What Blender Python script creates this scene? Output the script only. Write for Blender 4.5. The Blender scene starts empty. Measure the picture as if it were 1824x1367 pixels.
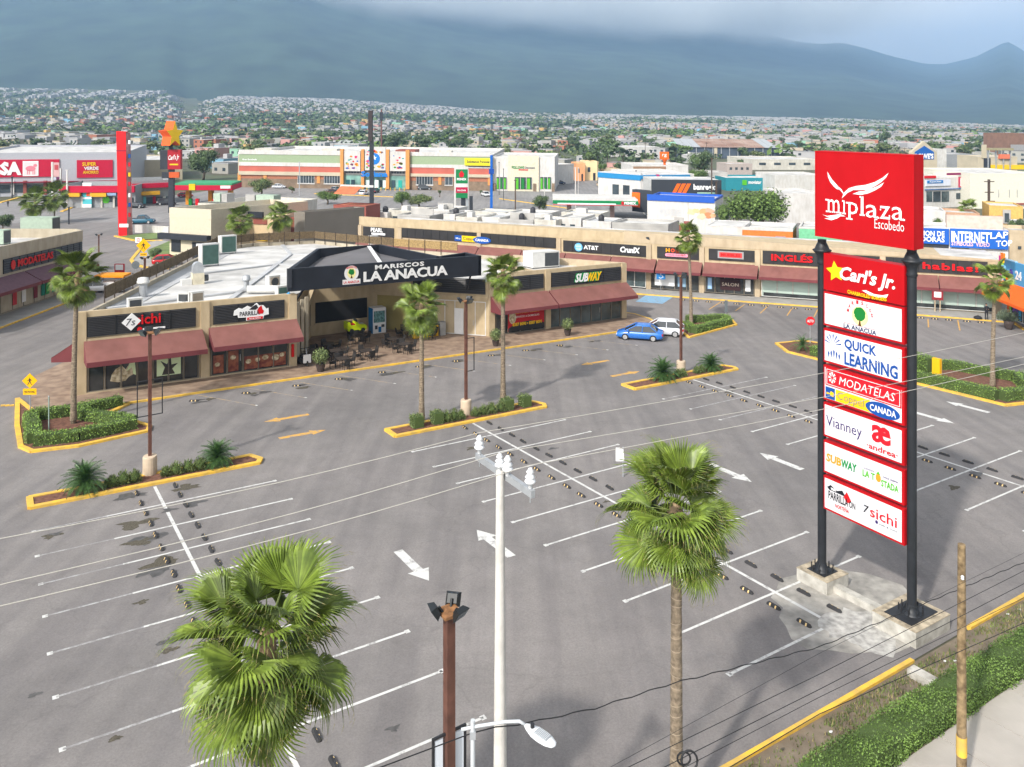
import bpy, bmesh, math, random
from mathutils import Vector, Matrix, Euler, noise
R = random.Random(11)
# ---------------------------------------------------------------- camera
H = 17.0; FP = 1450.0; HY = 205.0
sc = bpy.context.scene
COL = sc.collection
cam_d = bpy.data.cameras.new('camera'); cam = bpy.data.objects.new('camera', cam_d); COL.objects.link(cam)
cam.location = (0, 0, H); cam.rotation_euler = (math.radians(90), 0, 0)
cam_d.sensor_width = 36; cam_d.lens = 36 * FP / 1824; cam_d.shift_y = -(683.5 - HY) / 1824
cam_d.clip_start = 0.5; cam_d.clip_end = 40000
sc.camera = cam
# ---------------------------------------------------------------- world and sun
SUN_AZ = math.radians(215.5); SUN_EL = math.radians(41)
w = bpy.data.worlds.new('World'); sc.world = w; w.use_nodes = True
nt = w.node_tree; bg = nt.nodes['Background']
sky = nt.nodes.new('ShaderNodeTexSky'); sky.sky_type = 'NISHITA'; sky.sun_disc = False
sky.sun_elevation = SUN_EL; sky.sun_rotation = SUN_AZ
sky.air_density = 1.0; sky.dust_density = 3.0; sky.ozone_density = 1.0
hsn = nt.nodes.new('ShaderNodeHueSaturation'); hsn.inputs['Saturation'].default_value = .04   # veiled, overcast sky
nt.links.new(sky.outputs[0], hsn.inputs['Color']); nt.links.new(hsn.outputs[0], bg.inputs[0]); bg.inputs[1].default_value = 0.128
sl = bpy.data.lights.new('sun', 'SUN'); sl.energy = 2.3; sl.angle = math.radians(2.2); sl.color = (1, .94, .86)
so = bpy.data.objects.new('sun', sl); COL.objects.link(so)
sd = Vector((math.sin(SUN_AZ) * math.cos(SUN_EL), math.cos(SUN_AZ) * math.cos(SUN_EL), math.sin(SUN_EL)))
so.rotation_euler = sd.to_track_quat('Z', 'Y').to_euler(); so.location = (-40, -60, 80)
vs = sc.view_settings; vs.view_transform = 'Standard'; vs.look = 'None'; vs.gamma = 1; vs.exposure = .85
vs.use_curve_mapping = False
sc.cycles.max_bounces = 10; sc.cycles.diffuse_bounces = 3; sc.cycles.glossy_bounces = 3; sc.cycles.volume_bounces = 8; sc.cycles.transparent_max_bounces = 8
sc.cycles.use_denoising = True; sc.cycles.caustics_reflective = False; sc.cycles.caustics_refractive = False

# ---------------------------------------------------------------- ground height and pixel rays
GA, GB = -.0091, -71.6 / FP
EDGE = [(-400, 150), (0, 157), (300, 163), (335, 186), (400, 172), (600, 178), (900, 200), (1100, 206), (1500, 214), (1824, 226), (2300, 228)]
def interp(t, x):
    if x <= t[0][0]: return t[0][1]
    for (a, b), (c, d) in zip(t, t[1:]):
        if x <= c: return b + (d - b) * (x - a) / (c - a)
    return t[-1][1]
def g(x, y):
    if y <= 130: ye = y
    elif y >= 190: ye = 160
    else: s = y - 130; ye = 130 + s - s * s / 120
    z = GA * x + GB * ye
    if y > 900:
        px = 912 + FP * x / y; yy = min(y, 2600)
        ze = H + (HY - interp(EDGE, px)) / FP * 2500 - (GA * (px - 912) / FP * 2500)
        z += (ze + 7.9) * max(0, (yy - 900) / 1600) ** 1.5
    return z
def P(px, py, h=0.0):
    p = (px - 912) / FP; q = (HY - py) / FP
    lo, hi = 4.0, 4.0
    def below(Y): return H + q * Y - h < g(p * Y, Y)
    while not below(hi) and hi < 9000: lo = hi; hi *= 1.04
    for _ in range(30):
        m = (lo + hi) / 2
        if below(m): hi = m
        else: lo = m
    return Vector((p * hi, hi, H + q * hi))
class Fr:
    """a street-aligned frame: u along a facade, v behind it, h above the ground there"""
    def __init__(s, o, e, dh=0.0):
        s.o = Vector((o[0], o[1])); s.e = Vector((e[0], e[1])).normalized(); s.n = Vector((-s.e.y, s.e.x)); s.dh = dh
    def __call__(s, u, v, h=0.0):
        q = s.o + s.e * u + s.n * v
        return Vector((q.x, q.y, g(q.x, q.y) + h + (s.dh * max(0, -u))))
    def pf(s, px, py, v=0.0):
        p = (px - 912) / FP; q = (HY - py) / FP
        Y = (s.n.dot(s.o) + v) / (s.n.x * p + s.n.y)
        d = Vector((p * Y, Y)) - s.o; u = d.dot(s.e)
        return u, H + q * Y - g(p * Y, Y) - s.dh * max(0, -u)
    def uv(s, px, py, h=0.0):
        q = P(px, py, h); d = Vector((q.x, q.y)) - s.o
        return d.dot(s.e), d.dot(s.n)
    def ang(s): return math.atan2(s.e.y, s.e.x)
F1 = Fr(P(139, 707), (.839, .544))
_a = P(1160, 517); _b = P(1788, 562)
F2 = Fr(_a, (_b - _a), .0165)
I = lambda x, y, z: Vector((x, y, z))

# ---------------------------------------------------------------- materials
def C(hx, k=1.0):
    r = []
    for i in (1, 3, 5):
        c = int(hx[i:i + 2], 16) / 255
        r.append((c / 12.92 if c <= .04045 else ((c + .055) / 1.055) ** 2.4) * k)
    return tuple(r)
_M = {}
def M(name, col=(.5, .5, .5), rough=.75, var=.12, scale=2.5, metal=0.0, bump=0.0, spec=.4, island=0.0, emit=0.0, col2=None, detail=4, streak=0.0):
    if name in _M: return _M[name]
    if isinstance(col, str): col = C(col)
    if isinstance(col2, str): col2 = C(col2)
    m = bpy.data.materials.new(name); m.use_nodes = True; n = m.node_tree.nodes; L = m.node_tree.links
    b = n['Principled BSDF']; b.inputs['Roughness'].default_value = rough; b.inputs['Metallic'].default_value = metal
    b.inputs['Specular IOR Level'].default_value = spec
    geo = n.new('ShaderNodeNewGeometry')
    nz = n.new('ShaderNodeTexNoise'); nz.inputs['Scale'].default_value = scale; nz.inputs['Detail'].default_value = detail
    L.new(geo.outputs['Position'], nz.inputs['Vector'])
    cr = n.new('ShaderNodeValToRGB'); cr.color_ramp.elements[0].position = .32; cr.color_ramp.elements[1].position = .68
    c1 = tuple(max(0, c * (1 - var)) for c in col); c2 = col2 or tuple(min(1, c * (1 + var)) for c in col)
    cr.color_ramp.elements[0].color = (*c1, 1); cr.color_ramp.elements[1].color = (*c2, 1)
    L.new(nz.outputs['Fac'], cr.inputs['Fac'])
    out = cr.outputs['Color']
    if island:
        hs = n.new('ShaderNodeHueSaturation'); mp = n.new('ShaderNodeMapRange')
        mp.inputs['To Min'].default_value = 1 - island; mp.inputs['To Max'].default_value = 1 + island
        L.new(geo.outputs['Random Per Island'], mp.inputs['Value']); L.new(mp.outputs[0], hs.inputs['Value'])
        L.new(out, hs.inputs['Color']); out = hs.outputs['Color']
    if streak:   # rain streaks and dust: a noise drawn out downwards
        mp = n.new('ShaderNodeMapping'); mp.inputs['Scale'].default_value = (1.3, 1.3, .45); L.new(geo.outputs['Position'], mp.inputs['Vector'])
        n3 = n.new('ShaderNodeTexNoise'); n3.inputs['Scale'].default_value = 1.3; n3.inputs['Detail'].default_value = 6; L.new(mp.outputs[0], n3.inputs['Vector'])
        r3 = n.new('ShaderNodeValToRGB'); r3.color_ramp.elements[0].position = .36; r3.color_ramp.elements[1].position = .6; k3 = 1 - streak * .6
        r3.color_ramp.elements[0].color = (k3, k3 * .98, k3 * .95, 1); r3.color_ramp.elements[1].color = (1, 1, 1, 1); L.new(n3.outputs['Fac'], r3.inputs['Fac'])
        mx = n.new('ShaderNodeMix'); mx.data_type = 'RGBA'; mx.blend_type = 'MULTIPLY'; mx.inputs['Factor'].default_value = 1
        L.new(out, mx.inputs['A']); L.new(r3.outputs['Color'], mx.inputs['B']); out = mx.outputs['Result']
    L.new(out, b.inputs['Base Color'])
    if bump:
        bp = n.new('ShaderNodeBump'); bp.inputs['Strength'].default_value = bump; bp.inputs['Distance'].default_value = .05
        n2 = n.new('ShaderNodeTexNoise'); n2.inputs['Scale'].default_value = scale * 6; n2.inputs['Detail'].default_value = 3
        L.new(geo.outputs['Position'], n2.inputs['Vector']); L.new(n2.outputs['Fac'], bp.inputs['Height']); L.new(bp.outputs[0], b.inputs['Normal'])
    if emit:
        b.inputs['Emission Color'].default_value = (*col, 1); b.inputs['Emission Strength'].default_value = emit
    _M[name] = m
    return m
def flat(hx, rough=.55): return M('paint ' + hx + str(rough), tuple(min(.8, c * .92) for c in C(hx)), rough=rough, var=.04, scale=1.5, spec=.2)

# ---------------------------------------------------------------- mesh builder
class MB:
    def __init__(s): s.v = []; s.f = []; s.m = []; s.mats = []; s.sm = []
    def mi(s, m):
        if m not in s.mats: s.mats.append(m)
        return s.mats.index(m)
    def add(s, vs, fs, m, smooth=False):
        o = len(s.v); s.v += [Vector(v) for v in vs]; k = s.mi(m)
        for f in fs: s.f.append([i + o for i in f]); s.m.append(k); s.sm.append(smooth)
        return s
    def box(s, fn, u0, u1, v0, v1, h0, h1, m):
        vs = [fn(u, v, h) for h in (h0, h1) for u, v in ((u0, v0), (u1, v0), (u1, v1), (u0, v1))]
        return s.add(vs, [(0, 3, 2, 1), (4, 5, 6, 7), (0, 1, 5, 4), (1, 2, 6, 5), (2, 3, 7, 6), (3, 0, 4, 7)], m)
    def prism(s, fn, pts, h0, h1, m, cap=True):
        n = len(pts); vs = [fn(u, v, h0) for u, v in pts] + [fn(u, v, h1) for u, v in pts]
        fs = [(i, (i + 1) % n, n + (i + 1) % n, n + i) for i in range(n)]
        if cap: fs += [tuple(range(n))[::-1], tuple(range(n, 2 * n))]
        return s.add(vs, fs, m)
    def cyl(s, a, b, r0, r1, m, n=8, cap=True, smooth=True):
        a = Vector(a); b = Vector(b); d = (b - a).normalized(); x = d.orthogonal().normalized(); y = d.cross(x)
        vs = [c + (x * math.cos(t) + y * math.sin(t)) * r for c, r in ((a, r0), (b, r1)) for t in [2 * math.pi * (i + .5) / n for i in range(n)]]
        s.add(vs, [(i, (i + 1) % n, n + (i + 1) % n, n + i) for i in range(n)], m, smooth)
        if cap: s.add(vs, [tuple(range(n))[::-1], tuple(range(n, 2 * n))], m)
        return s
    def lathe(s, c, prof, m, n=16, smooth=True):
        c = Vector(c); vs = [c + Vector((r * math.cos(t), r * math.sin(t), z)) for r, z in prof for t in [2 * math.pi * i / n for i in range(n)]]
        k = len(prof)
        s.add(vs, [(j * n + i, j * n + (i + 1) % n, (j + 1) * n + (i + 1) % n, (j + 1) * n + i) for j in range(k - 1) for i in range(n)], m, smooth)
        return s.add(vs[:n] + vs[-n:], [tuple(range(n))[::-1], tuple(range(n, 2 * n))], m)
    def tube(s, pts, r, m, n=5):
        pts = [Vector(p) for p in pts]; k = len(pts); vs = []
        for i, p in enumerate(pts):
            d = (pts[min(i + 1, k - 1)] - pts[max(i - 1, 0)]).normalized()
            x = d.cross(Vector((0, 0, 1))); x = x.normalized() if x.length > 1e-3 else Vector((1, 0, 0)); y = d.cross(x)
            rr = r[i] if isinstance(r, (list, tuple)) else r
            vs += [p + (x * math.cos(2 * math.pi * j / n) + y * math.sin(2 * math.pi * j / n)) * rr for j in range(n)]
        fs = [(i * n + j, i * n + (j + 1) % n, (i + 1) * n + (j + 1) % n, (i + 1) * n + j) for i in range(k - 1) for j in range(n)]
        fs += [tuple(range(n))[::-1], tuple(range((k - 1) * n, k * n))]
        return s.add(vs, fs, m, True)
    def leaf(s, c, d, up, ln, wd, m):
        c = Vector(c); sd_ = d.cross(up)
        if sd_.length < 1e-4: sd_ = Vector((1, 0, 0))
        sd_ = sd_.normalized() * wd * .5
        return s.add([c - d * ln * .5, c + sd_, c + d * ln * .5, c - sd_], [(0, 1, 2, 3)], m)
    def build(s, name, parent=None, loc=None):
        base = parent_loc(parent) if parent else (Vector(loc) if loc is not None else Vector((0, 0, 0)))
        me = bpy.data.meshes.new(name); me.from_pydata([v - base for v in s.v], [], s.f)
        for m in s.mats: me.materials.append(m)
        me.polygons.foreach_set('material_index', s.m); me.polygons.foreach_set('use_smooth', s.sm)
        me.update()
        o = bpy.data.objects.new(name, me); COL.objects.link(o)
        if parent: o.parent = parent
        elif loc is not None: o.location = base
        return o
def parent_loc(p):
    v = Vector((0, 0, 0))
    while p: v += p.location; p = p.parent
    return v
def tag(o, label=None, cat=None, group=None, kind=None):
    if label: o['label'] = label
    if cat: o['category'] = cat
    if group: o['group'] = group
    if kind: o['kind'] = kind
    return o
def thing(name, label, cat, loc=(0, 0, 0), group=None):
    o = bpy.data.objects.new(name, None); COL.objects.link(o); o.location = loc; o.empty_display_size = .3
    return tag(o, label, cat, group)
def kids(o): return [c for c in KID.get(o.name, [])]
KID = {}
def copy_tree(o, parent=None, label=None, loc=None, rot=None, scale=None):
    c = o.copy(); COL.objects.link(c)
    if parent: c.parent = parent
    for ch in list(o.children): copy_tree(ch, c)
    if label: c['label'] = label
    if loc is not None: c.location = loc
    if rot is not None: c.rotation_euler = (0, 0, rot)
    if scale is not None: c.scale = (scale, scale, scale) if not hasattr(scale, '__len__') else scale
    return c
def part(name, parent, fn, dims, m, **k):
    o = MB().box(fn, *dims, m).build(name, parent)
    if k.get('label'): o['label'] = k['label']
    return o
def grp(o, group): o['group'] = group; return o
ORD = ['first', 'second', 'third', 'fourth', 'fifth', 'sixth', 'seventh', 'eighth', 'ninth', 'tenth', 'eleventh', 'twelfth', 'thirteenth',
       'fourteenth', 'fifteenth', 'sixteenth', 'seventeenth', 'eighteenth', 'nineteenth', 'twentieth', 'twenty-first', 'twenty-second', 'twenty-third']

# ---------------------------------------------------------------- lettering
def glyphs(body, bold=0.0, shear=0.0, depth=0.0, res=2, space=1.0):
    cu = bpy.data.curves.new('lettering', 'FONT'); cu.body = body; cu.size = 1; cu.offset = bold; cu.shear = shear
    cu.resolution_u = res; cu.extrude = .5 if depth else 0; cu.space_character = space
    ob = bpy.data.objects.new('lettering', cu); me = bpy.data.meshes.new_from_object(ob)
    V = [v.co.copy() for v in me.vertices]; Fs = [tuple(p.vertices) for p in me.polygons]
    bpy.data.objects.remove(ob); bpy.data.curves.remove(cu); bpy.data.meshes.remove(me)
    return V, Fs
def text(body, fn, W, Hh, m, parent, name='lettering', bold=.01, shear=0.0, depth=0.0, arc=None, split=False, space=1.0, res=2):
    """writes body into the box 0..W by 0..Hh of the surface fn(tx, ty, tz)"""
    V, Fs = glyphs(body, bold, shear, depth, res, space)
    if not V: return None
    x0 = min(v.x for v in V); x1 = max(v.x for v in V); y0 = min(v.y for v in V); y1 = max(v.y for v in V)
    def mp(v):
        tx = (v.x - x0) / (x1 - x0) * W; ty = (v.y - y0) / (y1 - y0) * Hh
        if arc: ty += arc * (1 - ((tx / W) * 2 - 1) ** 2)
        return fn(tx, ty, (v.z + .5) * depth if depth else .006)
    if not split:
        return MB().add([mp(v) for v in V], Fs, m).build(name, parent)
    par = list(range(len(V)))
    def find(a):
        while par[a] != a: par[a] = par[par[a]]; a = par[a]
        return a
    for f in Fs:
        for i in f[1:]: par[find(i)] = find(f[0])
    isl = {}
    for i in range(len(V)): isl.setdefault(find(i), []).append(i)
    spans = sorted([(min(V[i].x for i in s), max(V[i].x for i in s), s) for s in isl.values()], key=lambda t: t[0])
    out = []
    for a, b, s in spans:
        if out and min(b, out[-1][1]) - max(a, out[-1][0]) > .5 * min(b - a, out[-1][1] - out[-1][0]):
            out[-1][1] = max(out[-1][1], b); out[-1][2].extend(s)
        else: out.append([a, b, list(s)])
    for a, b, s in out:
        ix = {v: k for k, v in enumerate(s)}
        MB().add([mp(V[i]) for i in s], [[ix[i] for i in f] for f in Fs if f[0] in ix], m).build('letter', parent)
def shape(pts, fn, m, parent, name, depth=.0, z=.004):
    """a flat printed shape (fan-triangulated by Blender) or a raised one"""
    mb = MB(); n = len(pts)
    if depth:
        vs = [fn(x, y, 0) for x, y in pts] + [fn(x, y, depth) for x, y in pts]
        mb.add(vs, [(i, (i + 1) % n, n + (i + 1) % n, n + i) for i in range(n)] + [tuple(range(n, 2 * n))], m)
    else: mb.add([fn(x, y, z) for x, y in pts], [tuple(range(n))], m)
    return mb.build(name, parent) if name else mb
def ell(cx, cy, rx, ry, n=24, a0=0, a1=2 * math.pi):
    return [(cx + rx * math.cos(a0 + (a1 - a0) * i / n), cy + ry * math.sin(a0 + (a1 - a0) * i / n)) for i in range(n)]
def star(cx, cy, r, rot=math.pi / 2, k=.42, n=5):
    return [(cx + (r if i % 2 == 0 else r * k) * math.cos(rot + math.pi * i / n), cy + (r if i % 2 == 0 else r * k) * math.sin(rot + math.pi * i / n)) for i in range(2 * n)]

WHITE = M('white paint', (.70, .70, .69), rough=.6, var=.04)
BLACK = M('black paint', (.02, .021, .024), rough=.5, var=.2)
YEL = M('yellow kerb paint', (.60, .40, .10), rough=.75, scale=2.2, detail=9, col2=(.84, .50, .05))
STEEL = M('galvanised steel', (.42, .44, .46), rough=.45, var=.1, metal=.4)
# ================================================================ GROUND
def asphalt(name, base, dark):
    m = bpy.data.materials.new(name); m.use_nodes = True; n = m.node_tree.nodes; L = m.node_tree.links; b = n['Principled BSDF']
    b.inputs['Roughness'].default_value = .82; b.inputs['Specular IOR Level'].default_value = .35
    geo = n.new('ShaderNodeNewGeometry')
    def nz(s, d=5, r=.6, dist=0):
        t = n.new('ShaderNodeTexNoise'); t.inputs['Scale'].default_value = s; t.inputs['Detail'].default_value = d; t.inputs['Roughness'].default_value = r
        t.inputs['Distortion'].default_value = dist; L.new(geo.outputs['Position'], t.inputs['Vector']); return t.outputs['Fac']
    def ramp(f, p0, c0, p1, c1):
        t = n.new('ShaderNodeValToRGB'); e = t.color_ramp.elements; e[0].position = p0; e[0].color = (*c0, 1); e[1].position = p1; e[1].color = (*c1, 1)
        L.new(f, t.inputs['Fac']); return t.outputs['Color']
    def mul(a, c, fac=1.0):
        t = n.new('ShaderNodeMix'); t.data_type = 'RGBA'; t.blend_type = 'MULTIPLY'; t.inputs['Factor'].default_value = fac
        L.new(a, t.inputs['A']); L.new(c, t.inputs['B']); return t.outputs['Result']
    c = ramp(nz(.06, 4), .35, dark, .66, base)
    c = mul(c, ramp(nz(.55, 6, .7), .3, (.86, .86, .86), .7, (1.1, 1.1, 1.1)))
    c = mul(c, ramp(nz(14, 3, .8), .3, (.82, .82, .82), .7, (1.12, 1.12, 1.12)))
    c = mul(c, ramp(nz(.35, 7, .75, 1.2), .24, (.74, .74, .75), .34, (1, 1, 1)))
    c = mul(c, ramp(nz(1.7, 5, .8, .4), .25, (.6, .6, .6), .33, (1, 1, 1)), .7)
    mp = n.new('ShaderNodeMapping'); mp.inputs['Rotation'].default_value = (0, 0, .993); mp.inputs['Scale'].default_value = (1, .06, 1); L.new(geo.outputs['Position'], mp.inputs['Vector'])
    st = n.new('ShaderNodeTexNoise'); st.inputs['Scale'].default_value = 1.1; st.inputs['Detail'].default_value = 5; L.new(mp.outputs[0], st.inputs['Vector'])
    c = mul(c, ramp(st.outputs['Fac'], .35, (.86, .86, .87), .6, (1.05, 1.05, 1.04)))
    vp = n.new('ShaderNodeTexVoronoi'); vp.feature = 'F1'; vp.inputs['Scale'].default_value = .33; L.new(geo.outputs['Position'], vp.inputs['Vector'])
    c = mul(c, ramp(vp.outputs['Distance'], .02, (.72, .72, .72), .09, (1, 1, 1)), .35)
    # hairline cracks
    wv = n.new('ShaderNodeTexVoronoi'); wv.feature = 'DISTANCE_TO_EDGE'; wv.inputs['Scale'].default_value = .13; wv.inputs['Randomness'].default_value = 1
    dn = n.new('ShaderNodeTexNoise'); dn.inputs['Scale'].default_value = .7; dn.inputs['Detail'].default_value = 5
    va = n.new('ShaderNodeVectorMath'); va.operation = 'MULTIPLY_ADD'; va.inputs[1].default_value = (3, 3, 0)
    L.new(geo.outputs['Position'], dn.inputs['Vector']); L.new(dn.outputs['Color'], va.inputs[0]); L.new(geo.outputs['Position'], va.inputs[2])
    L.new(va.outputs[0], wv.inputs['Vector'])
    c = mul(c, ramp(wv.outputs['Distance'], .001, (.62, .62, .62), .006, (1, 1, 1)), .32)
    L.new(c, b.inputs['Base Color'])
    bp = n.new('ShaderNodeBump'); bp.inputs['Strength'].default_value = .25; bp.inputs['Distance'].default_value = .02
    L.new(nz(40, 3), bp.inputs['Height']); L.new(bp.outputs[0], b.inputs['Normal'])
    return m
ASPH = asphalt('faded asphalt', (.235, .217, .21), (.185, .174, .17))
ROAD = asphalt('road asphalt', (.28, .27, .265), (.22, .215, .215))
def sheet(name, pts, lift, m, kind='structure', parent=None, label=None):
    """a flat sheet that follows the ground; pts are world x, y"""
    bm = bmesh.new(); vs = [bm.verts.new((x, y, 0)) for x, y in pts]; bm.faces.new(vs)
    ys = [p[1] for p in pts]
    for yc in [130 + 5 * i for i in range(13)]:
        if min(ys) < yc < max(ys):
            bmesh.ops.bisect_plane(bm, geom=bm.verts[:] + bm.edges[:] + bm.faces[:], plane_co=(0, yc, 0), plane_no=(0, 1, 0))
    for v in bm.verts: v.co.z = g(v.co.x, v.co.y) + lift
    bmesh.ops.recalc_face_normals(bm, faces=bm.faces)
    if bm.faces and sum(f.normal.z for f in bm.faces) < 0: bmesh.ops.reverse_faces(bm, faces=bm.faces)
    me = bpy.data.meshes.new(name); bm.to_mesh(me); bm.free(); me.materials.append(m)
    o = bpy.data.objects.new(name, me); COL.objects.link(o)
    if parent: o.parent = parent; me.transform(Matrix.Translation(-parent_loc(parent)))
    if kind: o['kind'] = kind
    if label: o['label'] = label
    return o
def uvs(fr, pts): return [tuple(fr(u, v, 0)[:2]) for u, v in pts]
def pxs(pts): return [tuple(P(x, y)[:2]) for x, y in pts]

DIRT = M('dry scrub earth', (.13, .12, .085), var=.3, scale=.05, col2=(.1, .125, .06), bump=.2)
mb = MB()
rows = [-60, 60, 130] + [135 + 5 * i for i in range(12)] + [220]
for a_, b_ in zip(rows, rows[1:]):
    mb.add([(x, y, g(x, y)) for x, y in ((-3000, a_), (3000, a_), (3000, b_), (-3000, b_))], [(0, 1, 2, 3)], DIRT)
tag(mb.build('ground'), kind='structure')
mb = MB(); ys = [220, 500, 900] + [1000 + 100 * i for i in range(17)]; xs = [-3000 + 60 * i for i in range(101)]
vs = [(x, y, g(x, y)) for y in ys for x in xs]; n_ = len(xs)
mb.add(vs, [(j * n_ + i, j * n_ + i + 1, (j + 1) * n_ + i + 1, (j + 1) * n_ + i) for j in range(len(ys) - 1) for i in range(n_ - 1)], DIRT, True)
tag(mb.build('terrain'), kind='structure')
# mountain: a long wooded range, the right shoulder and the peak nearer, the middle running back into the mist
SKY = [(-500, -75), (500, -68), (640, -50), (700, -34), (760, -20), (900, 0), (1000, 12), (1100, 24), (1200, 36), (1300, 50), (1352, 57), (1412, 73), (1462, 79),
       (1497, 76), (1537, 85), (1587, 100), (1647, 114), (1682, 115), (1737, 102), (1765, 88), (1782, 79), (1800, 74), (1812, 84), (1830, 95), (1900, 102), (2400, 90)]
DIST = [(-500, 4600), (500, 5000), (700, 6200), (900, 7200), (1200, 7200), (1350, 7600), (1500, 8000), (1700, 9000), (1800, 8200), (2400, 8200)]
FOREST = M('wooded mountain slope', (.022, .045, .030), rough=.9, var=.35, scale=.006, detail=8, col2=(.04, .07, .042))
mb = MB(); pxl = [-500 + 14 * i for i in range(208)]; NT = 46; vs = []
for j in range(NT + 1):
    t = j / NT
    for px in pxl:
        Ye = interp(DIST, px); Y = 2450 + (Ye - 2450) * t ** 1.15; x = (px - 912) / FP * Y
        z0 = g((px - 912) / FP * 2450, 2450) - 6; zr = H + (HY - interp(SKY, px)) / FP * Ye
        z = z0 + (zr - z0) * (t ** 1.35)
        k = math.sin(math.pi * min(1, t * 1.02))
        nn = noise.ridged_multi_fractal(Vector((x * .0011, Y * .0004, 3.1)), 1.0, 2.1, 5, 1.0, 2.0)
        z += (nn - 1.1) * 24 * k
        vs.append((x, Y, z))
n_ = len(pxl)
mb.add(vs, [(j * n_ + i, j * n_ + i + 1, (j + 1) * n_ + i + 1, (j + 1) * n_ + i) for j in range(NT) for i in range(n_ - 1)], FOREST, True)
tag(mb.build('mountain'), kind='structure')

tag(sheet('parking_lot', uvs(F1, [(-75, -47.9), (150, -47.9)]) + [(220, 150), (220, 205), (-260, 205), (-260, 60)], .03, ASPH), kind='structure')
sheet('far_parking_lot', pxs([(200, 397), (640, 397), (1190, 397), (1240, 345), (1130, 322), (1000, 322), (880, 334), (560, 332), (420, 334), (300, 350), (0, 360), (-100, 400)]), .06, ROAD)
sheet('street', uvs(F1, [(-60, -80), (120, -80), (120, -54.2), (-60, -54.2)]), .02, ROAD)
EARTH = M('bare earth', (.16, .125, .09), var=.25, scale=1.2, bump=.4, col2=(.22, .18, .13))
CONC = M('pale concrete paving', (.42, .39, .35), var=.1, scale=.8, bump=.15)
sheet('verge', uvs(F1, [(-60, -50.4), (120, -50.4), (120, -48.0), (-60, -48.0)]), .06, EARTH)
# sidewalk by the street: separate slabs with open joints
sw = thing('sidewalk', None, None, F1(15, -52, 0)); sw['kind'] = 'structure'
for i in range(26):
    u = -8 + i * 2.0
    part('slab', sw, F1, (u, u + 1.975, -53.9, -50.45, .0, .13 + R.uniform(-.004, .004)), CONC)
def kerb(fr, pts, label=None, m=YEL, wd=.16, h=.15, parent=None, close=False, seg=3.0):
    """a kerb drawn along pts (u, v): one box per length with fine joints"""
    pts = list(pts) + ([pts[0]] if close else [])
    mb = MB()
    for (a, b), (c, d) in zip(pts, pts[1:]):
        A = Vector((a, b)); B = Vector((c, d)); L_ = (B - A).length; n = max(1, round(L_ / seg)); t = (B - A) / L_; nrm = Vector((-t.y, t.x)) * wd / 2
        for i in range(n):
            p = A + t * (L_ * i / n - .05 * (i == 0)); q = A + t * (L_ * (i + 1) / n - .012 + .05 * (i == n - 1))
            mb.prism(fr, [tuple(p - nrm), tuple(q - nrm), tuple(q + nrm), tuple(p + nrm)], -.05, h + R.uniform(-.003, .003), m)
    return mb
o = kerb(F1, [(-60, -47.95), (20.75, -47.95)]).build('kerb'); o['kind'] = 'structure'
o = kerb(F1, [(24.4, -47.95), (110, -47.95)]).build('kerb'); o['kind'] = 'structure'

# ---------------------------------------------------------------- painted markings
def paint(name, col, wear=.45, sc_=3.0):
    m = bpy.data.materials.new(name); m.use_nodes = True; n = m.node_tree.nodes; L = m.node_tree.links; b = n['Principled BSDF']
    geo = n.new('ShaderNodeNewGeometry'); nz = n.new('ShaderNodeTexNoise'); nz.inputs['Scale'].default_value = sc_; nz.inputs['Detail'].default_value = 8; nz.inputs['Roughness'].default_value = .75
    L.new(geo.outputs['Position'], nz.inputs['Vector'])
    r = n.new('ShaderNodeValToRGB'); e = r.color_ramp.elements; e[0].position = wear - .06; e[1].position = wear + .1
    e[0].color = (.24, .23, .228, 1); e[1].color = (*col, 1); L.new(nz.outputs['Fac'], r.inputs['Fac']); L.new(r.outputs['Color'], b.inputs['Base Color'])
    b.inputs['Roughness'].default_value = .8
    return m
PW = paint('white road paint', (.60, .60, .58), .39); PWF = paint('worn white road paint', (.42, .42, .42), .5)
PY = paint('yellow road paint', (.62, .34, .06), .42); PYF = paint('worn yellow road paint', (.42, .3, .15), .5)
PB = paint('blue road paint', (.2, .38, .55), .4)
LIFT = .036
def line(mb, fr, u0, v0, u1, v1, wd, m):
    A = Vector((u0, v0)); B = Vector((u1, v1)); t = (B - A).normalized(); nr = Vector((-t.y, t.x)) * wd / 2
    mb.add([fr(*p, LIFT) for p in (A - nr, B - nr, B + nr, A + nr)], [(0, 1, 2, 3)], m)
# divider lines and bay lines of the three double rows
DIV = [1.8, 20.45, 39.82]
for di, d in enumerate(DIV):
    v_end = -47.3 if di != 1 else -46.6
    mb = MB(); line(mb, F1, d, -19.15, d, v_end, .15, PW); o = mb.build('divider_line'); o['kind'] = 'structure'
    for k in range(10):
        v = -21.6 - 2.62 * k
        if di == 1 and k == 9: v = -45.1
        for s in (-1, 1):
            mb = MB()
            if di == 1 and k == 9 and s == 1: continue
            a, b = d + s * .08, d + s * 5.38
            mm = PWF if (di == 0 and s < 0) or (di == 2 and k < 3) else PW
            if di == 0 and s < 0:
                line(mb, F1, a, v, a + (b - a) * .45, v, .11, PW); line(mb, F1, a + (b - a) * .45, v, b, v, .1, PWF)
            else: line(mb, F1, a, v, b, v, .11, mm)
            line(mb, F1, b - .1, v, b + .08, v, .2, PW)
            o = mb.build('bay_line'); o['kind'] = 'structure'
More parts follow.
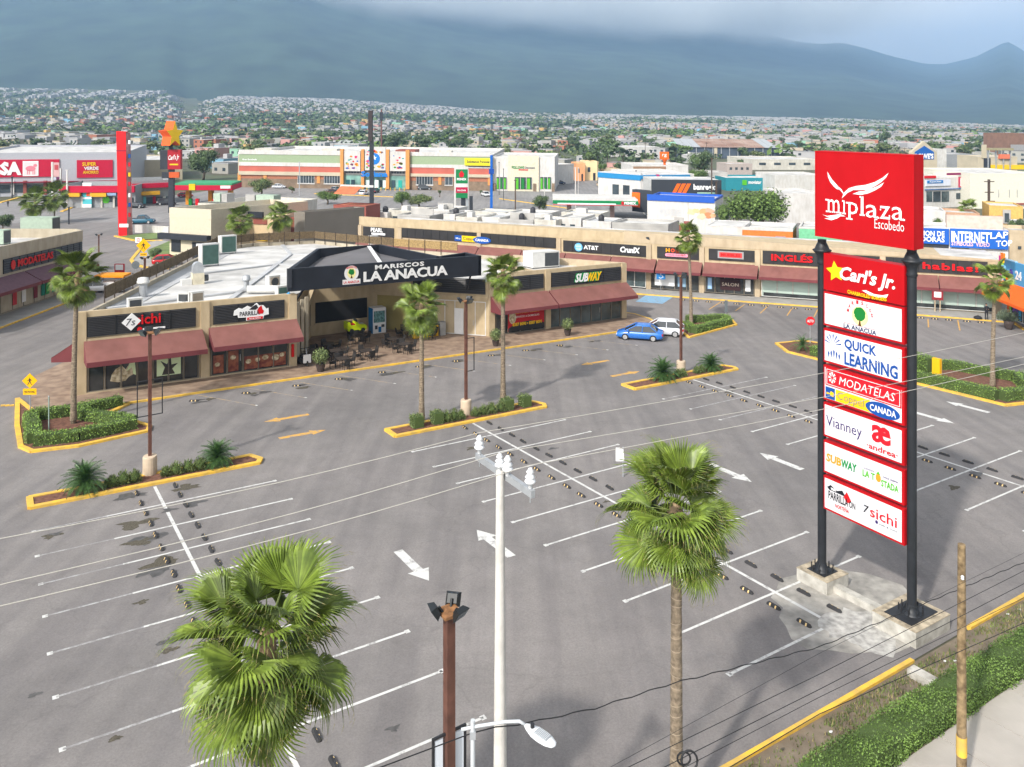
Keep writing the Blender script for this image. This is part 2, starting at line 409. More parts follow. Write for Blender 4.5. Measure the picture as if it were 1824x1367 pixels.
# further rows beyond the third divider
for k in range(8):
    mb = MB(); line(mb, F1, 58.2, -38.5 - 2.62 * k, 63.5, -38.5 - 2.62 * k, .11, PW); o = mb.build('bay_line'); o['kind'] = 'structure'
def arrow(u, v, du, dv, L_, m, label=None, fr=F1, head=.95, wd=.42, hw=.95):
    t = Vector((du, dv)).normalized(); n = Vector((-t.y, t.x)); c = Vector((u, v)); a = c - t * L_ / 2; b = c + t * L_ / 2; k = b - t * head
    pts = [a - n * wd / 2, k - n * wd / 2, k - n * hw / 2, b, k + n * hw / 2, k + n * wd / 2, a + n * wd / 2]
    mb = MB(); mb.add([fr(*p, LIFT) for p in pts], [(0, 1, 5, 6), (2, 3, 4), ], m); o = mb.build('painted_arrow'); o['kind'] = 'structure'; return o
for u, v, s in ((9.4, -33.2, -1), (13.25, -33.3, 1), (28.2, -33.3, -1), (31.9, -33.6, 1), (46.8, -33.8, -1), (51.05, -33.8, 1)):
    arrow(u, v, 0, s, 2.9, PW)
for u, v, s in ((10.8, -12.05, -1), (10.7, -15.5, 1), (36.6, -11.3, -1), (36.5, -15.2, 1)):
    arrow(u, v, s, 0, 2.9, PY, wd=.38, hw=.85)
# angled bays in front of the near shops
k = 0; u = 6.9
mb = MB()
while u < 44:
    line(mb, F1, u, -3.7, u + 2.95, -8.4, .1, PYF); u += 3.38
    line(mb, F1, u - .45, -8.3, u - .35, -8.5, .16, PW)
o = mb.build('angled_bay_lines'); o['kind'] = 'structure'
mb = MB()
for (a, b), (c, d) in (((1285, 538), (1263, 552)), ((1326.6, 543), (1309.5, 555)), ((1369, 545), (1354, 559)), ((1412, 548), (1402, 563)), ((1456.6, 552), (1450, 565.5)), ((1500, 556), (1496, 569)),
                     ((1545, 559), (1544, 573)), ((1600, 564), (1602, 578)), ((1653, 569), (1654, 584)), ((1706, 571), (1709.7, 589.5))):
    A = F1.uv(a, b); B = F1.uv(c, d); line(mb, F1, *A, *B, .13, PY)
o = mb.build('far_bay_lines'); o['kind'] = 'structure'
q = [F1.uv(*p) for p in ((1150, 527), (1199, 530), (1180, 542), (1132, 538))]
mb = MB(); mb.add([F1(*p, LIFT) for p in q], [(0, 1, 2, 3)], PB); o = mb.build('blue_accessible_bay'); o['kind'] = 'structure'
# crossing studs at the left edge
mb = MB()
for px_ in (5, 13, 21): c = F1.uv(px_, 724); mb.box(F1, c[0] - .12, c[0] + .12, c[1] - .12, c[1] + .12, .03, .09, YEL)
tag(mb.build('road_studs'), kind='structure')
# stains, leaf litter and puddle marks: irregular thin sheets on the asphalt
def blob(fr, u, v, ru, rv, m, lift, n=18, rag=.35, seed=0):
    rr = random.Random(seed); ph = rr.uniform(0, 6); pts = []
    for i in range(n):
        t = 2 * math.pi * i / n; k = 1 + rag * (math.sin(3 * t + ph) * .5 + rr.uniform(-.6, .6)); pts.append(fr(u + ru * k * math.cos(t), v + rv * k * math.sin(t), lift))
    c = fr(u, v, lift)
    return MB().add([c] + pts, [(0, 1 + i, 1 + (i + 1) % n) for i in range(n)], m)
STAIN = M('oil stain', (.085, .082, .08), var=.25, scale=5, rough=.6); LITTER = M('leaf litter', (.085, .075, .055), var=.4, scale=14, rough=.95)
SEED = 0
spots = [(F1.uv(355, 715), .9, .3), (F1.uv(448, 702), .8, .3), (F1.uv(537, 689), .7, .28), (F1.uv(612, 676), .9, .35), (F1.uv(690, 665), .95, .4), (F1.uv(756, 655), .8, .3), (F1.uv(822, 644), .8, .3),
         (F1.uv(880, 636), .6, .3), (F1.uv(943, 626), .8, .3), (F1.uv(1003, 618), .7, .25), (F1.uv(1053, 610), .7, .25)]
for (uv_, ru, rv) in spots:
    SEED += 1
    for q in range(3):
        o = blob(F1, uv_[0] + R.uniform(-.3, .9), uv_[1] + R.uniform(-.6, .3), ru * R.uniform(.3, .8), rv * R.uniform(.5, 1), (STAIN, LITTER)[q % 2], .034 + .003 * q, seed=SEED * 7 + q).build('oil_stain'); o['kind'] = 'stuff'
for (px_, py_, r_) in ((232, 885, .8), (240, 935, .9), (262, 962, .8), (248, 968, .6), (300, 910, .4), (330, 870, .7), (345, 898, .6), (285, 1005, .9), (275, 1020, .7), (90, 957, .45), (100, 952, .3), (250, 1075, .3), (310, 1140, .5), (300, 1160, .3),
                       (430, 1230, .5), (1080, 895, .2), (700, 1300, .25), (840, 800, .4), (985, 800, .3), (1300, 700, .5), (1330, 706, .3), (1700, 870, .4), (1740, 846, .5), (205, 1318, .2), (60, 1240, .2), (1135, 820, .3), (1485, 760, .4)):
    SEED += 1; c = F1.uv(px_, py_)
    o = blob(F1, *c, r_ * .85, r_ * .5, LITTER if SEED % 2 else STAIN, .034 + .0007 * (SEED % 6), seed=SEED, rag=.6).build('oil_stain'); o['kind'] = 'stuff'
# ================================================================ NEAR SHOPS
CREAM = M('cream stucco', (.50, .40, .255), streak=.22, var=.07, scale=.9, bump=.1)
CREAM2 = M('pale cream stucco', (.47, .38, .26), streak=.2, var=.08, scale=.7, bump=.1)
CREAM3 = M('grey cream stucco', (.42, .37, .28), streak=.22, var=.08, scale=.7, bump=.1)
SLAT = M('dark louvre slat', (.028, .027, .028), rough=.5, var=.2, scale=1)
SLATBACK = M('dark louvre backing', (.014, .014, .015), rough=.8)
AWN = M('wine awning cloth', (.20, .082, .070), streak=.16, rough=.85, var=.14, scale=.5)
AWN2 = M('wine awning valance', (.15, .035, .04), rough=.85, var=.1, scale=.5)
ROOFW = M('white coated roof', (.46, .45, .43), rough=.8, var=.2, scale=.35, detail=6, col2=(.66, .65, .63))
ROOFG = M('grey weathered roof', (.44, .45, .46), rough=.8, var=.2, scale=.3, detail=6)
def glassmat(name, col, rough=.12):
    return M(name, col, rough=rough, var=.5, scale=.7, spec=.6)
GLASS = glassmat('dark shop glass', (.03, .034, .035)); GLASSB = glassmat('bluish glass', (.06, .085, .09)); GLASSP = M('frosted pale window film', (.42, .52, .46), rough=.4, var=.08, scale=.4)
MULL = M('bronze window frame', (.17, .15, .12), rough=.5); MULW = M('pale window frame', (.6, .6, .58), rough=.5)
PLAZA = M('brown stamped paving', (.26, .175, .125), var=.25, scale=1.4, bump=.2, col2=(.34, .25, .18))
TILE = M('sidewalk concrete', (.33, .32, .30), var=.12, scale=.8, bump=.1)
def louvre(parent, fr, u0, u1, h0, h1, v=0.0, n=9):
    """a dark fascia panel: backing, and each horizontal slat a part"""
    part('backing', parent, fr, (u0, u1, v - .06, v + .02, h0, h1), SLATBACK)
    fr_ = MB()
    st = (h1 - h0) / n; first = None
    for i in range(n):
        mb = MB(); z = h0 + i * st + st * .12
        fr_ = [fr(u0 + .03, v - .13, z), fr(u1 - .03, v - .13, z), fr(u1 - .03, v - .065, z + st * .7), fr(u0 + .03, v - .065, z + st * .7),
               fr(u0 + .03, v - .10, z - .01), fr(u1 - .03, v - .10, z - .01)]
        mb.add(fr_, [(0, 1, 2, 3), (0, 4, 5, 1), (4, 3, 2, 5), (0, 3, 4), (1, 5, 2)], SLAT); mb.build('slat', parent)
def ribs(parent, fr, u0, u1, h0, h1, v=0.0, step=1.6):
    u = u0 + step
    while u < u1 - .3: part('slat_post', parent, fr, (u - .03, u + .03, v - .15, v - .06, h0 + .02, h1 - .02), SLATBACK); u += step
def awning(parent, fr, u0, u1, hi, lo, v0, out, val=.34, sides=True):
    mb = MB(); a = [fr(u0, v0, hi), fr(u1, v0, hi), fr(u1, v0 - out, lo + val), fr(u0, v0 - out, lo + val)]
    b_ = [p - Vector((0, 0, .05)) for p in a]
    mb.add(a + b_, [(0, 3, 2, 1), (4, 5, 6, 7), (0, 1, 5, 4), (1, 2, 6, 5), (3, 0, 4, 7)], AWN)
    o = mb.build('awning', parent)
    mb = MB()
    mb.box(fr, u0, u1, v0 - out - .03, v0 - out, lo, lo + val, AWN2)
    for u in (u0, u1 - .03):
        if sides: mb.add([fr(u, v0 - .01, hi - .02), fr(u, v0 - out, lo + val), fr(u, v0 - out, lo), fr(u, v0 - .01, lo)] + [fr(u + .03, v0 - .01, hi - .02), fr(u + .03, v0 - out, lo + val), fr(u + .03, v0 - out, lo), fr(u + .03, v0 - .01, lo)],
                         [(0, 1, 2, 3), (7, 6, 5, 4), (0, 4, 5, 1), (2, 6, 7, 3), (1, 5, 6, 2), (3, 7, 4, 0)], AWN2)
    mb.build('valance', o)
def storefront(parent, fr, u0, u1, h0, h1, n, v=0.0, glass=GLASS, frame=MULL, door=(), fw=.07):
    """a glazed front: each pane a part, the frame one part per bar"""
    st = (u1 - u0) / n
    for i in range(n):
        part('pane', parent, fr, (u0 + i * st + fw, u0 + (i + 1) * st - fw, v + .06, v + .09, h0 + fw, h1 - fw), glass)
    for i in range(n + 1): part('window_bar', parent, fr, (u0 + i * st - fw / 2, u0 + i * st + fw / 2, v, v + .12, h0 + fw, h1 - fw), frame)
    part('window_sill', parent, fr, (u0 - fw / 2, u1 + fw / 2, v, v + .13, h0, h0 + fw), frame); part('window_head', parent, fr, (u0 - fw / 2, u1 + fw / 2, v, v + .13, h1 - fw, h1), frame)
    for i in door:
        mb = MB(); a = u0 + i * st + st * .8; mb.box(fr, a, a + .04, v - .05, v - .01, h0 + .9, h0 + 1.4, STEEL); mb.build('handle', parent)

F1p = lambda u, v, h=0: F1(u, v, h)
# --- pavement round the shops, plaza slab and yellow kerb
wk = sheet('shop_walk', uvs(F1, [(-2.9, -3.55), (46.5, -3.45), (52.3, -1.4), (53.0, 2.5), (46, 15), (33, 42), (20, 43), (-2.6, 6.5)]), .13, PLAZA)
o = kerb(F1, [(2.7, -3.62), (15.6, -3.58), (29.5, -3.5), (46.4, -3.52)], wd=.2).build('kerb'); o['kind'] = 'structure'
o = kerb(F1, [(46.5, -3.5), (51.5, -2.6), (52.6, -.5), (53, 2.5), (47, 14)], wd=.2).build('kerb'); o['kind'] = 'structure'
# --- the near shopping building
sh = thing('shopping_building', 'low cream shop building with wine awnings and a white roof round the restaurant plaza', 'building', F1(25, 10, 0))
RZ = 5.15; PZ = 5.85
plan = [(0, 0), (15.2, 0), (15.4, 2.0), (17.6, 5.0), (19.8, 9.3), (26.2, 9.6), (33.9, 1.05), (50.7, 1.35), (44.3, 12.7), (36.2, 26.6), (31, 40.2), (23, 40.6), (18.2, 38)]
mb = MB(); mb.prism(F1, plan, 0, RZ, CREAM, cap=False); n_ = len(plan)
wall = mb.build('wall', sh)
# white roof as separate lengths with raised seams
mb = MB(); mb.add([F1(u, v, RZ) for u, v in plan], [tuple(range(n_))], ROOFW); rf = mb.build('roof', sh)
mb = MB()
for (a, b) in (((9.6, .4), (20.5, 22)), ((20.5, 22), (24.5, 30)), ((2.2, 4), (14, 7)), ((20.5, 22), (31, 13)), ((24.5, 30), (35, 22)), ((12, 19), (20.5, 22)), ((24.5, 30), (26.5, 39.5))):
    A = Vector(a); B = Vector(b); t = (B - A).normalized(); q = Vector((-t.y, t.x)) * .22
    mb.prism(F1, [tuple(A - q), tuple(B - q), tuple(B + q), tuple(A + q)], RZ, RZ + .16, ROOFG)
mb.build('roof_seam', rf)
# grey gutter strip along the left rear edge
mb = MB(); mb.prism(F1, [(.45, .9), (17.9, 37.3), (16.0, 37.8), (16.6, 34.5)][:2] + [(20.2, 37.2), (2.6, .9)], RZ + .01, RZ + .05, ROOFG); mb.build('gutter', rf)
# parapets
def wallrun(name, parent, fr, pts, h0, h1, th, m, close=False):
    pts = list(pts) + ([pts[0]] if close else [])
    for (a, b), (c, d) in zip(pts, pts[1:]):
        A = Vector((a, b)); B = Vector((c, d)); t = (B - A).normalized(); q = Vector((-t.y, t.x)) * th
        mb = MB(); mb.prism(fr, [tuple(A), tuple(B), tuple(B + q), tuple(A + q)], h0, h1, m); mb.build(name, parent)
wallrun('parapet', sh, F1, [(-.04, -.04), (15.26, -.04)], RZ - .02, PZ, .34, CREAM)
wallrun('parapet', sh, F1, [(33.9, 1.0), (50.76, 1.31)], RZ - .02, PZ + .03, .34, CREAM)
wallrun('parapet', sh, F1, [(50.76, 1.68), (44.35, 12.7)], RZ - .02, PZ, .3, CREAM2)
wallrun('parapet', sh, F1, [(44.3, 12.75), (36.2, 26.6), (31, 40.2), (23, 40.6), (18.2, 38.0), (.1, .5)], RZ - .02, RZ + .42, .25, CREAM3)
part('parapet', sh, F1, (39.1, 39.4, 1.5, 9.0, RZ, PZ), CREAM)
# vertical pilasters on the front
for u, v in ((-.12, 0), (8.1, 0), (14.75, 0), (33.85, 1.0), (40.35, 1.12), (50.2, 1.3)):
    part('pilaster', sh, F1, (u, u + .62, v - .14, v + .05, .1, PZ - .03), CREAM)
# ledge over the awnings
part('ledge', sh, F1, (.5, 8.1, -.1, 0, 3.72, 3.95), CREAM); part('ledge', sh, F1, (8.75, 14.75, -.1, 0, 3.72, 3.95), CREAM)
# louvred fascia panels: sign boards of each shop
louvre(sh, F1, .55, 7.75, 4.05, 5.45, v=-.02, n=12)
louvre(sh, F1, 9.0, 14.4, 4.05, 5.45, v=-.02, n=12)
FR3 = Fr(F1(33.9, 1.0)[:2], F1(50.7, 1.32)[:2] - F1(33.9, 1.0)[:2] if False else (Vector(F1(50.7, 1.32)[:2]) - Vector(F1(33.9, 1.0)[:2])))
louvre(sh, FR3, .6, 6.25, 4.1, 5.5, v=-.02, n=8)
louvre(sh, FR3, 7.2, 16.2, 4.1, 5.5, v=-.02, n=8)
ribs(sh, FR3, 7.2, 16.2, 4.1, 5.5, step=2.2); ribs(sh, FR3, .6, 6.25, 4.1, 5.5, step=2.0)
ribs(sh, F1, .55, 7.75, 4.05, 5.45, v=-.02, step=1.8); ribs(sh, F1, 9.0, 14.4, 4.05, 5.45, v=-.02, step=1.8)
# side return with dark panel
FS = Fr(F1(0, 0)[:2], Vector(F1(6, 12.5)[:2]) - Vector(F1(0, 0)[:2]))
part('side_panel', sh, FS, (.5, 3.2, .0, .12, 4.1, 5.4), SLATBACK)
# awnings
awning(sh, F1, .35, 8.2, 3.8, 2.35, -.14, 1.75); awning(sh, F1, 8.65, 15.35, 3.85, 2.4, -.14, 1.7)
mb = MB()
FSb = Fr(F1(-.06, .3)[:2], Vector(F1(2.2, 5.2)[:2]) - Vector(F1(0, .3)[:2]))
class Mir:
    def __init__(s, fr): s.fr = fr
    def __call__(s, u, v, h): return s.fr(u, -v, h)
awning(sh, Mir(FSb), .0, 3.6, 3.8, 2.35, -.02, 1.6)
awning(sh, FR3, .1, 6.65, 3.85, 2.4, -.14, 1.75); awning(sh, FR3, 6.8, 16.9, 3.85, 2.4, -.14, 1.75)
# shop fronts
storefront(sh, F1, .6, 7.95, .2, 3.0, 7, v=-.1, door=(3,))
storefront(sh, F1, 8.85, 14.7, .2, 3.0, 5, v=-.1, door=(1,))
part('plinth', sh, F1, (.5, 15.0, -.16, 0, .1, .22), CREAM2)
storefront(sh, FR3, 6.9, 16.2, .15, 3.0, 7, v=-.1, door=(4,), glass=GLASSB); storefront(sh, FR3, .7, 6.3, .15, 3.0, 4, v=-.1)
# side windows (left end)
storefront(sh, Mir(FS), .6, 5.5, .2, 2.9, 3, v=-.03)
# posters on the glass (pictures as flat prints)
PINK = M('poster red', (.26, .05, .045), rough=.4, var=.5, scale=3, col2=(.34, .12, .06)); FOODY = M('poster food', (.55, .42, .2), rough=.4, var=.5, scale=5, col2=(.75, .68, .5)); LIME = flat('#d7ecc0', .4)
def poster(parent, fr, u0, u1, h0, h1, m, v=-.045, name='poster'): return part(name, parent, fr, (u0, u1, v - .012, v, h0, h1), m)
for a, b, c, d in ((1.95, 2.45, 1.2, 1.9),):
    pass
po = shape([(2.0, .8), (2.1, 1.25), (2.35, 1.6), (2.75, 1.8), (3.0, 1.5), (3.25, 1.9), (3.6, 1.7), (3.55, 1.1), (3.2, .95), (3.0, .7), (2.5, .65)], lambda x, y, z: F1(x, -.05 - z, y), FOODY, sh, 'poster')
shape([(3.05, 1.35), (3.25, 1.9), (3.6, 1.95), (3.68, 1.0), (3.5, 1.1), (3.4, 1.6)], lambda x, y, z: F1(x, -.056 - z, y), LIME, sh, 'poster')
poster(sh, F1, 5.05, 6.7, .7, 2.3, LIME)
shape([(5.4, .75), (5.6, 1.3), (5.3, 1.8), (5.75, 1.5), (6.0, 2.1), (6.05, 1.45), (6.5, 1.5), (6.1, 1.15), (6.3, .75)], lambda x, y, z: F1(x, -.062 - z, y), GLASS, sh, 'poster')
poster(sh, F1, 4.15, 4.4, 2.0, 2.3, WHITE); poster(sh, F1, 7.3, 7.6, 2.1, 2.4, WHITE)
poster(sh, F1, 9.0, 9.75, .35, 1.7, PINK); poster(sh, F1, 10.1, 10.85, .35, 1.9, PINK); poster(sh, F1, 11.3, 14.5, .35, 1.35, PINK)
for i, (u, h_, r_) in enumerate(((9.3, 1.0, .2), (10.45, 1.4, .22), (11.6, .95, .22), (12.3, 1.0, .2), (12.9, 1.1, .24), (13.7, 1.0, .3), (14.2, 1.15, .2))):
    shape(ell(u, h_, r_, r_ * .8, 12), lambda x, y, z: F1(x, -.06 - z, y), FOODY, sh, 'poster')
GRN = flat('#2fa84f', .4)
shape(ell(12.9, 2.3, .22, .2, 10), lambda x, y, z: F1(x, -.06 - z, y), GRN, sh, 'poster'); shape(ell(13.5, 2.35, .28, .2, 10), lambda x, y, z: F1(x, -.06 - z, y), GRN, sh, 'poster')
# --- recessed plaza: band of dark louvres, windows, doors, stair
R1 = Fr(F1(19.8, 9.3)[:2], Vector(F1(26.2, 9.6)[:2]) - Vector(F1(19.8, 9.3)[:2]))
R0 = Fr(F1(15.4, 2.0)[:2], Vector(F1(19.8, 9.3)[:2]) - Vector(F1(15.4, 2.0)[:2]))
R2 = Fr(F1(26.2, 9.6)[:2], Vector(F1(33.9, 1.05)[:2]) - Vector(F1(26.2, 9.6)[:2]))
part('window', sh, R1, (.4, 5.6, -.04, 0, 1.3, 3.2), SLATBACK); part('window_sill', sh, R1, (.3, 5.7, -.12, 0, 1.15, 1.3), CREAM)
part('window', sh, R0, (4.2, 8.1, -.04, 0, 1.2, 3.3), SLATBACK)
part('window', sh, R0, (1.3, 3.8, -.04, 0, 3.4, 5.0), GLASSB)
OCH = M('ochre inside wall', (.30, .24, .08), var=.15, scale=.5); GRW = M('greenish glass wall', (.25, .29, .24), rough=.25, var=.2, scale=.6)
part('back_wall', sh, R2, (.3, 4.2, -.03, 0, .15, 3.4), OCH)
louvre(sh, R2, 4.0, 11.2, 4.0, 5.4, v=-.02, n=7)
part('ledge', sh, R2, (0, 11.4, -.1, 0, 3.55, 3.75), CREAM)
storefront(sh, R2, 6.2, 11.2, .15, 3.3, 5, v=-.04, glass=GRW, frame=MULW, door=(3,))
part('glass_door', sh, R2, (8.2, 9.1, -.2, -.12, .2, 2.6), WHITE)
for t_ in range(3): part('stair_beam', sh, F1, (15.6 + .7 * t_, 15.85 + .7 * t_, .6 + t_, .9 + t_, .2, 5.0), CREAM3)
mb = MB(); mb.add([F1(15.5, 1.1, 2.0), F1(18.9, 6.8, 4.6), F1(18.9, 6.8, 5.1), F1(15.5, 1.1, 2.6), F1(15.8, .9, 2.0), F1(19.2, 6.6, 4.6), F1(19.2, 6.6, 5.1), F1(15.8, .9, 2.6)],
    [(0, 1, 2, 3), (7, 6, 5, 4), (3, 2, 6, 7), (0, 4, 5, 1), (1, 5, 6, 2), (0, 3, 7, 4)], CREAM); mb.build('stair_rail', sh)
# --- black restaurant canopy
NAVY = M('black canopy cladding', (.012, .015, .022), rough=.55, var=.25, scale=.6); CROOF = M('grey canopy membrane', (.13, .125, .13), rough=.8, var=.14, scale=.4)
A_ = F1.uv(564, 444.5, 7.8); B_ = F1.uv(677, 437, 7.8); C_ = F1.uv(782, 458, 7.8)
cp = [(14.6, -.3), (32.3, -.3), (32.3, 2.6), C_, B_, A_]
cn = thing('restaurant_canopy', 'big black wedge-shaped canopy lettered in white over the restaurant plaza', 'canopy', F1(23, 5, 5.5))
edges = list(zip(cp, cp[1:] + cp[:1]))
for i, ((a, b), (c, d)) in enumerate(edges):
    A = Vector((a, b)); B = Vector((c, d)); t = (B - A).normalized(); q = Vector((-t.y, t.x)) * .3
    mb = MB(); mb.prism(F1, [tuple(A), tuple(B), tuple(B + q), tuple(A + q)], 6.08 if i < 2 else 6.4, 7.88, NAVY); mb.build('fascia', cn)
mb = MB(); cpi = [(14.95, .02), (31.98, .02), (31.98, 2.5), (C_[0] - .3, C_[1] - .2), (B_[0] - .2, B_[1] - .3), (A_[0] + .3, A_[1] - .3)]
top = (23.4, .1); ridge = ((22.6, .2), ((A_[0] + B_[0]) / 2 + 1, B_[1] - .5))
mb.add([F1(*p, 7.0) for p in cpi] + [F1(22.8, .05, 7.35), F1((A_[0] + B_[0]) / 2 + 2, B_[1] - .4, 7.75)], [(0, 6, 7, 5), (6, 1, 2, 3), (6, 3, 4, 7), (5, 7, 4)], CROOF)
mb.build('membrane', cn)
mb = MB(); mb.add([F1(22.65, .05, 7.42), F1(23.1, .05, 7.42), F1((A_[0] + B_[0]) / 2 + 2.2, B_[1] - .4, 7.82), F1((A_[0] + B_[0]) / 2 + 1.8, B_[1] - .4, 7.82)], [(0, 1, 2, 3)], WHITE); mb.build('ridge_strip', cn)
mb = MB(); mb.prism(F1, [(14.9, .1), (32, .1), (32, 2.3), (C_[0] - .4, C_[1] - .5), (B_[0] - .3, B_[1] - .6), (A_[0] + .4, A_[1] - .6)], 6.45, 6.5, M('canopy soffit', (.13, .11, .08))); mb.build('soffit', cn)
mb = MB(); mb.cyl(F1(14.9, .15, 5.9), F1(14.1, .4, 5.35), .12, .1, M('blue tarp', (.05, .3, .6)), 6); mb.build('blue_end', cn)
for a, b in (((16.2, .3), (15.7, 1.8)), ((31.6, .3), (31.9, 1.6))):
    mb = MB(); mb.cyl(F1(*a, 6.3), F1(*b, 4.6), .1, .1, NAVY, 6); mb.build('brace', cn)
fc = lambda x, y, z: F1(x, -.31 - z, y)
def onf(fn, px, py): return fn.pf(px, py, -.3)
u0, h0 = F1.pf(647.5, 502, -.3); u1, h1 = F1.pf(797, 474, -.3)
hL0 = F1.pf(648, 503, -.3)[1]; hL1 = F1.pf(648, 484.5, -.3)[1]; hR0 = F1.pf(797, 490, -.3)[1]; sl_ = (hR0 - hL0) / (u1 - u0)
text('LA ANACUA', lambda x, y, z: fc(u0 + x, hL0 + y + sl_ * x, z), u1 - u0, hL1 - hL0, WHITE, cn, bold=.03, shear=0, depth=.06, split=True, space=.95)
u0b, _ = F1.pf(668, 480, -.3); u1b, _ = F1.pf(755, 470, -.3)
hM0 = F1.pf(668, 480.5, -.3)[1]; hM1 = F1.pf(668, 472.5, -.3)[1]
text('MARISCOS', lambda x, y, z: fc(u0b + x, hM0 + y + sl_ * x, z), u1b - u0b, hM1 - hM0, WHITE, cn, bold=.03, depth=.05, split=True, space=1.15)
uL, _ = F1.pf(626, 495, -.3)
RED = flat('#d3202a', .4); DKG = flat('#1f7a35', .4); TRK = flat('#5a3a20', .4); YLW = flat('#f3e7a0', .4)
def tree_logo(parent, fn, cx, cy, s, txt=True):
    shape(ell(cx, cy + .1 * s, .5 * s, .5 * s, 28), fn, WHITE, parent, 'logo_disc', z=.008)
    mb = MB(); mb.add([fn(x, y, .012) for x, y in ((cx - .62 * s, cy - .62 * s), (cx + .62 * s, cy - .62 * s), (cx + .62 * s, cy - .3 * s), (cx - .62 * s, cy - .3 * s))], [(0, 1, 2, 3)], WHITE); mb.build('logo_band', parent)
    shape(ell(cx, cy + .1 * s, .3 * s, .34 * s, 20), fn, YLW, parent, 'logo_halo', z=.016)
    rr = random.Random(4)
    shape([(cx + (.2 + .03 * rr.uniform(-1, 1)) * s * math.cos(t), cy + .18 * s + (.2 + .03 * rr.uniform(-1, 1)) * s * math.sin(t)) for t in [2 * math.pi * i / 22 for i in range(22)]], fn, DKG, parent, 'logo_tree', z=.022)
    shape([(cx - .08 * s, cy - .24 * s), (cx + .08 * s, cy - .24 * s), (cx + .02 * s, cy - .05 * s), (cx - .02 * s, cy - .05 * s)], fn, TRK, parent, 'logo_trunk', z=.024)
    if txt:
        text('LA ANACUA', lambda x, y, z: fn(cx - .55 * s + x, cy - .56 * s + y, .03), 1.1 * s, .17 * s, RED, parent, bold=.02)
        text('MARISCOS', lambda x, y, z: fn(cx - .35 * s + x, cy + .36 * s + y, .03), .7 * s, .13 * s, RED, parent, arc=.09 * s, bold=.02)
tree_logo(cn, fc, uL, 7.05, 1.25)
# --- fascia signs: each board on the louvres is a thing of its own
def sgn(label, loc): return thing('shop_sign', label, 'sign', loc)
WT = flat('#eef0f2', .4); SRED = flat('#cf1d22', .4)
f1s = lambda x, y, z: F1(x, -.16 - z, y)
s1 = sgn('white diamond and red lettered sign of the corner shop behind the street lamp', F1(3, -.2, 4.7))
shape([(2.72, 4.85), (3.32, 4.25), (3.98, 4.9), (3.38, 5.5)], f1s, WT, s1, 'diamond', depth=.08)
text('7s', lambda x, y, z: F1(2.98 + x, -.25 - z, 4.62 + y), .62, .5, flat('#3b3f46'), s1, bold=.0, shear=.2)
text('sichi', lambda x, y, z: f1s(3.6 + x, 4.62 + y, z), 1.7, .72, SRED, s1, bold=.015, depth=.06, split=True)
shape(ell(3.9, 4.28, .17, .17, 12), f1s, SRED, s1, 'dot', depth=.05); part('strip', s1, F1, (4.1, 5.6, -.22, -.16, 4.2, 4.32), WT)
s2 = sgn('white cut-out grill house sign with a red flame and dark letters', F1(11.8, -.2, 4.7))
shape([(10.45, 4.6), (10.5, 4.95), (10.85, 5.15), (11.1, 5.05), (11.5, 5.25), (11.8, 5.1), (12.2, 5.42), (12.4, 5.2), (12.7, 5.2), (12.95, 4.9), (13.1, 4.95), (13.12, 4.45), (12.75, 4.4), (12.7, 4.15), (11.4, 4.12), (11.4, 4.38), (10.8, 4.4), (10.75, 4.62)], f1s, WT, s2, 'board', depth=.06)
text('PARRILLA', lambda x, y, z: F1(10.9 + x, -.235 - z, 4.5 + y), 1.5, .34, BLACK, s2, bold=.02)
shape([(12.3, 4.55), (12.2, 4.8), (12.35, 5.05), (12.55, 5.2), (12.62, 4.9), (12.75, 4.75), (12.65, 4.55)], lambda x, y, z: F1(x, -.235 - z, y), SRED, s2, 'flame')
shape([(11.6, 4.95), (11.9, 5.2), (12.15, 5.3), (12.3, 5.05), (12.1, 4.9)], lambda x, y, z: F1(x, -.235 - z, y), BLACK, s2, 'hill')
part('strip', s2, F1, (11.45, 12.65, -.245, -.225, 4.17, 4.36), SRED)
text('NORTEÑA', lambda x, y, z: F1(11.6 + x, -.25 - z, 4.21 + y), .9, .12, WT, s2, bold=.02)
s3 = sgn('slanted white, yellow and green sandwich shop sign at the right end of the near building', FR3(11.5, -.2, 4.8))
fr3s = lambda x, y, z: FR3(x, -.17 - z, y)
GR2 = flat('#138a4a', .4); YW2 = flat('#f6c21c', .4)
text('SUBWAY', lambda x, y, z: FR3(9.95 + x, -.165 - z, 4.3 + y), 3.55, .98, GR2, s3, bold=.085, shear=.35, depth=.03)
text('SUB', lambda x, y, z: fr3s(10.02 + x, 4.36 + y, z + .05), 1.72, .86, WT, s3, bold=.03, shear=.35, depth=.03, split=True)
text('WAY', lambda x, y, z: fr3s(11.62 + x, 4.36 + y, z + .05), 1.85, .86, YW2, s3, bold=.03, shear=.35, depth=.03, split=True)
# red banner beside the plaza
bn = thing('banner', 'wide red banner with yellow lettering standing against the shop front beside the plaza', 'banner', F1(37, .6, .2))
bf = lambda x, y, z: FR3(2.0 + x, -.22 - z, .35 + y)
part('cloth', bn, FR3, (2.0, 6.2, -.22, -.19, .35, 2.75), flat('#b8232b', .6))
text('SUCURSAL ESCOBEDO', lambda x, y, z: bf(.9 + x, 1.95 + y, .01), 2.6, .2, WT, bn); text('DESAYUNOS Y COMIDAS', lambda x, y, z: bf(.8 + x, 1.6 + y, .01), 2.8, .2, YW2, bn)
text('SERVICIO A DOMICILIO', lambda x, y, z: bf(.8 + x, 1.22 + y, .01), 2.8, .18, WT, bn); text('8387 8090 • 8387 8091', lambda x, y, z: bf(.5 + x, .45 + y, .012), 3.4, .32, YW2, bn, bold=.04)
shape([(.0, .0), (4.2, .0), (4.2, .5), (2.5, .85), (.9, .75), (0, .3)], bf, BLACK, bn, 'wave', z=.005)
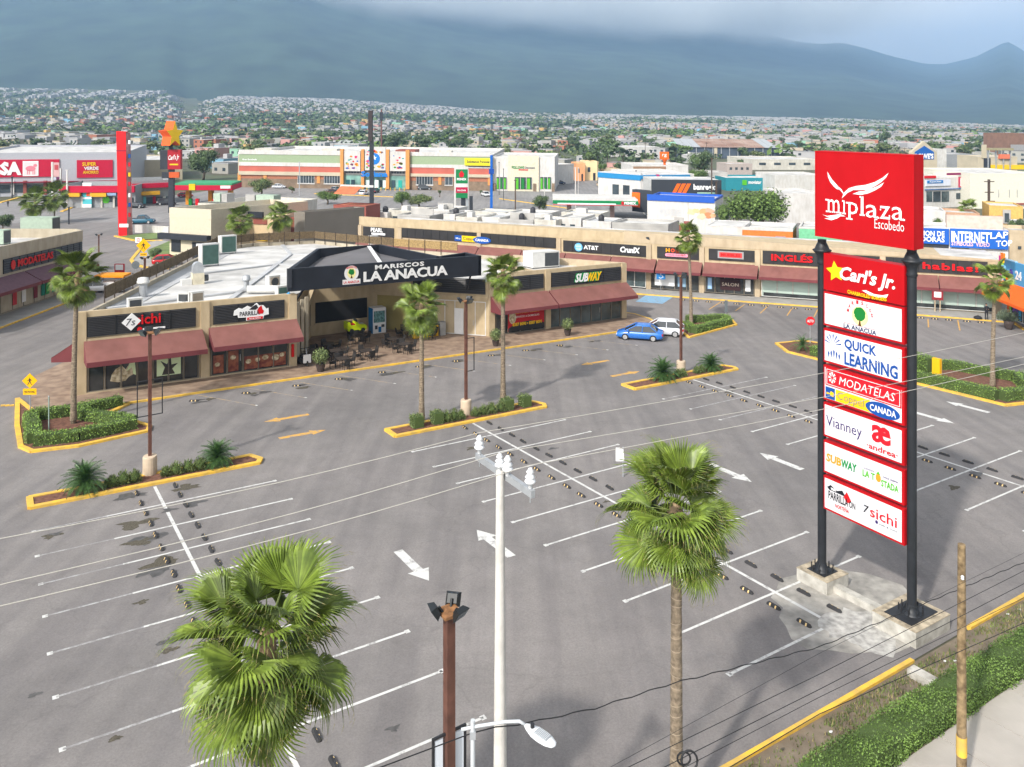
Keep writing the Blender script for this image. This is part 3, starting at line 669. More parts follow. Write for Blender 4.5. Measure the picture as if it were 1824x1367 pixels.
shape(ell(.5, 1.3, .42, .6, 14), bf, FOODY, bn, 'picture', z=.006)

# ---------------------------------------------------------------- rooftop equipment
ACW = M('white air conditioner', (.62, .62, .6), rough=.5, var=.06); ACG = M('air conditioner grille', (.05, .055, .06), rough=.5); ACC = M('pale green air conditioner', (.36, .45, .36), var=.08); ACGG = M('green grille', (.06, .12, .1))
def ac_unit(label, fr, u, v, h, L_, W_, Hh, m=ACW, gm=ACG, rot=0, legs=.12, fan=False, cat='air conditioner', name='air_conditioner', both=False):
    o = thing(name, label, cat, fr(u, v, h)); c, s_ = math.cos(rot), math.sin(rot)
    fn = lambda a, b, z: fr(u + a * c - b * s_, v + a * s_ + b * c, h + z)
    for a in (-L_ / 2 + .05, L_ / 2 - .12):
        for b in (-W_ / 2 + .05, W_ / 2 - .12): part('foot', o, fn, (a, a + .07, b, b + .07, 0, legs), ACG)
    part('casing', o, fn, (-L_ / 2, L_ / 2, -W_ / 2, W_ / 2, legs, Hh), m)
    part('lid', o, fn, (-L_ / 2 - .02, L_ / 2 + .02, -W_ / 2 - .02, W_ / 2 + .02, Hh + .002, Hh + .04), m)
    g0, g1 = (-L_ / 2 + .1, L_ / 2 - .1) if not both else (-L_ * .05, L_ / 2 - .1)
    part('grille', o, fn, (g0, g1, -W_ / 2 - .02, -W_ / 2 - .001, legs + .1, Hh - .1), gm)
    if fan:
        p = fn(0, -W_ / 2 - .03, (legs + Hh) / 2); d = (fn(0, -1, 0) - fn(0, 0, 0)).normalized()
        MB().cyl(p, p + d * .03, min(L_, Hh) * .32, min(L_, Hh) * .32, ACG, 14).build('fan_ring', o)
    return o
def at(px, py, h): return F1.uv(px, py, h)
for lab, px_, py_, L_, W_, Hh, m, gm, rot, fan in (
    ('small white roof unit standing behind the parapet of the corner shop', 240, 553, 1.0, .5, .9, ACW, ACG, .1, False),
    ('round-fan roof unit leaning behind the corner shop parapet', 328, 541, .9, .45, .85, ACW, ACG, -.5, True),
    ('boxy roof unit beside the round-fan one behind the corner shop parapet', 350, 540, 1.0, .5, .9, ACW, M('brown grille', (.2, .17, .13)), .2, False),
    ('tall white roof unit with a green grille nearest the wicker rail', 372, 474, 1.9, .8, 2.3, ACW, ACGG, .25, False),
    ('tall white roof unit with a green grille at the bend of the wicker rail', 405, 452, 1.9, .8, 2.1, ACW, ACGG, .25, False),
    ('white roof unit with a beige round grille near the black canopy', 486, 514, 1.1, .6, 1.1, ACW, M('beige grille', (.45, .38, .3)), .3, True),
    ('low roof unit tucked against the corner of the black canopy', 502, 527, 1.0, .5, .8, ACW, ACGG, .2, False),
    ('small white roof unit on legs behind the black canopy', 665, 437, 1.1, .6, 1.2, ACW, ACG, .2, True)):
    u_, v_ = at(px_, py_, RZ + .05); ac_unit(lab, F1, u_, v_, RZ + .05, L_, W_, Hh, m, gm, rot, fan=fan)
ac_unit('large white packaged unit with a dark grille on the roof behind the sandwich shop', F1, *at(964, 476, RZ), RZ, 3.3, 2.0, 1.7, ACW, ACG, -.05, both=True)
# grease fan, turbine vents
o = thing('roof_blower', 'curved steel kitchen exhaust blower on the white roof', 'exhaust', F1(*at(350, 506, RZ), RZ)); uu, vv = at(352, 506, RZ)
part('housing', o, F1, (uu - .5, uu + .5, vv - .4, vv + .4, RZ, RZ + 1.0), M('cream metal', (.6, .55, .42)))
mb = MB(); pts = [(uu - .45, RZ + 1.0)] + [(uu - .0 + .45 * math.cos(math.pi - math.pi * i / 8), RZ + 1.5 + .5 * math.sin(math.pi * i / 8)) for i in range(9)] + [(uu + .45, RZ + 1.0)]
mb.add([F1(a, vv - .35, b) for a, b in pts] + [F1(a, vv + .35, b) for a, b in pts], [(i, i + 1, len(pts) + i + 1, len(pts) + i) for i in range(len(pts) - 1)] + [tuple(range(len(pts))), tuple(range(len(pts), 2 * len(pts)))[::-1]], STEEL); mb.build('hood', o)
MB().cyl(F1(uu + .5, vv, RZ + .5), F1(uu + .9, vv, RZ + .5), .3, .3, ACG, 10).build('motor', o)
part('tray', o, F1, (uu - 1.4, uu - .55, vv - .35, vv + .35, RZ, RZ + .5), ACW)
for lab, px_, py_, r_, hh in (('squat white mushroom vent on a steel pipe near the left roof edge', 255, 530, .42, 1.6), ('steel pipe vent beside the fallen duct near the black canopy', 439, 520, .3, 1.3)):
    uu, vv = at(px_, py_, RZ); o = thing('roof_vent', lab, 'vent', F1(uu, vv, RZ))
    MB().cyl(F1(uu, vv, RZ), F1(uu, vv, RZ + hh * .7), r_ * .75, r_ * .75, STEEL, 12).build('pipe', o)
    MB().lathe(F1(uu, vv, RZ + hh * .7), [(r_ * .8, 0), (r_ * 1.15, .05), (r_ * 1.15, .22), (r_, .27), (r_, .45), (r_ * .3, .52)], ACW if r_ > .4 else STEEL, 14).build('cap', o)
uu, vv = at(470, 524, RZ); o = thing('duct', 'white duct lying on the roof beside the black canopy', 'duct', F1(uu, vv, RZ))
MB().cyl(F1(uu - 1.2, vv + .6, RZ + .4), F1(uu + 1.1, vv - .6, RZ + .4), .32, .32, ACW, 12).build('tube', o); MB().cyl(F1(uu - 1.24, vv + .62, RZ + .4), F1(uu - 1.2, vv + .6, RZ + .4), .26, .26, ACG, 12).build('mouth', o)
# wicker rail along the back of the roof: every stretch a panel, every post a part
WICK = M('brown wicker screen', (.12, .085, .045), var=.4, scale=6, rough=.9, bump=.4); WICK2 = M('sunlit wicker screen', (.28, .19, .08), var=.3, scale=6, rough=.9, bump=.4)  # the second is the same wicker with sunlight put into its colour
rail = thing('wicker_rail', 'long brown wicker screen rail bent round the back of the white roof', 'rail', F1(15, 30, RZ))
rp = [(2.2, 4.6), (17.9, 37.4), (23, 40.2), (30.8, 39.8), (36.0, 26.6), (40.5, 18.8)]
for si, ((a, b), (c, d)) in enumerate(zip(rp, rp[1:])):
    A = Vector((a, b)); B = Vector((c, d)); L_ = (B - A).length; n = max(1, round(L_ / 2.1)); t = (B - A) / L_; q = Vector((-t.y, t.x)) * .05
    for i in range(n):
        p = A + t * (L_ * i / n + .05); r_ = A + t * (L_ * (i + 1) / n - .05)
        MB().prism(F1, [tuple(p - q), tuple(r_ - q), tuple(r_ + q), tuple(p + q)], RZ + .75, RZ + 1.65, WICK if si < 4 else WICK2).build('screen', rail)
        part('post', rail, F1, (p.x - .09, p.x - .02, p.y - .05, p.y + .05, RZ + .1, RZ + 1.75), M('dark wood post', (.05, .035, .025)))

# ================================================================ LONG MALL BEHIND
lm = thing('long_mall', 'long low cream mall wing with wine awnings and dark sign panels behind the parking lot', 'building', F2(0, 0, 0))
segs = [(-43.4, -3.5, 7.25, CREAM), (-3.5, 38.6, 6.98, CREAM2)]
mb = MB(); mb.box(F2, -43.4, 38.6, 0, 14, 0, 5.9, CREAM); mb.build('wall', lm)
mb = MB(); mb.add([F2(a, b, 5.93) for a, b in ((-43.4, 0), (-10, 0), (38.6, 0), (38.6, 14), (-10, 14), (-43.4, 14))], [(0, 1, 2, 3, 4, 5)], ROOFW); mb.build('roof', lm)
def slope_par(fr, u0, u1, h0a, h0b, m, v0=-.05, v1=.3, name='parapet', base=5.85, parent=lm):
    mb = MB(); vs = [fr(u, v, h) for v in (v0, v1) for u, h in ((u0, base), (u1, base), (u1, h0b), (u0, h0a))]
    mb.add(vs, [(0, 1, 2, 3), (7, 6, 5, 4), (3, 2, 6, 7), (0, 4, 5, 1), (1, 5, 6, 2), (0, 3, 7, 4)], m); mb.build(name, parent)
slope_par(F2, -43.4, -3.5, 7.05, 7.1, CREAM); slope_par(F2, -3.5, 12, 7.25, 6.85, CREAM2); slope_par(F2, 12, 38.6, 6.85, 6.0, CREAM2)
bands = [(-42.7, -37.5, 6.31, 4.95), (-36.6, -12.8, 6.2, 4.85), (-11.75, -.3, 5.68, 4.25), (.77, 6.0, 5.6, 4.15), (7.2, 12.7, 5.66, 4.28), (13.6, 37.3, 5.75, 4.2)]
for a, b, t_, bt in bands:
    adj = .0165 * max(0, -(a + b) / 2)
    part('sign_band', lm, F2, (a, b, -.12, 0, bt - adj, t_ - adj), SLAT)
    u = a + 1.3
    while u < b - .4: part('band_rib', lm, F2, (u - .03, u + .03, -.15, -.121, bt - adj + .02, t_ - adj - .02), SLATBACK); u += 1.3
aw = [(-43.3, -36.2), (-36.1, -30.0), (-29.9, -24.0), (-23.9, -17.6), (-17.5, -11.4), (-11.3, -5.2), (-5.1, .7), (.9, 6.45), (6.7, 13.1), (13.3, 21.0), (21.2, 26.8), (26.95, 32.4), (32.5, 38.5)]
for a, b in aw: awning(lm, F2, a, b, 3.95, 2.45, -.1, 1.7)
for a in (-43.2, -36.5, -24, -12.4, -.3, 6.35, 13.0, 26.8, 38.3): part('pilaster', lm, F2, (a - .3, a + .3, -.2, 0, .1, 5.8), CREAM2)
for a, b, n, gl, fm in ((-11.5, -5.3, 4, GLASS, MULL), (-5.0, -.7, 3, GLASSB, MULW), (0.0, 6.0, 4, GLASS, MULL), (6.8, 12.6, 5, GLASS, MULL), (13.5, 20.6, 4, GLASSP, MULW), (20.9, 26.4, 3, GLASSP, MULW), (27.2, 38.0, 6, GLASSP, MULW)):
    storefront(lm, F2, a, b, .25, 2.95, n, v=-.16, glass=gl, frame=fm)
for a, b in ((13.7, 20.4), (21, 26.3), (27.4, 37.9)): part('low_glass', lm, F2, (a, b, -.2, -.165, .35, .75), GLASS)
for a, b, c_ in ((.5, 3.0, WT), (3.4, 4.4, flat('#8aa9c0')), (8.6, 11.0, flat('#3a2326')), (7.1, 7.6, flat('#9fc3e8')), (11.6, 12.2, WT), (-9.6, -9.0, flat('#e0483c')), (-8.6, -8.0, flat('#f0c020')), (-4.5, -3.9, flat('#c21f2d'))):
    part('poster', lm, F2, (a, b, -.22, -.201, .7, 2.1), c_)
text('SALON', lambda x, y, z: F2(8.8 + x, -.225 - z, 1.2 + y), 2.0, .4, flat('#d8c8b8'), lm)
lw = sheet('mall_walk', uvs(F2, [(-43, -.1), (39.2, -.1), (39.2, -4.6), (19.9, -3.85), (-2.5, -4.1), (-43, -4.1)]), .14, TILE)
o = kerb(F2, [(-30, -4.2), (-2.3, -4.2), (20, -3.9), (38.9, -4.65)], wd=.3).build('kerb'); o['kind'] = 'structure'
o = kerb(F2, [(39.0, -4.7), (39.3, -8.2), (50, -9.5)], wd=.3).build('kerb'); o['kind'] = 'structure'
sheet('corner_walk', uvs(F2, [(39.2, -.1), (52, 2), (52, -9.2), (39.4, -8.1), (39.1, -4.6)]), .12, TILE)
# signs on the long mall
f2 = lambda x, y, z: F2(x, -.17 - z, y)
def adj(u): return -.0165 * max(0, -u)
def s2g(label, u): return thing('shop_sign', label, 'sign', F2(u, -.2, 5))
o = s2g('white block letters with an underline at the far left end of the long mall', -40); text('PEARL', lambda x, y, z: f2(-41.3 + x, 5.6 + adj(-40) + y, z), 2.0, .6, WT, o, bold=.03, depth=.05, split=True); part('strip', o, F2, (-41.2, -38.9, -.2, -.155, 5.2 + adj(-40), 5.48 + adj(-40)), WT)
o = s2g('blue, yellow and blue oval shop sign on the longest dark panel of the mall', -25); z0 = 4.95 + adj(-25)
part('board', o, F2, (-27.7, -26.6, -.2, -.155, z0 - .05, z0 + .75), flat('#1b4fa0')); part('board', o, F2, (-26.6, -24.2, -.2, -.155, z0 - .05, z0 + .75), flat('#f4c918'))
shape(ell(-23.5, z0 + .3, 1.35, .48, 24), lambda x, y, z: F2(x, -.17 - z, y), flat('#1c55a8'), o, 'oval', depth=.06)
text('Coppel', lambda x, y, z: F2(-26.4 + x, -.21 - z, z0 + .05 + y), 1.9, .55, flat('#3a3a3a'), o, bold=.01); text('CANADA', lambda x, y, z: F2(-24.5 + x, -.235 - z, z0 + .12 + y), 2.0, .36, WT, o, bold=.03); text('Mro', lambda x, y, z: F2(-27.5 + x, -.21 - z, z0 + .2 + y), .7, .26, WT, o)
o = s2g('white phone company sign with a blue striped globe', -9); z0 = 4.75 + adj(-9)
shape(ell(-9.6, z0 + .22, .55, .55, 20), f2, flat('#5fb4e6'), o, 'globe', depth=.05)
for k_ in range(4): shape([(-10.05 + .06 * k_, z0 + .5 - .2 * k_), (-9.2, z0 + .55 - .2 * k_), (-9.2, z0 + .49 - .2 * k_), (-10.05 + .06 * k_, z0 + .43 - .2 * k_)], lambda x, y, z: F2(x, -.225 - z, y), WT, o, 'stripe')
text('AT&T', lambda x, y, z: f2(-8.9 + x, z0 + y, z), 2.0, .55, WT, o, bold=.03, depth=.05, split=True)
o = s2g('curly white script sign right of the striped globe', -3); text('CrunlX', lambda x, y, z: f2(-4.0 + x, 4.6 + adj(-3) + y, z), 2.6, .75, WT, o, bold=.04, shear=.15, depth=.05, split=True)
o = s2g('rainbow lettered sign over a pink pill on the panel behind the palm', 3)
for i_, (ch, c_) in enumerate(zip('HOBY', ('#e8a21c', '#e0562c', '#c2242c', '#d42a6a'))): text(ch, lambda x, y, z: f2(1.9 + .62 * i_ + x, 4.95 + y, z), .5, .5, flat(c_), o, bold=.05, depth=.05)
shape(ell(2.0, 4.62, .2, .2, 12, math.pi / 2, 1.5 * math.pi) + ell(4.5, 4.62, .2, .2, 12, -math.pi / 2, math.pi / 2), f2, flat('#f29ab0'), o, 'pill', depth=.04); text('HOUSE DULCERIA', lambda x, y, z: F2(2.1 + x, -.215 - z, 4.56 + y), 2.3, .14, RED, o)
o = s2g('red lettered sign in a grey frame on the short dark panel', 10); part('board', o, F2, (8.3, 11.4, -.2, -.155, 4.55, 5.45), flat('#9a9a9c')); part('board', o, F2, (8.5, 11.2, -.22, -.2, 4.7, 5.3), flat('#cf4a48')); text('MUEBLES', lambda x, y, z: F2(8.7 + x, -.225 - z, 4.82 + y), 2.3, .36, SRED, o, bold=.04)
o = s2g('giant red letters of the language school along the right half of the mall', 25)
text('INGLÉS', lambda x, y, z: f2(14.6 + x, 4.62 + y - .01 * x, z), 4.7, .98, SRED, o, bold=.035, depth=.09, split=True)
text('¡hablas o hablas!', lambda x, y, z: f2(22.8 + x, 4.52 + y - .012 * x, z), 13.6, .98, SRED, o, bold=.03, depth=.09, split=True, space=1.12)
# post box like clock cabinet on a stand, in front of the awning gap
o = thing('kiosk_post', 'wine coloured weighing machine on two pale legs by the mall awning gap', 'kiosk'); q = F2.uv(1670, 558); o.location = F2(*q, .14)
for d_ in (-.3, .2): part('leg', o, F2, (q[0] + d_, q[0] + d_ + .1, q[1], q[1] + .1, .14, 1.5), CREAM2)
part('cabinet', o, F2, (q[0] - .55, q[0] + .55, q[1] - .1, q[1] + .35, 1.45, 2.6), flat('#8a2a30')); part('dial', o, F2, (q[0] - .35, q[0] + .35, q[1] - .13, q[1] - .1, 1.75, 2.35), WT)
# ---------------------------------------------------------------- shops at the left edge
_a = P(0, 564); _b = P(97, 530.2)
F3 = Fr(_a, _b - _a)
ls = thing('left_shops', 'cream shop wing with a violet-grey awning at the left edge of the lot', 'building', F3(8, 0, 0))
PP = [(-14, 0), (17.6, 0), (19.5, 1.8), (19.0, 8), (-14, 8)]
PP = [(-14, 0), (17.6, 0), (19.4, -1.2)] if False else [(-14, 0), (18.0, 0), (20.0, 1.6), (20.0, 11), (-14, 11)]
mb = MB(); mb.prism(F3, PP, 0, 6.0, CREAM3); mb.build('wall', ls)
mb = MB(); mb.add([F3(u, v, 6.03) for u, v in PP], [tuple(range(5))], ROOFW); mb.build('roof', ls)
wallrun('parapet', ls, F3, [(-14, -.05), (18.0, -.05), (20.0, 1.6), (20, 11), (-14, 11)], 5.9, 7.15, .3, CREAM3)
louvre(ls, F3, .5, 17.8, 4.25, 5.75, v=-.02, n=6); ribs(ls, F3, .5, 17.8, 4.25, 5.75, step=1.5)
AWN_, AWN = AWN, M('violet grey awning cloth', (.14, .075, .095), rough=.85, var=.12)
for a, b in ((-14, 4.4), (4.6, 11.0), (11.1, 18.2)): awning(ls, F3, a, b, 4.0, 2.6, -.05, 1.9)
AWN = AWN_
storefront(ls, F3, -13, 17.5, .2, 3.0, 14, v=-.05)
for a, c_ in ((2.2, '#c22d35'), (4.0, '#e8e8e8'), (6.4, '#7a2030'), (8.0, '#14806a'), (9.0, '#2a9a50'), (10.4, '#14806a')): part('poster', ls, F3, (a, a + .8, -.09, -.07, .7, 2.3), flat(c_))
o = thing('shop_sign', 'red lettered sign with a red emblem on the shops at the left edge', 'sign', F3(5, -.2, 5))
shape(ell(2.1, 5.0, .42, .5, 14), lambda x, y, z: F3(x, -.17 - z, y), SRED, o, 'emblem', depth=.05); text('MODATELAS', lambda x, y, z: F3(3.0 + x, -.17 - z, 4.65 + y), 7.4, .8, SRED, o, bold=.03, depth=.06, split=True)
sheet('left_walk', uvs(F3, [(-16, 0), (18.5, 0), (22, 1), (22, -2), (18.5, -3.0), (-16, -3.4)]), .13, TILE)
o = kerb(F3, [(-16, -3.45), (6, -3.2), (18.6, -3.0), (22, -2.0)], wd=.22).build('kerb'); o['kind'] = 'structure'
ac_unit('huge pale green cooling unit on the roof of the left shops', F3, *F3.uv(72, 412, 6.0), 6.0, 2.2, 4.2, 1.9, ACC, ACG, 0)
ac_unit('pale green cooling unit cut by the left edge of the photo', F3, *F3.uv(1, 436, 6.0), 6.0, 1.6, 1.5, 1.7, ACC, ACG, 0)
# ---------------------------------------------------------------- colourful shop at the right edge
q = F1.uv(1790, 562)
F5 = Fr(P(1792, 566), P(1840, 588) - P(1792, 566))
cs = thing('bright_store', 'multicoloured convenience store with an orange awning at the right edge', 'store', F5(3, 0, 0))
mb = MB(); mb.box(F5, 0, 14, 0, 10, 0, 5.8, M('light blue wall', (.25, .36, .45))); mb.build('wall', cs)
for a, b, h0, h1, c_ in ((.1, 12, 4.0, 6.3, '#4f9ed0'), (.1, 3, 5.4, 6.4, '#8fb6cf')): part('fascia', cs, F5, (a, b, -.3, -.05, h0, h1), flat(c_))
for i_, (a, h_, c_) in enumerate(((-.4, 5.9, '#f3c419'), (-.6, 5.3, '#9ed04a'), (-.1, 5.0, '#7fc6e8'), (-.7, 5.95, '#d4308a'), (-.5, 4.6, '#d4308a'), (0.2, 4.3, '#8ed04a'), (-.2, 6.3, '#ef7b1d'), (1.2, 3.95, '#ef7b1d'), (1.9, 3.9, '#b8d832'))):
    part('colour_block', cs, F5, (a, a + .8, -.42 - .01 * i_, -.31, h_, h_ + .65), flat(c_))
shape(ell(2.1, 5.1, .4, .4, 16), lambda x, y, z: F5(x, -.33 - z, y), flat('#4a3a9a'), cs, 'emblem', depth=.04); text('24', lambda x, y, z: F5(3.1 + x, -.33 - z, 4.6 + y), 1.5, .9, WT, cs, bold=.03, depth=.04)
mb = MB(); a_ = [F5(0, -.3, 4.0), F5(13, -.3, 4.0), F5(13, -2.4, 2.7), F5(-.8, -2.4, 2.7)]; mb.add(a_ + [p - Vector((0, 0, .3)) for p in a_], [(0, 3, 2, 1), (4, 5, 6, 7), (3, 7, 6, 2), (0, 4, 7, 3)], flat('#e8641e', .7)); mb.build('awning', cs)
storefront(cs, F5, .3, 12, .2, 2.9, 6, v=-.1, glass=GLASSB, frame=MULW)
for a, h_, c_ in ((.6, .4, '#e8641e'), (1.0, .9, '#6abf3a'), (2.0, .5, '#6a2aa0'), (2.6, .6, '#58309a'), (3.4, .4, '#3a9ed0')): part('poster', cs, F5, (a, a + .6, -.14, -.115, h_, h_ + 1.3), flat(c_))
# ================================================================ BIG SIGN
SR = M('sign red', (.43, .006, .010), streak=.12, rough=.5, var=.02, spec=.12); SRS = SR
SW = M('sign white panel', (.72, .72, .75), streak=.1, rough=.4, var=.02)
PC = M('black sign post', (.018, .021, .026), streak=.2, rough=.5, var=.2)
CB = M('weathered concrete block', (.42, .40, .35), rough=.9, var=.25, scale=2.5, bump=.4, col2=(.55, .53, .48))
RUST = M('rusty steel', (.2, .09, .04), rough=.8, var=.4, scale=8)
U0 = 22.6
pad = blob(F1, 21.9, -44.9, 3.3, 2.6, M('patched concrete apron', (.27, .26, .24), rough=.9, var=.3, scale=1.5, detail=8, col2=(.42, .40, .36)), .034, n=26, rag=.16, seed=5).build('concrete_apron'); pad['kind'] = 'structure'
pad2 = blob(F1, 21.2, -45.9, 1.6, 1.3, M('pale splash stain', (.36, .35, .33), rough=.9, var=.3, scale=4, detail=8, col2=(.5, .49, .46)), .038, n=26, rag=.3, seed=8).build('concrete_stain'); pad2['kind'] = 'structure'
ft = thing('sign_footing', 'two weathered concrete footing blocks joined by a low beam under the tall sign', 'footing', F1(22.6, -45, 0))
for (a, b, c, d, h_) in ((21.95, 23.3, -43.8, -42.4, .52), (21.6, 23.75, -47.6, -45.95, .58)):
    part('block', ft, F1, (a, b, c, d, -.02, h_), CB)
    part('rust_edge', ft, F1, (a - .01, b + .01, c - .01, d + .01, h_ + .002, h_ + .02), M('rust stained concrete', (.38, .32, .23), var=.4, scale=4))
    part('base_plate', ft, F1, (a + .25, b - .25, c + .3, d - .3, h_ + .021, h_ + .045), BLACK)
    for i in range(9):
        an = 2 * math.pi * i / 9; p = F1((a + b) / 2 + .42 * math.cos(an), (c + d) / 2 + .4 * math.sin(an), h_ + .04); MB().cyl(p, p + Vector((0, 0, .24)), .025, .025, BLACK, 5).build('anchor_bolt', ft)
part('beam', ft, F1, (22.35, 22.7, -45.95, -43.8, -.02, .3), CB)
part('curb_block', ft, F1, (19.9, 20.3, -49.1, -48.3, .02, .3), CB)
bs = thing('pylon_sign', 'tall red plaza pylon sign with seven shop panels between two black posts', 'sign', F1(U0, -45, 0))
for v, h0 in ((-43.1, .53), (-46.85, .6)):
    po_ = MB().cyl(F1(U0, v, h0), F1(U0, v, 13.75), .165, .165, PC, 20).build('post', bs)
    MB().lathe(F1(U0, v, h0), [(.34, 0), (.34, .05), (.22, .08), (.18, .3), (.165, .4)], PC, 12).build('flange', po_)
    for k_ in range(4):
        an = k_ * math.pi / 2 + .6; c_ = F1(U0, v, h0); d_ = Vector((math.cos(an), math.sin(an), 0)); MB().add([c_ + d_ * .15, c_ + d_ * .38, c_ + d_ * .15 + Vector((0, 0, .4))] + [q_ + Vector((-d_.y, d_.x, 0)) * .03 for q_ in (c_ + d_ * .15, c_ + d_ * .38, c_ + d_ * .15 + Vector((0, 0, .4)))], [(0, 1, 2), (5, 4, 3), (1, 4, 5, 2)], PC).build('gusset', po_)
    MB().lathe(F1(U0, v, 12.75), [(.17, 0), (.2, .05), (.18, .14), (.18, .3), (.24, .42), (.34, .54), (.37, .58), (.28, .63), (.22, .78), (.15, .92), (.08, .98)], PC, 20).build('capital', po_)
zr = lambda u, v: g(*F1(u, v, 0)[:2])
# heights are level (not following the slope)
def LV(u, v, z): q_ = F1(u, v, 0); return Vector((q_.x, q_.y, z))
vt = -42.95
zt = 15.3; 
_, ha = F1.pf(1452, 269.5, 0) if False else (0, 0)
def on_u(px, py, u0):
    p = (px - 912) / FP; q = (HY - py) / FP; Y = (F1.e.dot(F1.o) + u0) / (F1.e.x * p + F1.e.y); d = Vector((p * Y, Y)) - F1.o
    return d.dot(F1.n), H + q * Y
UF = 22.05
vA, zA = on_u(1452, 269.5, UF); vB, zB = on_u(1627.5, 275.9, UF); _, zC = on_u(1452, 422.4, UF); _, zD = on_u(1628.5, 444.3, UF)
zt = (zA + zB) / 2; zb = (zC + zD) / 2
box = MB().box(LV, UF + .012, UF + .62, vB, vA, zb, zt, SR).build('top_box', bs)
for nm, d_ in (('edge_trim', (UF, UF + .02, vB - .01, vB + .05, zb, zt)), ('edge_trim', (UF, UF + .02, vA - .05, vA + .01, zb, zt)), ('edge_trim', (UF, UF + .02, vB + .05, vA - .05, zt - .05, zt)), ('edge_trim', (UF, UF + .02, vB + .05, vA - .05, zb, zb + .05))):
    MB().box(LV, *d_, SR).build(nm, box)
BW = vA - vB; BH = zt - zb
mp_ = lambda x, y, z: LV(UF + .008 - z, vA - x * BW, zt - y * BH)     # x, y from 0 to 1, y down
def mt(body, x0, y0, x1, y1, m, par, fn=mp_, **k):   # text in unit box, y down
    return text(body, lambda x, y, z: fn(x0 + x, y1 - y, z + .006), x1 - x0, y1 - y0, m, par, **k)
def crop(x, y): return ((x - 84) / (726 - 84), (y - 72) / (637 - 72) - (x - 84) / 642 * 0)
def cb(x, y):   # close-up crop pixels to unit coordinates of the top box
    t = (x - 84) / 642.0; top_ = 72 + 22 * t; bot = 637 + 81 * t; return t, (y - top_) / (bot - top_)
SWH = flat('#f2f2f5', .4)
for pts in (
    [(172, 210), (185, 232), (205, 262), (232, 290), (252, 312), (270, 335), (282, 358), (274, 345), (258, 328), (238, 326), (216, 308), (192, 280), (176, 245)],
    [(235, 300), (255, 312), (272, 328), (283, 350), (284, 360), (270, 342), (255, 328)],
    [(576, 212), (560, 245), (530, 275), (495, 300), (450, 325), (400, 330), (350, 330), (310, 350), (272, 387), (285, 350), (320, 318), (370, 303), (430, 295), (490, 275), (540, 245)],
    [(548, 276), (530, 305), (495, 328), (450, 350), (400, 362), (345, 356), (385, 340), (420, 335), (460, 322), (505, 303)],
    [(136, 495), (170, 503), (220, 497), (260, 490), (298, 505), (262, 505), (240, 520), (200, 532), (150, 520), (190, 515), (165, 507)]):
    mb = MB(); pv = [cb(*p) for p in pts]; mb.add([mp_(x, y, .008) for x, y in pv], [tuple(range(len(pv)))], SWH); mb.build('emblem_wing', bs)
def tc(body, xa, ya, xb, yb, m, **k):
    """text between crop pixels: baseline-left to top-right"""
    x0, y1 = cb(xa, yb + (ya - yb)) if False else cb(xa, ya); x1, y0 = cb(xb, yb); return mt(body, x0, y0, x1, y1, m, bs, **k)
# slab-serif wordmark: strokes of the built-in face plus slab feet
x0, yb_ = cb(168, 472); x1, yt_ = cb(667, 372)
letters = [('m', 168, 264, 398, 478), ('ı', 276, 300, 400, 490), ('p', 310, 388, 415, 525), ('l', 392, 425, 372, 498), ('a', 432, 510, 430, 508), ('z', 522, 585, 436, 515), ('a', 595, 667, 440, 520)]
for ch, xa, xb, yt, yb in letters:
    a0, b0 = cb(xa, yb); a1, b1 = cb(xb, yt); 
    if ch == 'ı': ch2 = 'l'
    else: ch2 = ch
    ins = .012 if ch in 'mıpl' else 0
    mt(ch2, a0 + ins, b1, a1 - ins, b0, SWH, bs, bold=.0, name='letter')
    feet = []
    w_ = a1 - a0
    if ch == 'm': feet = [(a0 - .01, a0 + .05, b0), (a0 + w_ * .38, a0 + w_ * .62, b0), (a1 - .05, a1 + .01, b0), (a0 - .015, a0 + .02, b1 + .02)]
    if ch in 'ıl': feet = [(a0, a1, b0), (a0 - .002, a0 + w_ * .6, b1 + .018)]
    if ch == 'p': feet = [(a0 - .012, a0 + .055, b0), (a0 - .015, a0 + .02, b1 + .02)]
    if ch == 'a': feet = [(a1 - .025, a1 + .012, b0)]
    if ch == 'z': feet = [(a0, a0 + .012, b1 + .05), (a1 - .012, a1, b0 - .03)]
    for fa, fb, fy in feet: MB().add([mp_(fa, fy, .012), mp_(fb, fy, .012), mp_(fb, fy - .018, .012), mp_(fa, fy - .018, .012)], [(0, 1, 2, 3)], SWH).build('serif', bs)
a0, b0 = cb(280, 372); a1, b1 = cb(296, 358)
a0, b0 = cb(488, 580); a1, b1 = cb(670, 535); mt('Escobedo', a0, b1, a1, b0, SWH, bs, bold=-.005)
# panels: each a framed box between the posts
PV0, PV1 = -43.36, -46.72
def zlev(px, py): return on_u(px, py, 22.35)[1]
rowsP = [(1472, 451.6, 516.6), (1472, 519.3, 580), (1472, 585.6, 645.6), (1472, 651, 712.7), (1472, 717.6, 778), (1472, 785, 842.6), (1472, 848.3, 908)]
PAN = []
for i, (px_, a, b) in enumerate(rowsP):
    zt_, zb_ = zlev(px_, a), zlev(px_, b)
    o = thing('sign_panel', None, None) if False else None
    mb = MB().box(LV, 22.35, 22.8, PV1, PV0, zb_, zt_, SR); pn = mb.build('panel_box', bs)
    if i: MB().box(LV, 22.335, 22.349, PV1 + .1, PV0 - .06, zb_ + .08, zt_ - .08, SW).build('panel_face', pn)
    PAN.append((zt_, zb_, pn))
    for vv in (PV0 + .09, PV1 - .03): MB().box(LV, 22.5, 22.6, vv - .06, vv, zb_ + .06, zb_ + .12, STEEL).build('bracket', pn)
PWD = PV0 - PV1
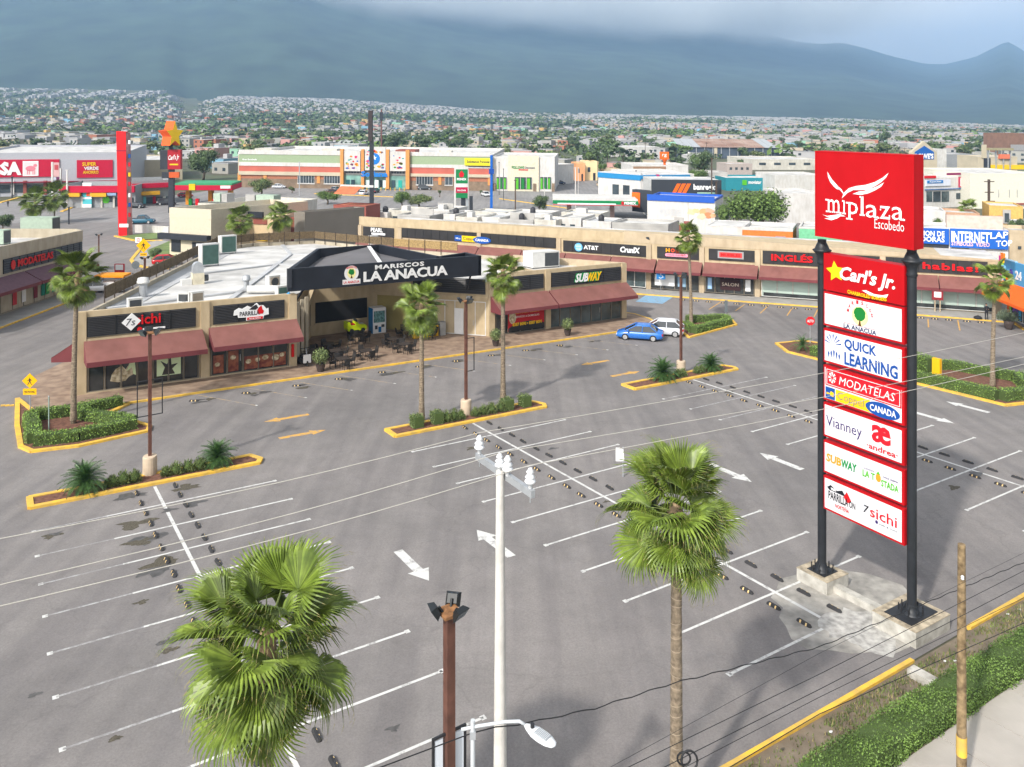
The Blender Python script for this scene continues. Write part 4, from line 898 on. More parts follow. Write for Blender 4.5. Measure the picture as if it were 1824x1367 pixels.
def pf_(i): 
    zt_, zb_, pn = PAN[i]; hh = zt_ - zb_
    return (lambda x, y, z: LV(22.33 - z, PV0 - x * PWD, zt_ - y * hh)), pn
def pt(i, body, x0, y0, x1, y1, m, **k): fn, pn = pf_(i); return mt(body, x0, y0, x1, y1, m, pn, fn=fn, **k)
def ps(i, pts, m, name='shape', z=.004): fn, pn = pf_(i); return MB().add([fn(x, y, z) for x, y in pts], [tuple(range(len(pts)))], m).build(name, pn)
STAR = flat('#ffd21f', .4); BLU = flat('#1a4e9a', .4); NB = flat('#1a2a5a', .4); PUR = flat('#3a2a6a', .4); ORG = flat('#f29a2e', .4); G1 = flat('#1f8a4a', .4); G2 = flat('#5ab52f', .4); GRY = flat('#6a7078', .4); DK = flat('#22252c', .4); MR = flat('#c81f2c', .4)
def asp(i): return PWD / (PAN[i][0] - PAN[i][1])
s_ = star(0, 0, 1, rot=math.pi / 2 + .15, k=.5); ps(0, [(.16 + x * .125, .45 - y * .125 * asp(0) * 1.0) for x, y in s_], STAR, 'star')
pt(0, "Carl's Jr.", .22, .26, .9, .74, SWH, shear=.25, bold=.03); ps(0, [(.5, .82), (.55, .79), (.65, .85), (.75, .84), (.82, .78), (.8, .88), (.7, .92), (.6, .9)], SWH, 'swash')
pt(0, 'CHARBROILED BURGERS', .32, .87, .8, .97, STAR, arc=-.02, bold=.02)
fn, pn = pf_(1)
ps(1, ell(.475, .5, .105, .27, 24), YLW, 'halo', .003); rr = random.Random(3); ps(1, [(.475 + (.072 + .008 * rr.uniform(-1, 1)) * math.cos(t), .44 + (.2 + .02 * rr.uniform(-1, 1)) * math.sin(t)) for t in [2 * math.pi * k_ / 26 for k_ in range(26)]], DKG, 'tree_crown', .006)
ps(1, [(.455, .78), (.47, .6), (.48, .6), (.495, .78)], TRK, 'tree_trunk', .008)
for k_, ch in enumerate('MARISCOS'):
    t_ = math.pi * (1.03 - 1.06 * (k_ + .5) / 8) ; cx, cy = .475 + .15 * math.cos(t_), .44 - .33 * math.sin(t_) ; pt(1, ch, cx - .014, cy - .05, cx + .014, cy + .05, MR, name='letter', bold=.02)
pt(1, 'LA ANACUA', .27, .8, .68, .93, NB, shear=.0, bold=.02); ps(1, [(.27, .775), (.68, .775), (.68, .785), (.27, .785)], MR, 'rule')
for k_ in range(7):
    t_ = math.pi * (.08 + .14 * k_); d_ = .055; ps(2, [(.13 + .02 * math.cos(t_ + .1), .42 - .05 * math.sin(t_ + .1)), (.13 + .11 * math.cos(t_ + d_) , .42 - .34 * math.sin(t_ + d_) * .9), (.13 + .11 * math.cos(t_ - d_ * 1.6), .42 - .34 * math.sin(t_ - d_ * 1.6) * .9)], BLU, 'ray')
for k_ in range(5): x_ = .06 + .035 * k_; ps(2, [(x_, .62 + .04 * abs(k_ - 2)), (x_ + .012, .55 + .04 * abs(k_ - 2)), (x_ + .024, .62 + .04 * abs(k_ - 2)), (x_ + .012, .84)], BLU, 'figure')
pt(2, 'QUICK', .28, .14, .68, .47, BLU, bold=.03); pt(2, 'LEARNING', .28, .53, .93, .9, BLU, bold=.03)
ps(3, [(.03, .05), (.97, .05), (.97, .56), (.03, .56)], MR, 'red_field', .003)
for q_ in ([(.045, .085), (.955, .085), (.955, .1), (.045, .1)], [(.045, .51), (.955, .51), (.955, .525), (.045, .525)], [(.045, .085), (.052, .085), (.052, .52), (.045, .52)], [(.948, .085), (.955, .085), (.955, .52), (.948, .52)]): ps(3, q_, SWH, 'rule', .006)
for k_ in range(8): t_ = 2 * math.pi * k_ / 8; ps(3, [(.12 + .01 * math.cos(t_), .3 + .03 * math.sin(t_)), (.12 + .05 * math.cos(t_ - .25), .3 + .16 * math.sin(t_ - .25)), (.12 + .05 * math.cos(t_ + .25), .3 + .16 * math.sin(t_ + .25))], SWH, 'petal', .007)
pt(3, 'MODATELAS', .21, .2, .9, .43, SWH, shear=.2, bold=-.003)
ps(3, [(.03, .6), (.155, .6), (.155, .93), (.03, .93)], BLU, 'blue_tile'); ps(3, [(.165, .6), (.6, .6), (.6, .93), (.165, .93)], YW2, 'yellow_tile'); ps(3, ell(.75, .77, .205, .2, 28), BLU, 'oval', .008)
ps(3, [(.045, .75), (.09, .77), (.1, .7), (.14, .72), (.14, .84), (.1, .84), (.09, .79), (.045, .82)], YW2, 'key', .007)
pt(3, 'Coppel', .19, .64, .53, .92, GRY, bold=-.008, shear=.1); pt(3, 'CANADA', .6, .68, .91, .86, SWH, bold=.02)
pt(4, 'Vianney', .04, .34, .5, .74, PUR, bold=-.002); pt(4, 'æ', .62, .13, .85, .62, MR, bold=.03); pt(4, '·andrea·', .56, .7, .93, .86, MR, bold=.02)
pt(5, 'SUB', .04, .36, .24, .62, ORG, bold=.04, shear=.1); pt(5, 'WAY', .24, .36, .44, .62, G1, bold=.04, shear=.1); pt(5, 'LA T', .51, .42, .66, .62, G2, bold=.03); pt(5, 'STADA', .735, .5, .94, .7, G2, bold=.03)
ps(5, ell(.7, .5, .032, .12, 14), ORG, 'emblem'); ps(5, [(.675, .4), (.7, .3), (.725, .4)], G2, 'emblem'); pt(5, 'LA AUTENTICA', .52, .34, .65, .39, PUR); pt(5, 'DESDE SIEMPRE', .76, .38, .93, .43, PUR); pt(5, 'tacos, tortas y mas', .57, .74, .9, .8, flat('#c8c8cc'))
pt(6, 'PARRILLA', .07, .38, .33, .62, DK, bold=.02); ps(6, [(.08, .36), (.05, .3), (.1, .2), (.18, .3), (.25, .22), (.3, .36)], DK, 'hill'); ps(6, [(.11, .33), (.1, .27), (.16, .27), (.17, .33)], SWH, 'hill_cap', .008); ps(6, [(.3, .5), (.27, .38), (.31, .2), (.37, .42), (.34, .5)], SRED, 'flame', .008)
pt(6, 'NORTEÑA', .16, .66, .34, .8, SRED, bold=.02); pt(6, 'ON', .34, .42, .42, .62, DK, bold=.02)
ps(6, [(.47, .32), (.53, .18), (.56, .5), (.53, .55)], flat('#c9ccd2'), 'wedge'); pt(6, '7', .52, .34, .59, .56, DK, shear=.2); pt(6, 'sichi', .6, .3, .92, .6, MR, bold=.01); ps(6, ell(.68, .68, .018, .05, 10), PUR, 'dot'); pt(6, 'sushi & more', .71, .66, .92, .72, GRY)

# ================================================================ PLANTED ISLANDS
MULCH = M('red brown mulch', (.16, .075, .05), rough=1, var=.35, scale=5, bump=.6)
HEDGE = M('clipped hedge leaves', (.14, .24, .045), rough=.6, var=.3, scale=2.5, island=.45, col2=(.23, .36, .07))
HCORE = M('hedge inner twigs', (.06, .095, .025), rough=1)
BUSH = M('olive bush leaves', (.12, .17, .06), rough=.6, var=.3, scale=3, island=.4, col2=(.18, .23, .08))
GRASS = M('green grass blades', (.13, .19, .05), rough=.8, var=.4, scale=1.2, island=.35, col2=(.16, .2, .06))
DRYG = M('dry grass blades', (.25, .21, .10), rough=.9, var=.3, scale=2, island=.3)
def island(name, label, ring, lawn=MULCH, h=.16, cat='planter'):
    o = thing(name, label, cat, F1(*ring[0], 0)); mb = MB(); mb.prism(F1, ring, .02, .12, lawn); mb.build('soil', o)
    k = kerb(F1, ring, close=True, wd=.28, h=h); k.build('kerb_edge', o); return o
def hedge_run(mb, fr, pts, wd, hh, n_m=520, m=HEDGE, core=HCORE, base=.1, ls=.085):
    for (a, b), (c, d) in zip(pts, pts[1:]):
        A = Vector((a, b)); B = Vector((c, d)); L_ = (B - A).length; t = (B - A) / L_; q = Vector((-t.y, t.x)); k = .82
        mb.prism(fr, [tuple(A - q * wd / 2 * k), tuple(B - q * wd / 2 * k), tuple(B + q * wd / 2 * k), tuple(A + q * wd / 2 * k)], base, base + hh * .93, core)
        for _ in range(int(L_ * n_m * (wd + 2 * hh) / 2.4)):
            s = R.uniform(-.02, 1.02) * L_; f = R.uniform(0, wd + 2 * hh)
            if f < hh: w_, z = -wd / 2, f; nr = (-1, 0)
            elif f < hh + wd: w_, z = f - hh - wd / 2, hh; nr = (0, 1)
            else: w_, z = wd / 2, f - hh - wd; nr = (1, 0)
            edge = .06 * math.sin(s * 2.1 + w_ * 3) + R.uniform(-.07, .05)
            w2 = w_ + nr[0] * edge; z2 = z + nr[1] * edge
            p2 = A + t * s + q * w2; p = fr(p2.x, p2.y, base + z2)
            nrm = Vector((R.uniform(-1, 1), R.uniform(-1, 1), R.uniform(-.2, 1.2))).normalized(); d_ = Vector((R.uniform(-1, 1), R.uniform(-1, 1), R.uniform(-.5, 1))).normalized()
            mb.leaf(p, d_, nrm, ls * R.uniform(.8, 1.5), ls * R.uniform(.5, .9), m)
    return mb
def tuft(mb, c, n, r, hh, m, w_=.02):
    for _ in range(n):
        a = R.uniform(0, 6.28); q = c + Vector((math.cos(a), math.sin(a), 0)) * R.uniform(0, r); a2 = R.uniform(0, 6.28); lean = Vector((math.cos(a2), math.sin(a2), 0)) * hh * R.uniform(.1, .6)
        s = Vector((-math.sin(a2), math.cos(a2), 0)) * w_; t_ = q + lean + Vector((0, 0, hh * R.uniform(.6, 1.1)))
        mb.add([q - s, q + s, t_], [(0, 1, 2)], m)
# sago palm
SAGO = M('dark sago fronds', (.05, .12, .035), rough=.45, var=.3, scale=6, island=.3, col2=(.09, .18, .05)); SAGOT = M('shaggy sago stem', (.09, .06, .035), rough=1, var=.3, scale=10)
def sago_mesh(seed):
    rr = random.Random(seed); mb = MB(); L_ = 1.0; pts = [Vector((L_ * t, 0, .55 * t - .75 * t * t)) for t in [i / 10 for i in range(11)]]
    mb.tube(pts, [.012 * (1 - i / 14) for i in range(11)], SAGO, 3)
    for i in range(2, 40):
        t = i / 40; p = Vector((L_ * t, 0, .55 * t - .75 * t * t)); ln = .2 * math.sin(math.pi * min(1, t * .93 + .12)) + .03
        for s in (-1, 1): mb.add([p + Vector((-.011, 0, 0)), p + Vector((.011, 0, 0)), p + Vector((ln * .45, s * ln * .9, .05 + rr.uniform(-.02, .02)))], [(0, 1, 2)], SAGO)
    return mb
SAG = [sago_mesh(i) for i in range(3)]
def sago(label, u, v, s=1.0, n=72, group='sago palms in the parking islands'):
    o = thing('sago_palm', label, 'sago palm', F1(u, v, .12), group)
    MB().lathe(F1(u, v, .1), [(.16 * s, 0), (.2 * s, .15 * s), (.17 * s, .35 * s), (.05, .42 * s)], SAGOT, 10).build('stem', o)
    for i in range(n):
        f = SAG[i % 3]
        me = SAGM[i % 3]; c = bpy.data.objects.new('frond', me); COL.objects.link(c); c.parent = o; c.location = (0, 0, .38 * s)
        c.rotation_euler = Euler((R.uniform(-.2, .2), -math.radians(82 - 118 * ((i / n) ** .8)), i * 2.399), 'XYZ'); k = s * R.uniform(.85, 1.1); c.scale = (k, k, k)
    return o
SAGM = []
for f in SAG: t_ = f.build('frond'); SAGM.append(t_.data); bpy.data.objects.remove(t_)
G_IS = 'long parking islands with yellow kerbs'
for i, (a, b, c, d, lab) in enumerate(((-3.6, 7.1, -18.85, -17.55, 'yellow-kerbed island with two sago palms left of the near shops'), (15.25, 26.2, -18.9, -17.55, 'yellow-kerbed island with two tall palms in front of the restaurant'),
                                   (34.2, 44.9, -18.9, -17.55, 'yellow-kerbed island with two sago palms at the far right of the lot'))):
    grp(island('parking_island', lab, [(a, c), (b, c), (b + .25, c + .5), (b - .1, d), (a, d)]), G_IS)
sago('dark sago palm left of the lamp on the left island', -1.25, -18.1, 1.15); sago('dark sago palm right of the lamp on the left island', 5.1, -18.1, 1.05)
sago('sago palm left of the lamp on the far right island', 37.6, -18.2, 1.3); sago('sago palm right of the lamp on the far right island', 42.7, -18.2, 1.1)
for lab, lst in (('olive feathery shrubs between the left sago palm and the lamp', [(.0, .4), (.5, .5), (1.0, .45), (-.2, .3)]), ('olive feathery shrubs between the lamp and the right sago palm on the left island', [(2.5, .35), (3.0, .45), (3.6, .45), (4.2, .45)]),
                 ('olive feathery shrubs left of the lamp on the palm island', [(18.6, .4), (19.1, .5), (19.6, .5), (20.1, .4)]), ('olive feathery shrubs right of the lamp on the palm island', [(21.2, .4), (21.8, .45), (22.4, .5), (23.1, .45), (23.5, .4)]),
                 ('small round shrubs beside the lamp on the far right island', [(39.2, .45), (39.7, .4), (41.2, .4), (41.7, .4)])):
    mb = MB(); c0 = lst[0]
    for u, r_ in lst:
        for _ in range(420):
            d_ = Vector((R.gauss(0, 1), R.gauss(0, 1), abs(R.gauss(0, .9)))).normalized(); p = F1(u, -18.2, .1) + Vector((d_.x * r_ * .8, d_.y * r_ * .8, d_.z * r_ * 1.5)) * R.uniform(.6, 1.05)
            mb.leaf(p, (d_ + Vector((0, 0, .8))).normalized(), Vector((R.uniform(-1, 1), R.uniform(-1, 1), .3)), .16, .04, BUSH)
        mb.lathe(F1(u, -18.2, .1), [(r_ * .3, 0), (r_ * .62, .3), (r_ * .5, .8 * r_), (.05, 1.25 * r_)], HCORE, 7)
    tag(mb.build('shrub', loc=F1(c0[0], -18.2, .1)), lab, 'shrub', 'olive shrubs in the parking islands')
for lab, u, gap in (('square-clipped olive hedge round the left trunk of the palm island', 17.75, 0), ('square-clipped olive hedge round the right trunk of the palm island', 24.4, 0)):
    mb = MB(); hedge_run(mb, F1, [(u - .7, -18.45), (u - .7, -17.75)], .75, .75, 420, BUSH); hedge_run(mb, F1, [(u + .7, -18.45), (u + .7, -17.75)], .75, .75, 420, BUSH)
    tag(mb.build('clipped_hedge', loc=F1(u, -18, .1)), lab, 'hedge', 'clipped hedges of the palm island')
# corner island with V hedge (top left), far islands, right island
tl = island('corner_island', 'yellow and white kerbed corner island with a zigzag hedge in front of the corner shop', [(-3.55, 1.2), (-3.75, -4.9), (-3.7, -9.3), (-3.2, -10.5), (-.9, -10.9), (2.9, -10.2), (3.1, -9.4), (1.2, -5.4), (2.6, -3.9), (-2.6, -3.4)])
mb = MB(); hedge_run(mb, F1, [(-3.0, -4.4), (-3.05, -9.2)], .8, .65, 400); hedge_run(mb, F1, [(-3.05, -9.5), (-.8, -9.9), (2.3, -9.3)], .8, .65, 400); hedge_run(mb, F1, [(2.2, -9.0), (-.6, -5.2)], .8, .65, 400); hedge_run(mb, F1, [(-3.0, -4.4), (-.2, -4.6), (2.2, -3.9)], .75, .65, 400)
tag(mb.build('hedge', loc=F1(-1, -7, .1)), 'bright green zigzag hedge on the corner island round the left palm', 'hedge')
ri = island('kerbed_island', 'triangular yellow-kerbed island with a square hedge behind the parked cars', [(49.9, -8.7), (58.2, -7.0), (59.6, -5.2), (53.8, -3.0), (51.4, -6.0)])
mb = MB(); hedge_run(mb, F1, [(51.4, -7.9), (57.7, -6.6)], .8, .7, 300); hedge_run(mb, F1, [(57.7, -6.4), (58.6, -5.2), (54.6, -3.7)], .75, .7, 300); hedge_run(mb, F1, [(51.5, -7.7), (52.8, -5.4)], .7, .7, 300)
tag(mb.build('hedge', loc=F1(55, -6, .1)), 'bright green square hedge round the palm behind the parked cars', 'hedge')
rr_ = island('kerbed_island', 'long yellow-kerbed island with hedges behind the tall red sign', [(53.25, -17.2), (53.55, -35.1), (57.6, -36.2), (62, -32.6), (61.2, -25), (58.0, -15.2), (55, -14.6)])
mb = MB(); hedge_run(mb, F1, [(54.1, -23.8), (54.15, -27), (54.2, -34.2)], .95, .75, 300); hedge_run(mb, F1, [(54.4, -34.4), (57.6, -35.2), (60.8, -32.4)], .95, .75, 260); hedge_run(mb, F1, [(60.6, -32.2), (59.8, -27.8), (56.2, -25.5)], .9, .7, 260); hedge_run(mb, F1, [(56.2, -28.4), (56.6, -25.6)], 1.1, 1.5, 300)
tag(mb.build('hedge', loc=F1(56, -30, .1)), 'clipped green hedge loop round the palm behind the right post of the tall sign', 'hedge')
mb = MB(); hedge_run(mb, F1, [(54.3, -19.0), (54.5, -21.3)], 1.2, .8, 300); tag(mb.build('hedge', loc=F1(54, -20, .1)), 'round-topped green hedge left of the left post of the tall sign', 'hedge')
sago('green sago palm at the tip of the island left of the tall sign', 54.6, -17.7, 1.1, 26)
o = thing('utility_box', 'yellow upright utility marker box in the hedge behind the tall sign', 'utility box', F1(55.2, -29.4, .1))
part('post', o, F1, (55.1, 55.2, -29.45, -29.35, .1, .5), STEEL); part('box', o, F1, (54.95, 55.25, -29.7, -29.1, .5, 1.9), flat('#efb41a')); part('side', o, F1, (55.251, 55.3, -29.68, -29.12, .52, 1.88), WT)
# verge: grass, litter and the long street hedge
mb = MB()
for _ in range(26000):
    u = R.uniform(-6, 40); v = R.uniform(-50.2, -48.15); q = noise.noise(Vector((u * .35, v * .9, 2)))
    if q < -.12 and R.random() < .8: continue
    c = F1(u, v, .06); a = R.uniform(0, 6.28); hh = R.uniform(.04, .15); s = Vector((math.cos(a), math.sin(a), 0)) * .02; mb.add([c - s, c + s, c + Vector((R.uniform(-.05, .05), R.uniform(-.05, .05), hh))], [(0, 1, 2)], GRASS if R.random() < .75 else DRYG)
tag(mb.build('verge_grass'), kind='stuff')
SHEDGE = M('street hedge leaves', (.085, .15, .03), rough=.6, var=.35, scale=.9, island=.45, col2=(.16, .26, .055))
mb = MB(); hedge_run(mb, F1, [(4.0, -49.95), (11, -49.9), (18, -49.9), (26, -49.95), (34, -49.9)], 1.1, .62, 1500, SHEDGE, ls=.055, base=.05)
tag(mb.build('street_hedge', loc=F1(15, -50, 0)), 'long thick green hedge running beside the street sidewalk', 'hedge')
for i in range(26):
    u = R.uniform(6, 30); v = R.uniform(-49.2, -48.2); o = blob(F1, u, v, .08, .05, (WHITE, LITTER)[i % 2], .075, n=7, seed=i).build('litter'); o['kind'] = 'stuff'

# ================================================================ PALMS
PTR = M('palm trunk', (.20, .155, .11), rough=.95, var=.3, scale=9, bump=.6, col2=(.3, .24, .17)); PTS = M('palm trunk scars', (.33, .27, .2), rough=.95)
FRG = M('fan palm leaf', (.088, .14, .018), rough=.42, var=.25, scale=3, island=.35, col2=(.17, .235, .035), spec=.35); FRY = M('yellowing palm tips', (.24, .21, .07), rough=.6, var=.3, scale=6)
FRD = M('dead palm leaf', (.24, .17, .10), rough=.9, var=.3, scale=6, island=.3); PET = M('palm stalk', (.17, .22, .06), rough=.5)
def fan_leaf(seed, dead=False, nseg=40, tip=.3):
    """one fan leaf: stalk along +X, pleated blade split into drooping segments"""
    rr = random.Random(seed); mb = MB(); PL = rr.uniform(.62, .98) * (.7 if dead else 1)
    stalk = [Vector((PL * t, 0, -.10 * t * t)) for t in (0, .33, .66, 1)]; mb.tube(stalk, [.022, .018, .014, .012], FRD if dead else PET, 4)
    C0 = stalk[-1]; span = math.radians(rr.uniform(78, 108) * (.55 if dead else 1)); Rb = rr.uniform(1.0, 1.2); mg = FRD if dead else FRG
    def pos(r, a, z=0):
        x = r * math.cos(a); y = r * math.sin(a)
        fold = .42 * abs(y) * (1.3 if dead else 1) ; droop = .26 * r * r * (1.9 if dead else 1)
        return C0 + Vector((x * (1 - .1 * r), y, fold - droop + z))
    for i in range(nseg):
        a0 = -span + 2 * span * i / nseg; a1 = -span + 2 * span * (i + 1) / nseg; am = (a0 + a1) / 2; L_ = Rb * (.72 + .28 * math.cos(am * .8)) * rr.uniform(.9, 1.04)
        split_ = rr.uniform(.62, .74) * L_; w_ = (a1 - a0) / 2
        B0 = pos(split_, a0, 0); B1 = pos(split_, a1, 0); Bm = pos(split_, am, .034)
        M0 = pos(L_ * .87, am - w_ * .42, -.02); M1 = pos(L_ * .87, am + w_ * .42, -.02); dr = rr.uniform(.02, .2) + .04; T = pos(L_ * 1.06, am + rr.uniform(-.03, .03), -dr)
        mb.add([C0, B0, Bm, B1, M0, M1], [(0, 1, 2), (0, 2, 3), (1, 4, 2), (2, 5, 3), (2, 4, 5)], mg)
        Tm = (M0 + M1) / 2 * .35 + T * .65; s = (M1 - M0) * .22; mb.add([M0, M1, Tm + s, Tm - s], [(0, 1, 2, 3)], mg); mb.add([Tm - s, Tm + s, T], [(0, 1, 2)], FRY if rr.random() < .8 or dead else mg)
        if rr.random() < .35 and not dead:   # hanging thread
            e = T + Vector((0, 0, -rr.uniform(.05, .2))); mb.add([T, T + Vector((.006, .006, 0)), e], [(0, 1, 2)], FRY)
    return mb
LEAFM = []
for i in range(5):
    t_ = fan_leaf(20 + i).build('fan_leaf'); LEAFM.append(t_.data); bpy.data.objects.remove(t_)
DEADM = []
for i in range(2):
    t_ = fan_leaf(60 + i, True, 22).build('dead_leaf'); DEADM.append(t_.data); bpy.data.objects.remove(t_)
PG = 'fan palms'
def palm(label, x, y, zb, hh, sc_=1.0, n=36, dead=7, r0=.17, r1=.12, lean=(0, 0), seed=0, group=PG):
    rr = random.Random(seed); o = thing('fan_palm', label, 'palm tree', (x, y, zb), group); base = Vector((x, y, zb)); mb = MB(); K = 26; pts = []; rad = []
    for i in range(K + 1):
        t = i / K; pts.append(base + Vector((lean[0] * t * t, lean[1] * t * t, hh * t - .1 * (i == 0)))); rad.append(r0 + (r1 - r0) * t + .07 * math.exp(-t * 14) + .008 * (i % 2))
    mb.tube(pts, rad, PTR, 10)
    for i in range(1, 22):   # ring scars
        t = i / 23 + rr.uniform(-.01, .01); c = base + Vector((lean[0] * t * t, lean[1] * t * t, hh * t)); r_ = (r0 + (r1 - r0) * t) + .07 * math.exp(-t * 14) + .012
        ring = [c + Vector((r_ * math.cos(a), r_ * math.sin(a), .03 * math.sin(a + i))) for a in [2 * math.pi * j / 10 for j in range(10)]]; mb.add(ring + [p + Vector((0, 0, .025)) for p in ring], [(j, (j + 1) % 10, 10 + (j + 1) % 10, 10 + j) for j in range(10)], PTS)
    mb.build('trunk', o); top = Vector((lean[0], lean[1], hh))
    mb = MB(); mb.lathe(base + top, [(r1 * 1.05, -.5), (r1 * 1.7, -.2), (r1 * 1.5, .1), (r1 * .6, .4)], FRD, 9); 
    for j in range(26): a = R.uniform(0, 6.28); p = base + top + Vector((math.cos(a) * r1 * 1.3, math.sin(a) * r1 * 1.3, R.uniform(-.35, .1))); mb.add([p, p + Vector((-math.sin(a) * .04, math.cos(a) * .04, 0)), p + Vector((math.cos(a) * .2, math.sin(a) * .2, .18))], [(0, 1, 2)], FRD)
    mb.build('crown_core', o)
    for i in range(n + dead):
        dd = i >= n; me = DEADM[i % 2] if dd else LEAFM[rr.randrange(5)]
        c = bpy.data.objects.new('dead_leaf' if dd else 'fan_leaf', me); COL.objects.link(c); c.parent = o
        el = math.radians(rr.uniform(-78, -62)) if dd else math.radians(76 - 132 * ((i + .5) / n) ** .9 + rr.uniform(-16, 16))
        c.location = top + Vector((0, 0, .25 - .45 * (i / n if not dd else 1))); c.rotation_euler = Euler((rr.uniform(-.6, .6), -el, i * 2.399 + rr.uniform(-.25, .25)), 'XYZ'); k = sc_ * rr.uniform(.86, 1.1) * (.8 if dd else .68 if i % 4 == 1 else 1); c.scale = (k, k, k)
    return o
def palm_px(label, px, py, ycrown, sc_=1.0, **k):
    q = P(px, py); zc = H + (HY - ycrown) / FP * q.y; return palm(label, q.x, q.y, q.z + .05, zc - q.z - .15, sc_, **k)
def palm_xy(label, x, y, ycrown, sc_, **k):
    zb = g(x, y); zc = H + (HY - ycrown) / FP * y; return palm(label, x, y, zb, zc - zb - .1, sc_, **k)
palm_xy('nearest fan palm, at the bottom left in front of the left parking rows', -4.76, 15.8, 1140, .99, n=40, dead=11, seed=1)
palm_xy('big near fan palm between the white utility pole and the tall sign', 4.2, 20.8, 912, .92, n=52, dead=14, seed=31)
palm_px('fan palm on the corner island in front of the corner shop', 131, 758, 492, .98, n=34, dead=8, seed=3, lean=(.25, 0))
palm_px('left one of the two tall palms on the island before the restaurant', 751, 752, 545, .88, n=32, dead=8, seed=4)
palm_px('right one of the two tall palms on the island before the restaurant', 896, 718, 487, .86, n=30, dead=9, seed=5)
palm_px('slim palm rising from the square hedge behind the parked cars', 1231, 580, 424, .95, n=28, dead=5, seed=6, lean=(-.3, 0))
palm_px('palm right of the tall sign, rising from the far hedge loop', 1768, 694, 497, .86, n=22, dead=10, seed=7, lean=(.2, 0))
# planted pots by the shops
POT = M('dark clay pot', (.055, .04, .035), rough=.8)
def pot(label, px, py, s=1.0, m=BUSH):
    c = P(px, py, .13); o = thing('potted_plant', label, 'potted plant', c, 'potted shrubs on the shop walk')
    MB().lathe(c, [(.24 * s, 0), (.34 * s, .35 * s), (.38 * s, .6 * s), (.4 * s, .62 * s), (.34 * s, .6 * s), (.1, .58 * s)], POT, 12).build('pot', o); mb = MB()
    mb.tube([c + Vector((0, 0, .4)), c + Vector((0, 0, 1.0 * s))], .05, SAGOT, 5)
    for _ in range(900): d_ = Vector((R.gauss(0, 1), R.gauss(0, 1), R.gauss(0, 1))).normalized(); p = c + Vector((0, 0, 1.2 * s)) + d_ * .62 * s * R.uniform(.5, 1.08); mb.leaf(p, Vector((R.uniform(-1, 1), R.uniform(-1, 1), R.uniform(-1, 1))).normalized(), d_, .13, .07, m)
    mb.build('foliage', o)
pot('round potted shrub left of the plaza by the yellow kerb', 571, 662); pot('slender potted shrub at the right side of the plaza beside the red banner', 883, 617, .85); pot('potted shrub before the sandwich shop windows', 1011, 598, .9)
c = P(1797, 586, .1); o = thing('potted_plant', 'grey bushy plant in a dark pot before the multicoloured store', 'potted plant', c); MB().lathe(c, [(.3, 0), (.4, .4), (.5, .8), (.4, .78)], POT, 12).build('pot', o); mb = MB()
for _ in range(900): d_ = Vector((R.gauss(0, 1.3), R.gauss(0, 1), abs(R.gauss(0, 1)))).normalized(); mb.leaf(c + Vector((0, 0, .9)) + d_ * 1.1 * R.uniform(.3, 1), (d_ + Vector((0, 0, .5))).normalized(), Vector((R.uniform(-1, 1), 1, .2)), .25, .07, M('grey green leaves', (.10, .13, .08), island=.3))
mb.build('foliage', o)
